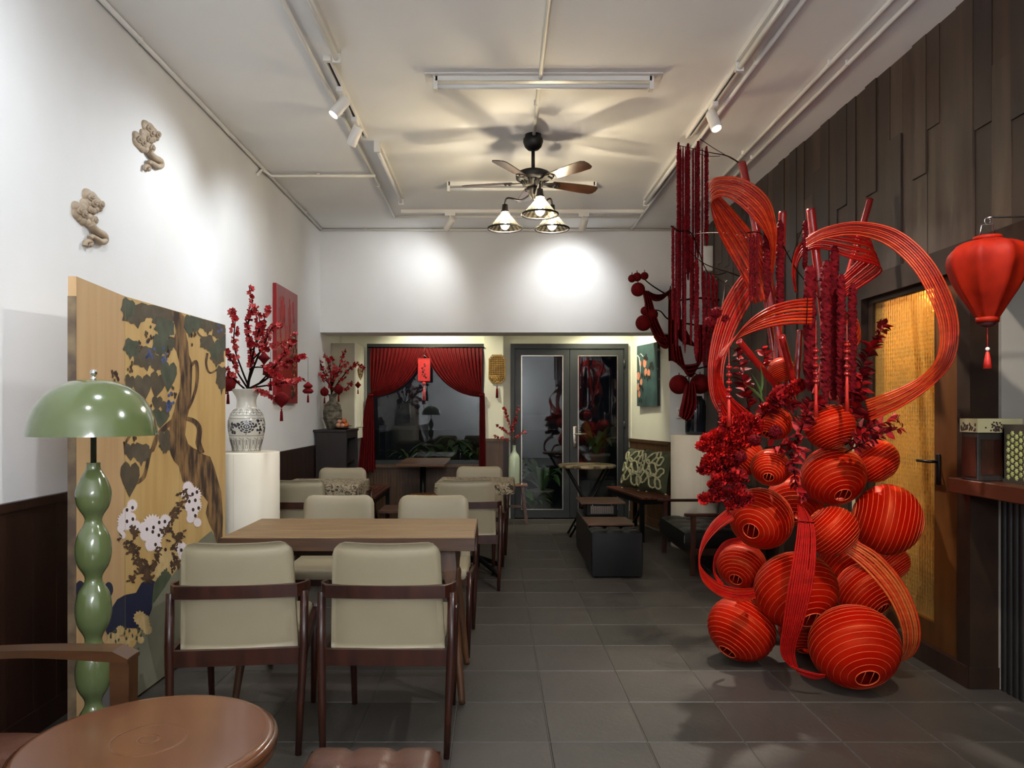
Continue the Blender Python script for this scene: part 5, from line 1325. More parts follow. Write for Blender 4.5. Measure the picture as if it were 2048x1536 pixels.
# celadon bottle with branches on the plank stool
CEL = mat('celadon glaze', '#b5c2a6', .3, c2='#a9b79a', scale=4, coat=.3)
kb = 8.70/F; bt = thing('celadon_bottle', 'tall pale green bottle vase on the small stool by the door', 'vase', (.225, 8.70, .463))
b = MB(); b.lathe([(1e-4,0),(10*kb,0),(11*kb,2*kb),(11.3*kb,30*kb),(11*kb,52*kb),(9*kb,58*kb),(5*kb,63*kb),(3.4*kb,67*kb),(3.2*kb,76*kb),(3.8*kb,77*kb),(2.6*kb,77*kb),(2.4*kb,66*kb)], 32); b.build('body', CEL, bt)
st = [(pst(8.7, (1028,895),(1024,862),(1014,835),(1007,815)), .006), (pst(8.7, (1028,880),(1026,855),(1032,835),(1037,812)), .005), (pst(8.7, (1026,878),(1012,862,-.05),(992,850,-.06)), .004),
      (pst(8.7, (1028,885),(1010,878,-.05),(988,872,-.06)), .004), (pst(8.7, (1029,885),(1035,872,-.04),(1052,864,-.06)), .004)]
plum('plum_branches', 'thin pink plum twigs in the celadon bottle', (.225, 8.70, .463+66*kb), st, 60, 23, wood=TWIGG, meshes=(BL2, BL1), size=.95, rad=.005, spread=.010, skip=.3)

# ------------------------------------------------------------------ red velvet ornaments hanging on the branches
def tassel(b, p, L, r=.009, n=10):
    p = Vector(p); b.lathe([(1e-4,0),(r*.45,-.004),(r*.35,-L*.18),(r*.7,-L*.25),(r,-L),(1e-4,-L)], n, 0, None, p)
def ornament(label, p, R_, shape, hang=.10, group='red velvet ornaments'):
    t = thing('velvet_ornament', label, 'ornament', p, 0, group)
    b = MB(); b.tube([(0,0,R_*.8),(0,0,R_+hang)], .0012, 5); b.build('string', TWIG, t)
    prof = {'ball': [(1e-4,-1),(.5,-.87),(.87,-.5),(1,0),(.87,.5),(.5,.85),(.2,1.0),(.2,1.2),(1e-4,1.2)],
            'gourd': [(1e-4,-1),(.6,-.98),(.95,-.75),(1,-.5),(.75,-.2),(.45,-.05),(.75,.10),(.88,.35),(.7,.6),(.35,.85),(.15,1.1),(1e-4,1.1)],
            'onion': [(1e-4,-1.25),(.15,-1.05),(.5,-.75),(.9,-.35),(1,0),(.9,.35),(.6,.6),(.3,.8),(1e-4,.85)],
            'bipyramid': [(1e-4,-1.1),(.12,-1),(.55,-.45),(1,0),(.55,.45),(.12,1),(1e-4,1.1)]}[shape]
    n = 24; b = MB(); vs = []
    for (r, z) in prof:
        for j in range(n):
            a = 2*PI*j/n; q = R_*r*(1-.06*abs(math.sin(a*6))); vs.append((q*math.cos(a), q*math.sin(a), z*R_))
    b.add(vs, [(l*n+j, l*n+(j+1)%n, (l+1)*n+(j+1)%n, (l+1)*n+j) for l in range(len(prof)-1) for j in range(n)], 0, True); b.build('body', VELV, t)
    b = MB(); tassel(b, (0,0,prof[0][1]*R_), max(.05, R_*1.6), max(.008, R_*.22)); b.build('tassel', VELV, t)
ornament('round dark red velvet ornament beside the screen edge', P(456, 768, 4.80), .050, 'ball', .14)
ornament('onion shaped red velvet ornament over the bottom of the red painting', P(563, 797, 4.86), .052, 'onion', .10)
ornament('double bulb red velvet ornament hanging right of the red painting', P(616, 776, 5.02), .038, 'gourd', .17)
ornament('large dark red velvet ball deep in the tall plum branches', P(541, 742, 4.90), .050, 'ball', .08)
ornament('dark red velvet ornament high in the middle of the plum branches', P(528, 716, 4.92), .042, 'bipyramid', .06)
ornament('round dark red ornament left of the stoneware vase', P(649, 784, 7.85), .047, 'ball', .10)
ornament('round dark red ornament in front of the stoneware vase branches', P(677, 779, 7.82), .050, 'ball', .08)
ornament('small pointed dark red ornament before the white box', P(716, 770, 8.0), .036, 'bipyramid', .10)
c = P(721, 745, 8.02)
t = thing('gilded_cone_ornament', 'gilded filigree cone ornament with red sides on the right plum twig', 'ornament', c)
b = MB(); b.lathe([(1e-4,-.085),(.018,-.05),(.032,0),(.034,.035),(.02,.06),(1e-4,.065)], 18); b.build('body', mat('gold filigree', '#a8925a', .4, c2='#5a2f24', scale=60, lo=.45, hi=.55), t)
b = MB(); b.tube([(0,0,.06),(-.005,0,.10)], .0012, 5); b.build('string', TWIG, t)

# ------------------------------------------------------------------ dark cabinet, fruit, white box, window wall ornament
CAB = mat('dark cabinet wood', '#241711', .42, c2='#1a100b', scale=5, stretch=(5, 5, .7))
x0, x1, y0, y1, hz = XL+.025, -1.565, 7.70, 8.34, 1.10
cb = thing('dark_cabinet', 'dark wooden cabinet with open front under the stoneware vase', 'cabinet', ((x0+x1)/2, (y0+y1)/2, 0))
W, D = (x1-x0)/2, (y1-y0)/2
b = MB(); b.rbox(0,0,hz+.0125,2*W+.05,2*D+.05,.025,.004,1,smooth=False); b.build('top', CAB, cb)
b = MB(); b.box(-W,W,-D,-D+.022,.06,hz); b.box(-W,W,D-.022,D,.06,hz); b.box(-W,-W+.015,-D+.022,D-.022,.06,hz); b.box(-W+.015,W,-D+.022,D-.022,.06,.08); b.build('body', CAB, cb)
for z in (.42, .76):
    b = MB(); b.box(-W+.015,W-.01,-D+.022,D-.022,z,z+.02); b.build('shelf', CAB, cb)
b = MB(); b.box(W,W+.018,-D,-D+.06,.06,hz); b.box(W,W+.018,D-.06,D,.06,hz); b.box(W,W+.018,-D+.06,D-.06,hz-.07,hz); b.box(W,W+.018,-D+.06,D-.06,.06,.12); b.build('face_frame', CAB, cb)
for sx in (-1,1):
    for sy in (-1,1): b = MB(); b.bar((sx*(W-.03),sy*(D-.03),.06),(sx*(W-.03),sy*(D-.03),0),.05,.05,.035,.035); b.build('foot', CAB, cb)
fb = thing('fruit_plate', 'small dark plate of fruit on the cabinet', 'plate', (-1.62, 7.85, 1.126))
b = MB(); b.lathe([(1e-4,.004),(.05,.004),(.085,.018),(.088,.016),(.05,0),(1e-4,0)], 24); b.build('plate', BLACKM, fb)
ORNG = mat('orange peel', '#c2612a', .45, c2='#a84a1f', scale=40, bump=.1, bscale=200); PEACH = mat('pale apricot', '#c9a184', .5, c2='#b5734f', scale=20)
for i, (dx, dy, dz, r, m, lab) in enumerate(((-.035,-.03,.042,.028,PEACH,'pale apricot fruit at the left of the cabinet plate'), (.01,-.045,.042,.026,PEACH,'pale apricot fruit at the front of the cabinet plate'), (.045,-.005,.044,.030,ORNG,'orange at the right of the cabinet plate'), (-.005,.03,.044,.030,ORNG,'orange at the back of the cabinet plate'), (.022,.0,.088,.028,ORNG,'orange on top of the fruit pile'), (-.03,.0,.082,.024,PEACH,'small apricot on top of the fruit pile'))):
    t = thing('fruit', lab, 'fruit', (-1.62+dx, 7.85+dy, 1.126+dz)); b = MB(); b.ball((0,0,0), r, 14, 9, sz=.92); b.build('flesh', m, t); b = MB(); b.tube([(0,0,r*.9),(.003,0,r*1.1)], .002, 5); b.build('stalk', TWIG, t)
for i, (dx, dy, a) in enumerate(((.07,-.04,.2),(.08,.02,1.0),(-.02,.06,2.2))):
    put_leaf(leaf_mesh('leaf', LEAFG, .06, .03, .006, .01), fb, (dx*.7, dy*.7, .03), (math.cos(a-.5), math.sin(a-.5), .2), 1)
wbx = thing('white_wall_box', 'tall white boxed unit between cabinet and curtain', 'box', (-1.745, 8.78, 1.12))
BOXW = mat('white box paint', '#dcd9cb', .6, c2='#d2cfc0', scale=3); BOXB = mat('beige box face', '#a89f8a', .6, c2='#9c937d', scale=3)
b = MB(); b.box(-.14,.14,-.26,.29,0,.985); b.build('body', BOXW, wbx)
b = MB(); b.box(-.138,.128,-.272,-.26,.005,.98); b.build('front_panel', BOXB, wbx)
b = MB(); b.box(.14,.146,-.25,-.005,.01,.975); b.build('side_door', BOXW, wbx); b = MB(); b.box(.14,.146,.003,.28,.01,.975); b.build('side_door', BOXW, wbx)
b = MB(); b.box(.06,.14,-.2,.2,-.12,0); b.build('bracket', BOXW, wbx)

# wall plaque between window and door
GOLDL = mat('gilded lattice', '#b08a45', .4, c2='#8a6730', scale=25)
pc = P(994, 738, YD-.1); k = (YD-.1)/F
wp = thing('lattice_plaque', 'gilded octagonal lattice plaque hanging between window and door', 'wall ornament', (pc.x, YD-.09, pc.z))
oct_ = [(-9,-28),(9,-28),(16,-20),(16,20),(9,28),(-9,28),(-16,20),(-16,-20)]
b = MB(); b.prism([(x*k*.9, z*k*.93) for x, z in oct_], -.016, -.006, 'y'); b.build('backing', mat('plum backing', '#35202a', .8), wp)
b = MB(); b.tube([(x*k, -.018, z*k) for x, z in oct_ + oct_[:1]], .007, 6, cap=False); b.build('frame', GOLDL, wp)
b = MB()
for i in range(-4, 5):
    for j in range(-7, 8):
        x, z = i*3.4, j*3.7
        if abs(x) > 14 or abs(z) > 26 or abs(x)+abs(z) > 34: continue
        if j < -3 and i < 2 and rnd.random() < .7: b.ball((x*k, -.02, z*k), .014, 6, 4, sy=.4); continue
        b.tube([((x+1.9*math.cos(a))*k, -.020, (z+1.9*math.sin(a))*k) for a in [2*PI*q/6 for q in range(7)]], .0042, 4, cap=False)
b.build('lattice', GOLDL, wp)
b = MB(); b.tube([(0,-.018,-28*k),(0,-.02,-34*k)], .0015, 5); b.build('cord', TWIG, wp)
b = MB(); tassel(b, (0,-.02,-34*k), 24*k, .016); b.build('tassel', VELV, wp)

# persimmon painting on the bay side wall
A = Vector((1.90, YB, 0)); Bv = Vector((1.665, YD-.02, 0)); T = (Bv-A).normalized(); N = Vector((-T.y, T.x, 0)); N = N if N.x < 0 else -N
def side_pt(x, y):
    d = Vector(((x-CX)/F, 1, (CY-y)/F)); O = Vector((0,0,EYE)); return O + d*((A-O).dot(N)/d.dot(N))
q0, q1 = side_pt(1320, 700), side_pt(1279, 780)
wd = (Vector((q0.x,q0.y,0))-Vector((q1.x,q1.y,0))).length; z1 = side_pt(1300, 688).z; z0 = side_pt(1300, 812).z
pp = thing('persimmon_painting', 'narrow teal canvas painted with orange persimmons in the bay', 'painting', (q1.x, q1.y, z0), math.atan2(-T.y, -T.x))
b = MB(); b.box(0, wd, -.032, -.002, 0, z1-z0); b.build('canvas', mat('teal canvas', '#3c5654', .6, c2='#2c3f40', scale=6, detail=7), pp)
b = MB(); b.box(wd-.0005, wd+.003, -.033, -.002, 0, z1-z0); b.build('painted_edge', mat('dark canvas edge', '#1a1e1e', .6, c2='#8f8871', scale=12, lo=.62, hi=.7), pp)
hh = z1-z0
PERS = mat('painted persimmon', '#c56a48', .55, c2='#d99a7b', scale=9); PSTEM = mat('painted pale stem', '#b9bdb0', .6); PDK = mat('painted dark leaf', '#22211c', .6)
def disc(b, u, v, ru, rv, y=-.033, n=14): b.add([(u*wd+ru*math.cos(2*PI*i/n), y, v*hh+rv*math.sin(2*PI*i/n)) for i in range(n)], [tuple(range(n))])
b = MB()
for u, v, r in ((.40,.70,.055),(.18,.70,.035),(.45,.55,.045),(.60,.53,.045),(.08,.50,.05),(.22,.40,.04),(.08,.32,.045),(.12,.20,.04)): disc(b, u, v, r*.9, r, -.0335)
b.build('painted_fruit', PERS, pp)
b = MB(); b.tube([(.04*wd,-.033,.84*hh),(.12*wd,-.033,.80*hh),(.18*wd,-.033,.66*hh),(.2*wd,-.033,.45*hh)], .008, 5); b.tube([(.08*wd,-.033,.82*hh),(.2*wd,-.033,.86*hh),(.35*wd,-.033,.80*hh)], .006, 5); b.build('painted_stem', PSTEM, pp)
b = MB(); rl = random.Random(4)
for u, v in ((.42,.80),(.5,.78),(.70,.66),(.78,.62),(.62,.62),(.25,.52),(.2,.33),(.3,.28),(.18,.10),(.45,.46),(.6,.44)):
    for i in range(4): disc(b, u+rl.uniform(-.07,.07), v+rl.uniform(-.03,.03), .016, .022, -.034-.0004*i, 6)
b.build('painted_leaves', PDK, pp)

# wall socket on the pier
sk = thing('wall_socket', 'white double wall socket on the pier beside the right pedestal', 'socket', P(1359, 826, 7.99))
b = MB(); b.rbox(0,-.002,0,.075,.012,.12,.004,1); b.build('plate', WHITEP, sk)
b = MB()
for z in (.028,-.028):
    for x in (-.012,.012): b.box(x-.003,x+.003,-.0095,-.007,z-.009,z+.009)
b.build('pin_slot', SLOT, sk)

# ------------------------------------------------------------------ window curtains
def curtain(label, top, tie, tail, flip, seed):
    """top: (x0 outer, x1 inner, y) px; tie: (x, y) px; tail: (x0, x1, y) px at its foot"""
    Yc = YD - .10; t = thing('curtain', label, 'curtain', P(tie[0], 697, Yc)); O = P(tie[0], 697, Yc); r = random.Random(seed); ph = r.uniform(0, 6)
    folds = 15
    def sw(u, v):
        s, q = u, v
        ax, ay = top[0] + (top[1]-top[0])*s, top[2]
        bx, by = tie[0] + (2.5 if not flip else -2.5)*s, tie[1] - 6 + 10*s
        cx_ = tie[0] + (ax - tie[0])*(.80 - .10*s); cy_ = by - 14 + 8*s + (by-ay)*.02
        m = (1-q)**2; n_ = 2*q*(1-q); k_ = q*q
        x, y = ax*m + cx_*n_ + bx*k_, ay*m + cy_*n_ + by*k_
        am = .030*(1-.75*q)*min(1, .25+q*4)
        p = P(x, y, Yc); w = math.sin(2*PI*folds*s + ph + .6*math.sin(5*s))
        return p - O + Vector((.010*w*(1-q)*.6, -am*(.5+.5*w) - .02*math.sin(PI*q)*s, 0))
    b = MB(); b.grid(sw, 120, 24); b.build('swag', CURT, t)
    def tl(u, v):
        s, q = u, v
        xa, xb = tie[0]-4, tie[0]+5
        e = q**.6
        x = (xa + (tail[0]-xa)*e) + ((xb + (tail[1]-xb)*e) - (xa + (tail[0]-xa)*e))*s
        y = tie[1]-4 + (tail[2]-tie[1]+4)*q + (q*16*(.5-s) if not flip else q*4*(s-.5)) + q*3*math.sin(s*17)
        p = P(x, y, Yc); w = math.sin(2*PI*7*s+ph)
        return p - O + Vector((0, -.03*(.35+.65*q)*(.5+.5*w) - .012, 0))
    b = MB(); b.grid(tl, 60, 20); b.build('tail', CURT, t)
    b = MB(); c = P(tie[0], tie[1], Yc) - O
    b.tube([c + Vector((.028*math.cos(a), -.03+.03*math.sin(a), .004*math.sin(a))) for a in [2*PI*i/14 for i in range(15)]], .008, 6); b.build('tie_back', VELV, t)
curtain('red velvet curtain swept to the left of the window', (739, 856, 696), (742, 790), (716, 752, 946), False, 1)
curtain('red velvet curtain swept to the right of the window', (966, 846, 696), (964, 790), (958, 972, 936), True, 2)
rd = MB(); a = P(736, 695, YD-.10); c = P(969, 695, YD-.10); rd.tube([a, c], .008, 8); o = rd.build('curtain_rod', BLACKM); tag(o, 'thin dark curtain rod above the window swags', 'curtain rod')
# red embroidered hanging over the window
hc = P(848, 740, YD-.17); k = (YD-.17)/F
hp = thing('red_hanging', 'red embroidered rectangular hanging with tassel in the window centre', 'wall hanging', hc)
REDH = mat('bright red silk', '#c01412', .6, c2='#a80f0f', scale=20, sheen=.3)
b = MB(); b.rbox(0,0,0,25*k,.02,46*k,.004,1,smooth=False); b.build('pouch', REDH, hp)
b = MB(); b.tube([(-12*k,-.011,22*k),(12*k,-.011,22*k),(12*k,-.011,-22*k),(-12*k,-.011,-22*k),(-12*k,-.011,22*k)], .003, 5, cap=False); b.build('border', mat('deep red border', '#7a0a0c', .6), hp)
b = MB(); rl = random.Random(9)
for (u, v) in ((2,8),(-4,4),(1,0),(-2,-4),(3,-8),(0,-12),(4,-15),(-3,-9),(1,12)):
    b.ball((u*k,-.0115,v*k), .013*rl.uniform(.6,1.1), 7, 4, sy=.15)
b.tube([(2*k,-.0115,10*k),(-3*k,-.0115,2*k),(0,-.0115,-6*k),(3*k,-.0115,-15*k)], .003, 4); b.build('embroidery', mat('dark embroidery', '#2d0a0a', .6), hp)
b = MB(); b.tube([(-8*k,0,23*k),(0,0,30*k),(8*k,0,23*k)], .003, 5); b.tube([(0,0,30*k),(0,0,46*k)], .0018, 5); b.build('cord', CHROME, hp)
b = MB(); b.ball((0,0,-27*k), .022, 8, 6); b.tube([(0,0,-23*k),(0,0,-36*k)], .004, 5); tassel(b, (0,0,-34*k), 27*k, .018); b.build('tassel', REDH, hp)
# ------------------------------------------------------------------ the red installation: lanterns
def lantern(label, x, y, Y, rpx, axis, squash=.90, hole=True, m=LANT):
    c = P(x, y, Y); r = rpx*Y/F
    c.z = max(c.z, r*.97 + .002)
    t = thing('paper_lantern', label, 'lantern', c, 0, 'red paper lanterns stacked on the floor')
    ax = Vector((axis[0], -math.sqrt(max(.02, 1-min(.98, axis[0]**2+axis[1]**2))), -axis[1]))
    mt = axmtx(ax); hr = .26; nr = 17; prof = []; z1 = math.sqrt(1-hr*hr); rings = []
    for i in range(nr+1):
        th = -math.asin(z1) + 2*math.asin(z1)*i/nr
        rr, zz_ = r*math.cos(th), r*squash*math.sin(th); rings.append((rr, zz_))
        prof.append((rr, zz_))
        if i < nr:
            th2 = th + math.asin(z1)/nr; prof.append((r*math.cos(th2)*.988, r*squash*math.sin(th2)*.992))
    M4 = mt.to_4x4(); b = MB(); b.lathe(prof, 40); b.build('paper_skin', m, t).matrix_local = M4
    b = MB()
    for (rr, zz_) in rings:
        b.lathe([(rr, zz_-.0010), (rr+.0012, zz_), (rr, zz_+.0010)], 40, 0, mt)
    b.build('wire_ribs', LWIRE, t)
    b = MB()
    for s in (-1, 1):
        b.lathe([(r*hr*.94, s*r*squash*z1*.99), (r*hr*1.03, s*r*squash*z1*1.0), (r*hr*.98, s*r*squash*z1*1.02), (r*hr*.94, s*r*squash*z1*.99)], 28, 0, mt)
        for d in (-1, 1):
            q = [mt @ Vector((d*r*hr*.35, -r*hr*.9, s*r*squash*z1)), mt @ Vector((d*r*hr*.35, r*hr*.9, s*r*squash*z1))]; b.tube(q, .0016, 5)
    b.build('mouth_ring', LWIRE, t)
    return c, r
LN = [
 ('large red paper lantern at the front right of the heap, mouth towards us', 1708, 1293, 3.520, 86, (-.06,.55)),
 ('red paper lantern on the floor at the left end of the heap', 1483, 1262, 3.900, 67, (-.62,.66)),
 ('large red paper lantern behind the hanging deep red ribbon', 1591, 1181, 3.788, 81, (.12,.62)),
 ('small red paper lantern inside the left ribbon loop', 1483, 1131, 4.038, 49, (-.5,.5)),
 ('red paper lantern under the orange ribbon arch on the right', 1729, 1181, 3.980, 57, (.35,.55)),
 ('big red paper lantern at the right with upright ribs', 1774, 1039, 3.84, 71, (.93,.22)),
 ('red paper lantern in the middle, tilted to the lower right', 1664, 1062, 3.600, 52, (.66,.70)),
 ('big red paper lantern at the left with mouth at lower left', 1522, 1037, 3.840, 62, (-.62,.35)),
 ('red paper lantern in the upper middle with its mouth below', 1666, 952, 3.957, 62, (.0,.62)),
 ('small red paper lantern at left centre, mouth to the lower left', 1541, 935, 3.660, 38, (-.40,.52)),
 ('red paper lantern at the upper left beside the red flowers', 1487, 912, 3.840, 41, (-.6,.75)),
 ('red paper lantern under the bead string at the upper left', 1547, 845, 3.980, 37, (-.55,.72)),
 ('red paper lantern at the top below the amaranth strands', 1660, 854, 3.860, 49, (.25,.9)),
 ('red paper lantern at the upper right behind the leaf sprays', 1750, 922, 4.023, 46, (.5,.8)),
 ('smallest red paper lantern high among the poles', 1562, 740, 4.060, 27, (.25,.9)),
 ('red paper lantern in shade between the two bottom lanterns', 1607, 1287, 4.020, 48, (-.2,.8)),
 ('dark red paper lantern deep in the heap between the ribbon and the orange arch', 1690, 1118, 4.300, 52, (.3,.6)),
 ('dark red paper lantern deep behind the left centre of the heap', 1590, 1000, 4.340, 54, (-.3,.6)),
 ('dark red paper lantern at the back between the two left lanterns', 1530, 1180, 4.360, 52, (-.3,.6)),
 ('half hidden red paper lantern at the far right edge of the heap', 1786, 1126, 4.020, 33, (.5,.7)),
]
LPOS = [lantern(*a) for a in LN]

# ------------------------------------------------------------------ bamboo ribbons: bundles of thin strips
def ribbon(label, pts, n, m, seed=0, fill=.80, jit=.10, alt=None, thick=.0016, knots=()):
    """pts: (px, py, Y, width_px_x, width_px_y, width_depth)"""
    r = random.Random(seed)
    C = spline([P(x, y, Y) for x, y, Y, *_ in pts], 10)
    W = spline([Vector((wx*Y/F, wd, -wy*Y/F)) for x, y, Y, wx, wy, wd in pts], 10)
    O = C[len(C)//2].copy(); t = thing('bamboo_ribbon', label, 'ribbon', O)
    K = len(C)
    for k in range(n):
        u0 = (k - n/2 + (1-fill)/2)/n; u1 = (k+1 - n/2 - (1-fill)/2)/n
        ph = r.uniform(0, 6); am = jit/n*r.uniform(.4, 1.4); lift = r.uniform(-.004, .004); b = MB(); vs = []
        for i in range(K):
            q = i/(K-1); T = (C[min(i+1,K-1)]-C[max(i-1,0)]).normalized(); w = W[i]; N = T.cross(w)
            N = N.normalized() if N.length > 1e-9 else Vector((0,0,1))
            d = am*math.sin(ph + q*7) ; a = C[i] + w*(u0+d) + N*(lift*math.sin(ph+5*q)) - O; c = C[i] + w*(u1+d) + N*(lift*math.sin(ph+5*q)) - O
            vs += [a + N*thick, c + N*thick, c - N*thick, a - N*thick]
        fs = [(i*4+j, i*4+(j+1)%4, (i+1)*4+(j+1)%4, (i+1)*4+j) for i in range(K-1) for j in range(4)] + [(3,2,1,0), ((K-1)*4,(K-1)*4+1,(K-1)*4+2,(K-1)*4+3)]
        b.add(vs, fs, 0, True)
        # keep the long edges crisp
        b.s = [True]*len(b.s)
        b.build('strip', (alt if alt and r.random() < .35 else m), t)
    for q in knots:
        i = int(q*(K-1)); T = (C[min(i+1,K-1)]-C[max(i-1,0)]).normalized(); w = W[i]; N = T.cross(w).normalized(); b = MB()
        b.tube([C[i]-O - w*.5 + N*.005, C[i]-O + N*.006, C[i]-O + w*.5 + N*.005], .0022, 5); b.build('binding', TWIG, t)
    return t
# big open loop on the right
ribbon('big open loop of red bamboo strips over the amber door', [(1612,486,3.78,4,16,.02),(1650,466,3.74,5,20,.03),(1715,457,3.66,2,23,.05),(1785,476,3.56,-12,24,.06),(1845,530,3.48,-22,18,.06),(1885,605,3.44,-30,8,.05),(1898,665,3.44,-30,-2,.04),(1888,722,3.46,-16,-12,.07),(1850,765,3.54,-8,-24,.05),(1795,798,3.66,-8,-36,.03),(1735,822,3.78,-6,-44,.02)], 9, BAMB, 1, alt=BAMBO, knots=(.06,))
ribbon('orange bamboo strip arch sweeping left from the strands', [(1625,622,3.66,0,52,.0),(1585,624,3.60,-4,50,.02),(1540,634,3.56,-6,44,.04),(1495,655,3.54,-12,34,.05),(1460,684,3.54,-16,20,.05),(1440,716,3.56,-12,10,.06)], 8, BAMBO, 2, alt=BAMB, knots=(.08,))
ribbon('deep red inner turn of bamboo strips under the left arch', [(1440,716,3.575,12,8,.06),(1434,750,3.62,22,2,.06),(1444,790,3.68,34,-4,.04),(1466,822,3.74,46,-14,.02),(1490,846,3.80,50,-20,.0)], 9, BAMBD, 3, alt=BAMB)
ribbon('high looped ribbon of bamboo strips beside the tall pole, upper turn', [(1530,600,4.14,46,-16,.0),(1514,548,4.12,54,-26,.0),(1484,490,4.10,52,-38,.0),(1452,442,4.06,36,-46,.03),(1428,404,4.02,16,-46,.06),(1422,384,3.97,2,-44,.09),(1442,374,3.90,-10,-46,.05),(1482,384,3.86,8,-54,.0),(1520,416,3.86,32,-42,.0),(1540,458,3.90,32,-14,.04),(1546,502,3.96,20,4,.07),(1540,545,4.04,20,6,.05)], 11, BAMBO, 4, alt=BAMB, knots=(.30,))
ribbon('red bamboo ribbon running down the left side behind the arch', [(1532,532,4.16,-34,-18,.0),(1500,565,4.14,-40,-24,.0),(1468,615,4.10,-44,-18,.02),(1446,670,4.06,-38,-8,.04),(1432,735,4.02,-28,2,.05),(1436,790,4.00,-24,10,.05),(1460,835,3.98,-26,14,.03)], 9, BAMB, 5, alt=BAMBD)
ribbon('woven red bamboo basket curl behind the right poles', [(1592,585,4.10,12,4,.04),(1588,540,4.08,16,2,.05),(1602,500,4.06,22,10,.05),(1640,480,4.02,18,34,.04),(1700,488,3.98,10,60,.03),(1742,500,4.00,22,62,.02),(1752,520,4.06,30,48,.05),(1715,552,4.12,24,40,.05),(1680,580,4.14,20,30,.03)], 10, BAMBD, 6, alt=BAMB)
ribbon('small right hand curl of bamboo strips before the door jamb', [(1655,622,4.00,10,26,.02),(1692,636,3.98,12,30,.03),(1718,654,3.98,12,24,.05),(1712,682,4.02,14,18,.05),(1676,706,4.06,10,22,.03)], 7, BAMB, 7, alt=BAMBO)
ribbon('deep red ribbon hanging down the front of the lantern heap', [(1602,1012,3.50,14,6,.0),(1612,1050,3.42,34,2,.0),(1610,1110,3.38,46,-2,.0),(1600,1180,3.36,50,-4,.0),(1586,1250,3.38,42,-6,.0),(1575,1300,3.42,34,2,.02),(1588,1336,3.44,28,18,.03),(1625,1352,3.42,8,18,.03),(1650,1352,3.42,2,10,.03)], 10, BAMBD, 8, knots=(.12,))
ribbon('orange ribbon arch at the lower right of the lantern heap', [(1698,1092,3.58,14,-30,.0),(1745,1125,3.54,26,-34,.0),(1790,1178,3.52,36,-26,.01),(1818,1240,3.52,42,-8,.01),(1822,1290,3.56,38,6,.02),(1805,1318,3.64,24,12,.05),(1770,1320,3.74,10,10,.05)], 8, BAMBN, 9, alt=BAMBO)
ribbon('deep red ribbon loop at the lower left of the lantern heap', [(1462,1028,3.58,14,22,.0),(1432,1052,3.54,18,16,.02),(1408,1085,3.52,14,8,.05),(1398,1122,3.52,9,3,.07),(1408,1154,3.54,12,-12,.06),(1440,1180,3.58,8,-20,.05),(1480,1190,3.62,4,-22,.04),(1510,1186,3.68,2,-18,.04)], 9, BAMBD, 10, alt=BAMB)
ribbon('thin inner ribbon loop round the small left lantern', [(1482,1080,3.78,4,12,.0),(1452,1088,3.76,6,10,.02),(1432,1115,3.76,8,4,.03),(1430,1148,3.76,8,-4,.04),(1446,1172,3.78,6,-8,.03)], 5, BAMBD, 11)

# ------------------------------------------------------------------ lacquered bamboo poles
def pole(label, a, b_, r, ya, yb):
    p, q = P(a[0], a[1], ya), P(b_[0], b_[1], yb); t = thing('bamboo_pole', label, 'pole', q); O = q
    d = (p-q); L = d.length; mt = axmtx(d); n = 5; prof = []
    for i in range(n):
        z0 = L*i/n; z1 = L*(i+1)/n
        prof += [(r*1.08, z0+.001), (r*1.0, z0+.012), (r*.98, (z0+z1)/2), (r*1.0, z1-.012), (r*1.08, z1-.001)]
    prof = [(r*.9, 0)] + prof[:-1] + [(r, L), (r*.80, L), (r*.78, L-.05), (1e-4, L-.05)]
    bb = MB(); bb.lathe(prof, 18, 0, mt); bb.build('culm', POLE, t)
    bb = MB(); bb.lathe([(r*.80, L+.0004), (r*1.0, L+.0004)], 18, 0, mt); bb.build('cut_rim', BAMBD, t)
pole('tallest red bamboo pole leaning left, tied with dark twine', (1484,325), (1588,812), .021, 4.20, 4.06)
pole('upright red bamboo pole between the strands, left of centre', (1565,424), (1552,800), .021, 4.14, 4.16)
pole('red bamboo pole in the middle leaning slightly left at the top', (1621,418), (1668,800), .023, 4.10, 4.10)
pole('shiny red bamboo pole leaning right in front of the planks', (1740,398), (1630,790), .019, 4.22, 4.22)
pole('dark red bamboo pole slanting down from the left under the arch', (1478,682), (1575,800), .018, 3.92, 4.04)
pole('short red bamboo pole slanting among the top flowers', (1563,672), (1590,772), .018, 3.86, 3.94)
pole('short red bamboo pole rising left behind the high ribbon', (1510,455), (1560,790), .017, 4.24, 4.20)
pole('short dark red bamboo pole standing behind the small top lantern', (1600,660), (1592,790), .016, 3.98, 4.0)

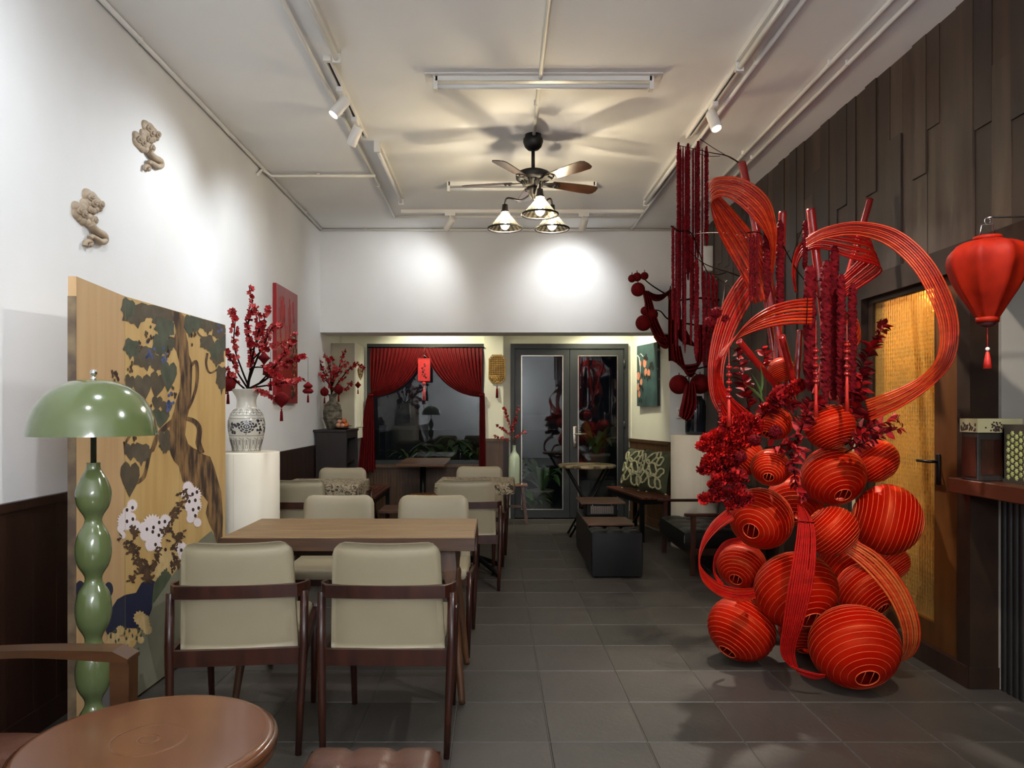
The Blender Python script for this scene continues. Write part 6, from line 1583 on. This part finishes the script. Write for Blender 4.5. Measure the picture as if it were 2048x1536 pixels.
# ------------------------------------------------------------------ amaranth strands
def strand(label, x, y0, y1, w, Y, m=AMAR, loops=0, seed=0, sway=0, group='hanging amaranth strands'):
    r = random.Random(seed); top = P(x, y0, Y); L = (y1-y0)*Y/F; R0 = w*Y/F/2*(1.12 if Y < 4.3 else .74)
    t = thing('amaranth_strand', label, 'flower strand', top, 0, group)
    b = MB(); b.tube([(0,0,0), (0,0,-L*.98)], max(.0018, R0*.25), 5); b.build('stem', TWIG, t)
    # knobbly flower rope: many small bumps round a core
    n = max(12, int(L/(R0*1.05))); vs = []; N = 10; b = MB()
    rows = n*2
    for i in range(rows+1):
        q = i/rows; z = -L*q; tap = min(1, .5+q*8, .35+(1-q)*7)
        for j in range(N):
            a = 2*PI*(j + (.5 if i % 2 else 0))/N; rr = R0*tap*(.72 + .5*r.random())
            vs.append((rr*math.cos(a) + sway*math.sin(q*3)*.01, rr*math.sin(a), z + r.uniform(-.3,.3)*L/rows))
    b.add(vs, [(i*N+j, (i+1)*N+j, (i+1)*N+(j+1)%N, i*N+(j+1)%N) for i in range(rows) for j in range(N)], 0, False)
    b.build('flower_rope', m, t)
for i, (x, y0, y1, w, Y, lab, m) in enumerate((
  (1534,419,597,13,3.96,'thick maroon amaranth strand left of the upright pole',AMAR), (1560,441,640,13,4.00,'maroon amaranth strand hanging along the upright pole',AMAR), (1610,441,540,9,3.98,'short maroon strand beside the middle pole',AMAR),
  (1620,532,782,21,3.74,'thick crimson amaranth strand, leftmost of the central group',AMAR2), (1651,522,802,17,3.78,'crimson amaranth strand in the dark of the central group',AMAR), (1668,492,800,18,3.84,'tall crimson amaranth strand in the centre of the group',AMAR2), (1682,549,804,15,3.72,'crimson amaranth strand right of the group centre',AMAR2), (1705,566,802,14,3.80,'crimson amaranth strand at the right end beside the door jamb',AMAR2),
  (1501,466,606,5,3.90,'thin dark strand, left of the twisted pair',AMAR), (1507,470,598,5,3.92,'thin dark strand in the middle of the twisted pair',AMAR), (1514,466,602,5,3.90,'thin dark strand, right of the twisted pair',AMAR),
  (1357,285,660,10,4.60,'maroon strand at the left edge of the high hanging curtain',AMAR), (1366,292,690,6,4.60,'thin maroon strand second in the high hanging curtain',AMAR), (1376,287,560,11,4.60,'thick maroon strand third in the high hanging curtain',AMAR), (1386,297,640,6,4.60,'thin maroon strand in the middle of the high curtain',AMAR), (1396,282,516,10,4.58,'maroon strand right of middle in the high curtain',AMAR), (1413,293,492,11,4.60,'maroon strand at the right edge of the high curtain',AMAR),
  (1346,452,640,8,4.56,'low maroon strand at the far left of the curtain',AMAR), (1370,430,706,7,4.56,'long thin maroon strand reaching lowest at the left',AMAR), (1382,470,690,7,4.54,'maroon strand behind the branch in the low curtain',AMAR), (1393,516,722,13,4.52,'thick maroon strand in the lower part of the curtain',AMAR),
  (1408,542,735,9,4.50,'maroon strand at the left of the dense lower bunch',AMAR), (1417,545,742,10,4.48,'maroon strand in the middle of the dense lower bunch',AMAR), (1426,546,728,9,4.50,'maroon strand at the right of the dense lower bunch',AMAR), (1433,560,690,7,4.52,'short maroon strand beside the grey door frame',AMAR))):
    strand(lab, x, y0, y1, w, Y, m, 0, i)

for i, (x, y0, y1, w, lab) in enumerate(((1361.5, 291, 600, 4.5, 'very thin maroon strand just right of the curtain edge'), (1371, 293, 640, 4.5, 'very thin maroon strand left of the thick third strand'), (1391, 296, 585, 4.5, 'very thin maroon strand between the two right strands'), (1404.5, 297, 600, 4.5, 'very thin maroon strand before the right edge of the curtain'), (1352, 458, 700, 5, 'very thin maroon strand low at the far left'))):
    strand(lab, x, y0, y1, w, 4.60 if y0 < 400 else 4.56, AMAR, 0, 200+i)
# ------------------------------------------------------------------ twigs and twine
def twig(label, pts, r, m=TWIG, subs=()):
    O = Vector(pts[0]); t = thing('dry_twig', label, 'twig', O)
    sp = spline([Vector(p)-O for p in pts], 6); n = len(sp); b = MB(); b.tube(sp, [r*(1-.6*i/n) for i in range(n)], 6); b.build('stem', m, t)
    for s in subs:
        b = MB(); b.tube(spline([Vector(p)-O for p in s], 4), r*.5, 5); b.build('side_shoot', m, t)
twig('dark twine from the tall pole to the hanging strands', [P(1480,327,4.20), P(1455,312,4.4), P(1425,306,4.55), P(1398,300,4.60), P(1355,290,4.60)], .0045, TWIG, [[P(1468,320,4.3), P(1430,298,4.5), P(1400,278,4.6)], [P(1440,312,4.5), P(1415,312,4.58), P(1390,305,4.62)]])
twig('pale bent twig behind the hanging strands', [P(1545,520,4.2), P(1500,480,4.3), P(1460,468,4.4), P(1415,466,4.5), P(1376,470,4.56)], .005, TWIGG)
twig('dark twig crossing below the high ribbon', [P(1560,590,4.2), P(1510,565,4.25), P(1460,545,4.35), P(1410,528,4.5), P(1376,500,4.54)], .006, TWIG, [[P(1452,545,4.38), P(1436,549,4.4), P(1420,546,4.44)]])
twig('short dark twig holding the twisted thin strands', [P(1494,466,3.90), P(1505,464,3.905), P(1520,466,3.92), P(1536,480,4.1)], .004, TWIG)
twig('bent dark twig holding the low strands of the curtain', [P(1342,452,4.56), P(1358,462,4.56), P(1384,468,4.55), P(1412,540,4.5), P(1436,556,4.52), P(1470,580,4.3)], .005, TWIG)
twig('forked twig standing before the plank wall at left', [P(1440,640,4.4), P(1446,605,4.42), P(1450,575,4.44), P(1449,560,4.44)], .006, TWIGG, [[P(1449,566,4.44), P(1454,561,4.44)]])
twig('thin dark twig leaning across the middle poles', [P(1540,460,4.0), P(1565,490,4.04), P(1590,535,4.06), P(1640,600,4.0)], .0045, TWIG, [[P(1583,525,4.05), P(1592,490,4.1), P(1612,440,4.1)]])
twig('thin twig bow behind the central strands', [P(1628,600,3.9), P(1622,575,3.9), P(1640,560,3.92), P(1680,540,3.96)], .004, TWIG)

# ------------------------------------------------------------------ leaf sprays and flowers
LF = {m: leaf_mesh('leaf', MATS[m], .075, .042, .010, .014) for m in ('red leaf', 'dark red leaf', 'rosy leaf', 'bright red petal')}
PTL = {}
for m in ('red leaf', 'dark red leaf', 'bright red petal'):
    b = MB(); vs = [(0,0,0)]; K = 9
    for i in range(K+1):
        a = -1.25 + 2.5*i/K; rr = .046*(1 if i % 2 else .90); vs.append((rr*math.sin(a)*.75, rr*math.cos(a), .010*(1 if i % 2 else -.6)))
    vs.append((0, .022, -.006)); n = len(vs)-1
    b.add(vs, [(0, i, n) for i in (1,)] + [(i, i+1, n) for i in range(1, K+1)] + [(n, K+1, 0)], 0, True); PTL[m] = b.mesh('petal', MATS[m])
LFL = {m: leaf_mesh('leaf', MATS[m], .085, .024, .008, .020) for m in ('red leaf', 'dark red leaf', 'bright red petal')}
def spray(name, label, pts, n, mats_, size, seed, long=False, spread=1.0, r0=.004, dens0=.12, petal=False):
    r = random.Random(seed); O = Vector(pts[0]); t = thing(name, label, 'foliage', O)
    sp = spline([Vector(p)-O for p in pts], 6); K = len(sp); b = MB(); b.tube(sp, [r0*(1-.7*i/K) for i in range(K)], 5); b.build('stem', TWIG, t)
    for k in range(n):
        q = dens0 + (1-dens0)*k/(n-1); i = min(K-2, int(q*(K-1))); p = sp[i].lerp(sp[i+1], q*(K-1)-i); T = (sp[i+1]-sp[i]).normalized()
        o = Vector((r.gauss(0,1), r.gauss(0,1)-.35, r.gauss(0,1))); o = (o - T*o.dot(T)).normalized(); d = T*r.uniform(.25,.9) + o*spread
        me = r.choice(mats_); lib = PTL if petal else (LFL if long else LF)
        put_leaf(lib[me], t, p, d, 1.12*size*r.uniform(.65, 1.2)*(1-.35*q), r.uniform(-1.2, 1.2), 'petal' if petal else 'leaf')
    return t
RL, DL, RO, BP = 'red leaf', 'dark red leaf', 'rosy leaf', 'bright red petal'
def pp_(*a): return [P(x, y, Y) for x, y, Y in a]
spray('leaf_spray', 'dark red leaf spray rising before the amber glass, right', pp_((1672,840,3.9),(1700,790,3.86),(1722,740,3.84),(1745,690,3.84),(1768,650,3.84)), 70, (DL, DL, RL), 1.0, 31)
spray('leaf_spray', 'dark red leaf spray low on the door jamb behind the strands', pp_((1690,850,3.84),(1712,815,3.80),(1720,780,3.80),(1728,745,3.82)), 40, (DL, RL), 1.0, 32)
spray('leaf_spray', 'rosy leaf spray reaching right across the amber glass, upper', pp_((1690,890,3.76),(1722,870,3.66),(1755,850,3.64),(1798,838,3.64)), 40, (RO, RL, DL), .72, 33)
spray('leaf_spray', 'rosy leaf spray reaching right across the amber glass, lower', pp_((1690,905,3.72),(1730,885,3.64),(1765,868,3.62),(1803,856,3.62)), 38, (RO, DL, RL), .72, 34)
spray('leaf_spray', 'rosy leaf spray hanging in the middle between lanterns', pp_((1560,890,3.66),(1585,920,3.56),(1590,960,3.52),(1606,995,3.50)), 48, (RO, RO, RL, DL), .74, 35)
spray('leaf_spray', 'rosy leaf cluster at the centre top of the middle lanterns', pp_((1530,895,3.62),(1560,892,3.54),(1585,890,3.52),(1605,905,3.52)), 30, (RO, RL), .72, 36)
spray('leaf_spray', 'dark leaf spray between upper lanterns below the strands', pp_((1590,900,3.8),(1600,865,3.72),(1612,835,3.70),(1618,805,3.72)), 44, (DL, RL, RO), .8, 37)
spray('leaf_spray', 'dark red leaf spray behind the bead string on the left', pp_((1500,830,4.0),(1492,790,3.98),(1482,750,3.98),(1474,700,3.98)), 46, (DL, DL, RL), .85, 38)
spray('leaf_spray', 'red leaf spray around the smallest top lantern', pp_((1530,830,3.98),(1548,800,3.90),(1575,780,3.86),(1600,770,3.86)), 120, (RL, BP, RL), 1.15, 39, False, 1.2, .004, .05, True)
spray('leaf_spray', 'red leaf spray below the smallest top lantern', pp_((1520,840,3.94),(1540,815,3.88),(1560,800,3.84),(1590,815,3.82)), 40, (RL, DL), .95, 40)
spray('leaf_spray', 'dark spray filling the gap left of the top right lantern', pp_((1590,860,3.84),(1625,815,3.80),(1640,800,3.80)), 26, (DL, RL), .9, 41)
spray('leaf_spray', 'red leaf spray behind the upper right lantern', pp_((1700,870,3.9),(1730,850,3.86),(1745,830,3.86)), 24, (DL, RL), .9, 42)
spray('leaf_spray', 'small red leaf spray in front of the short poles', pp_((1520,740,4.0),(1530,715,3.98),(1526,700,3.98)), 14, (BP, RL), .8, 43)
# fluffy red flower plumes on the left
for i, (lab, pts, n_, sz) in enumerate((
  ('bright red plume at the upper left pointing to the bead string', pp_((1500,880,3.80),(1485,862,3.72),(1465,852,3.66),(1450,845,3.64)), 46, 1.05),
  ('bright red plume at the far left above the ivory pedestal', pp_((1490,890,3.78),(1455,872,3.66),(1425,878,3.62),(1404,892,3.62)), 60, 1.1),
  ('bright red plume second from the top at the left edge', pp_((1480,900,3.76),(1450,895,3.66),(1425,905,3.62),(1415,925,3.62)), 46, 1.0),
  ('deep red curled plume in the middle of the left edge', pp_((1480,925,3.72),(1450,930,3.64),(1425,932,3.62),(1404,940,3.62)), 40, 1.05),
  ('deep red plume below the curled one at the left edge', pp_((1490,960,3.70),(1465,955,3.62),(1440,958,3.60),(1428,970,3.60)), 44, 1.0),
  ('red plume lowest at the left edge before the black sofa', pp_((1495,985,3.70),(1465,985,3.62),(1435,990,3.60),(1405,998,3.60)), 50, .95),
  ('deep red plume over the left ribbon loop start', pp_((1500,1000,3.68),(1475,1002,3.60),(1458,1012,3.58)), 34, .9),
  ('bright red plume curling over the top left lantern', pp_((1520,870,3.78),(1505,845,3.74),(1490,838,3.70),(1475,842,3.68)), 40, 1.0))):
    spray('flower_plume', lab, pts, int(n_*2.6), (BP, BP, RL) if i in (0,1,2,7) else (RL, RL, BP, DL), sz*1.0, 60+i, False, 1.2, .004, .12, True)
# green lily leaves behind
b = spray('leaf_spray', 'few green blades showing behind the left ribbon', pp_((1530,840,4.0),(1520,800,3.98),(1508,770,3.98)), 2, (DL,), .5, 44)
gl = leaf_mesh('leaf', LEAFG2, .16, .022, .006, .03)
for a, d in (((1528,805),(-.7,-.2,.8)), ((1524,800),(-.3,-.2,1)), ((1520,790),(.1,-.2,1))): put_leaf(gl, b, P(a[0], a[1], 3.92)-b.location, d, 1.0, .3)
# round dark seed heads
def pompon(label, x, y, Y, rp, seed):
    r = random.Random(seed); c = P(x, y, Y); R0 = rp*Y/F; t = thing('scabiosa_head', label, 'flower', c, 0, 'round dark flower heads')
    b = MB(); b.ball((0,0,0), R0*.8, 14, 9); b.build('core', AMAR, t); b = MB()
    for k in range(150):
        d = Vector((r.gauss(0,1), r.gauss(0,1), r.gauss(0,1))).normalized(); M = axmtx(d)
        q = [M @ Vector((R0*.13*math.cos(2*PI*j/3), R0*.13*math.sin(2*PI*j/3), R0*.72)) for j in range(3)] + [d*R0*r.uniform(.92,1.1)]
        b.add(q, [(0,1,3),(1,2,3),(2,0,3)])
    o = b.build('florets', AMAR, t); o['kind'] = 'stuff'
    b = MB(); b.tube([(0,R0*.7,0),(.01,R0+.06,-.04)], .003, 5); b.build('stem', TWIG, t)
pompon('dark round flower head, left of the touching pair', 1510, 880, 3.60, 14, 1)
pompon('dark round flower head, right of the touching pair', 1551, 863, 3.62, 15, 2)
pompon('dark round flower head low on the upper left lantern', 1482, 914, 3.60, 13, 3)
for i, (x, y, rp, lab) in enumerate(((1432,625,13,'dark spiky head at the top of the cluster by the grey frame'), (1420,645,14,'dark spiky head low left in the cluster by the grey frame'), (1450,640,12,'dark spiky head right in the cluster by the grey frame'), (1452,662,11,'lowest dark spiky head under the cluster by the ribbon'))):
    pompon(lab, x, y, 4.10, rp, 10+i)

# ------------------------------------------------------------------ bead strings with tassels
def beads(label, x, y0, ys, y1, Y, tas=True, rp=6.0):
    top = P(x, y0, Y); k = Y/F; t = thing('bead_string', label, 'bead string', top, 0, 'red bead strings'); zq = lambda y: -(y-y0)*k
    b = MB(); b.tube([(0,0,0), (0,0,zq(ys[-1]))], .0014, 5); b.build('cord', TASS, t)
    for y in ys:
        b = MB(); b.ball((0,0,zq(y)), rp*k, 14, 8, sz=.72); b.build('bead', BEAD, t)
        b = MB(); b.ball((0,0,zq(y-6)), rp*k*.38, 8, 6); b.build('spacer_bead', BEAD, t)
    if tas:
        b = MB(); L = (y1-ys[-1])*k; b.lathe([(1e-4,0),(rp*k*.35,-.002),(rp*k*.55,-L*.25),(rp*k*.5,-L*.5),(rp*k*.85,-L),(1e-4,-L)], 14, 0, None, (0,0,zq(ys[-1]+3))); b.build('tassel', TASS, t)
beads('red bead string hanging from the orange arch at the left', 1458, 695, (735,750,765,780,794), 850, 3.50)
beads('red bead string with long tassel in front of the central strands', 1632, 640, (702,717,732,747,763), 832, 3.63)
beads('red bead string hanging right of the central strands', 1694, 640, (690,703,718,733,748), 820, 3.62)
beads('short round bead string beside the dark fluted vase', 1440, 800, (809,821,833,845), 850, 3.60, False, 4.6)

# ------------------------------------------------------------------ garland of velvet balls and cloth by the pier
Yg = 7.35
def vball(label, x, y, rp, Y=Yg):
    c = P(x, y, Y); r = rp*Y/F; t = thing('velvet_ball', label, 'ball ornament', c, 0, 'red velvet balls of the garland'); b = MB(); b.ball((0,0,0), r, 20, 14); b.build('ball', VELV, t)
    b = MB(); b.tube([(0,0,r*.95),(0,0,r+.02)], .004, 6); b.build('loop', TWIG, t)
for x, y, rp, lab in ((1264,557,8,'small velvet ball, left of the topmost cluster'), (1289,552,8,'small velvet ball, right of the topmost cluster'), (1274,554,9,'velvet ball in the middle of the topmost cluster'), (1276,579,14,'larger velvet ball at the bottom of the topmost cluster'),
                      (1290,622,9,'small velvet ball at the upper left of the second cluster'), (1304,629,12,'velvet ball at the right of the second cluster'), (1287,646,16,'large velvet ball at the bottom of the second cluster'),
                      (1358,769,19.5,'large velvet ball over the wall socket, left of the low pair'), (1400,768,20,'large velvet ball right of the low pair above the fluted vase')):
    vball(lab, x, y, rp)
def drape(label, pts, n=30, m=VELV, seed=0):
    """cloth hung along a polyline with width vectors in px (wx, wy) and deep folds"""
    C = spline([P(x, y, Y) for x, y, Y, *_ in pts], 8); W = spline([Vector((wx*Yg/F, 0, -wy*Yg/F)) for *_, wx, wy in pts], 8)
    O = C[0].copy(); t = thing('cloth_drape', label, 'cloth', O); K = len(C)-1; r = random.Random(seed); ph = r.uniform(0,6)
    def fn(u, v):
        i = min(K-1, int(u*K)); q = u*K-i; c = C[i].lerp(C[i+1], q); w = W[i].lerp(W[i+1], q)
        f = math.sin(v*2*PI*3.5+ph+.8*math.sin(u*4)); return c - O + w*(v-.5) + Vector((0, -.035*f - .02, 0))
    b = MB(); b.grid(fn, K, n); b.grid(lambda u, v: Vector(fn(u, v)) + Vector((0, .006, 0)), K, n); b.build('cloth', m, t)
drape('dark red cloth looping from the upper balls to the strands', [(1296,590,Yg,4,14),(1310,596,Yg,2,12),(1325,594,Yg,-2,12),(1340,582,Yg,-6,14)], seed=1)
drape('dark red cloth falling beneath the topmost ball cluster', [(1290,582,Yg,12,2),(1296,605,Yg,16,2),(1304,640,Yg,22,4),(1318,672,Yg,26,10),(1330,690,Yg,24,14)], seed=2)
drape('dark red cloth swag hanging into the bay opening', [(1304,664,Yg,8,20),(1318,680,Yg,8,26),(1338,682,Yg,-4,28),(1350,660,Yg,-14,26),(1350,620,Yg,-18,14),(1342,580,Yg,-14,8)], seed=3)
drape('dark red cloth hanging straight beside the strands', [(1345,600,Yg-.06,20,0),(1346,650,Yg-.06,22,0),(1346,700,Yg-.06,22,0),(1345,722,Yg-.06,20,0)], seed=4)
drape('deep red cloth loop drooping above the low pair of balls', [(1350,690,Yg-.1,18,4),(1356,725,Yg-.1,22,10),(1374,742,Yg-.1,6,26),(1396,732,Yg-.1,-14,22),(1404,695,Yg-.1,-18,6),(1402,650,Yg-.1,-18,0)], seed=5)
drape('red cloth tail between the low balls in front of the fluted vase', [(1379,766,7.3,14,0),(1378,800,7.06,26,2),(1372,825,7.04,24,6),(1366,838,7.04,12,8)], seed=6)
drape('dark red cloth behind the strands at the top of the garland', [(1352,640,Yg,26,0),(1362,665,Yg,30,6),(1380,690,Yg,30,8),(1400,690,Yg,26,4)], seed=7)
twig('dark branch carrying the upper velvet balls', [P(1438,600,Yg+.1), P(1400,596,Yg+.06), P(1360,600,Yg+.05), P(1335,590,Yg+.05), P(1300,568,Yg+.04), P(1275,545,Yg+.03)], .012, TWIG, [[P(1335,590,Yg+.05), P(1340,578,Yg), P(1341,572,Yg)]])
twig('dark branch carrying the second ball cluster', [P(1438,660,Yg+.1), P(1390,650,Yg+.08), P(1340,640,Yg+.06), P(1320,622,Yg+.05), P(1300,620,Yg+.04)], .011, TWIG)
twig('dark stem holding the low pair of velvet balls', [P(1440,730,Yg+.1), P(1405,735,Yg+.06), P(1380,745,Yg+.04), P(1379,775,Yg+.02)], .010, TWIG, [[P(1380,750,Yg+.04), P(1362,758,Yg), P(1358,765,Yg)], [P(1385,745,Yg+.04), P(1398,752,Yg), P(1400,762,Yg)]])
# pale speaker box on the plank wall behind the strands
sb = thing('wall_speaker', 'small pale box mounted high on the plank wall corner', 'speaker', P(1415, 518, 7.7))
b = MB(); b.rbox(0,0,0,.10,.10,.26,.01,2); b.build('case', WHITEP, sb)
b = MB(); b.rbox(0,-.051,0,.08,.006,.22,.002,1); b.build('grille', WHITEM, sb); b = MB(); b.tube([(.04,0,0),(XR-sb.location.x,0,0)], .012, 8); b.build('bracket', WHITEM, sb)

for o in list(bpy.data.objects):
    if o.name.startswith('lamp_light'): o['kind'] = 'structure' if False else 'light'
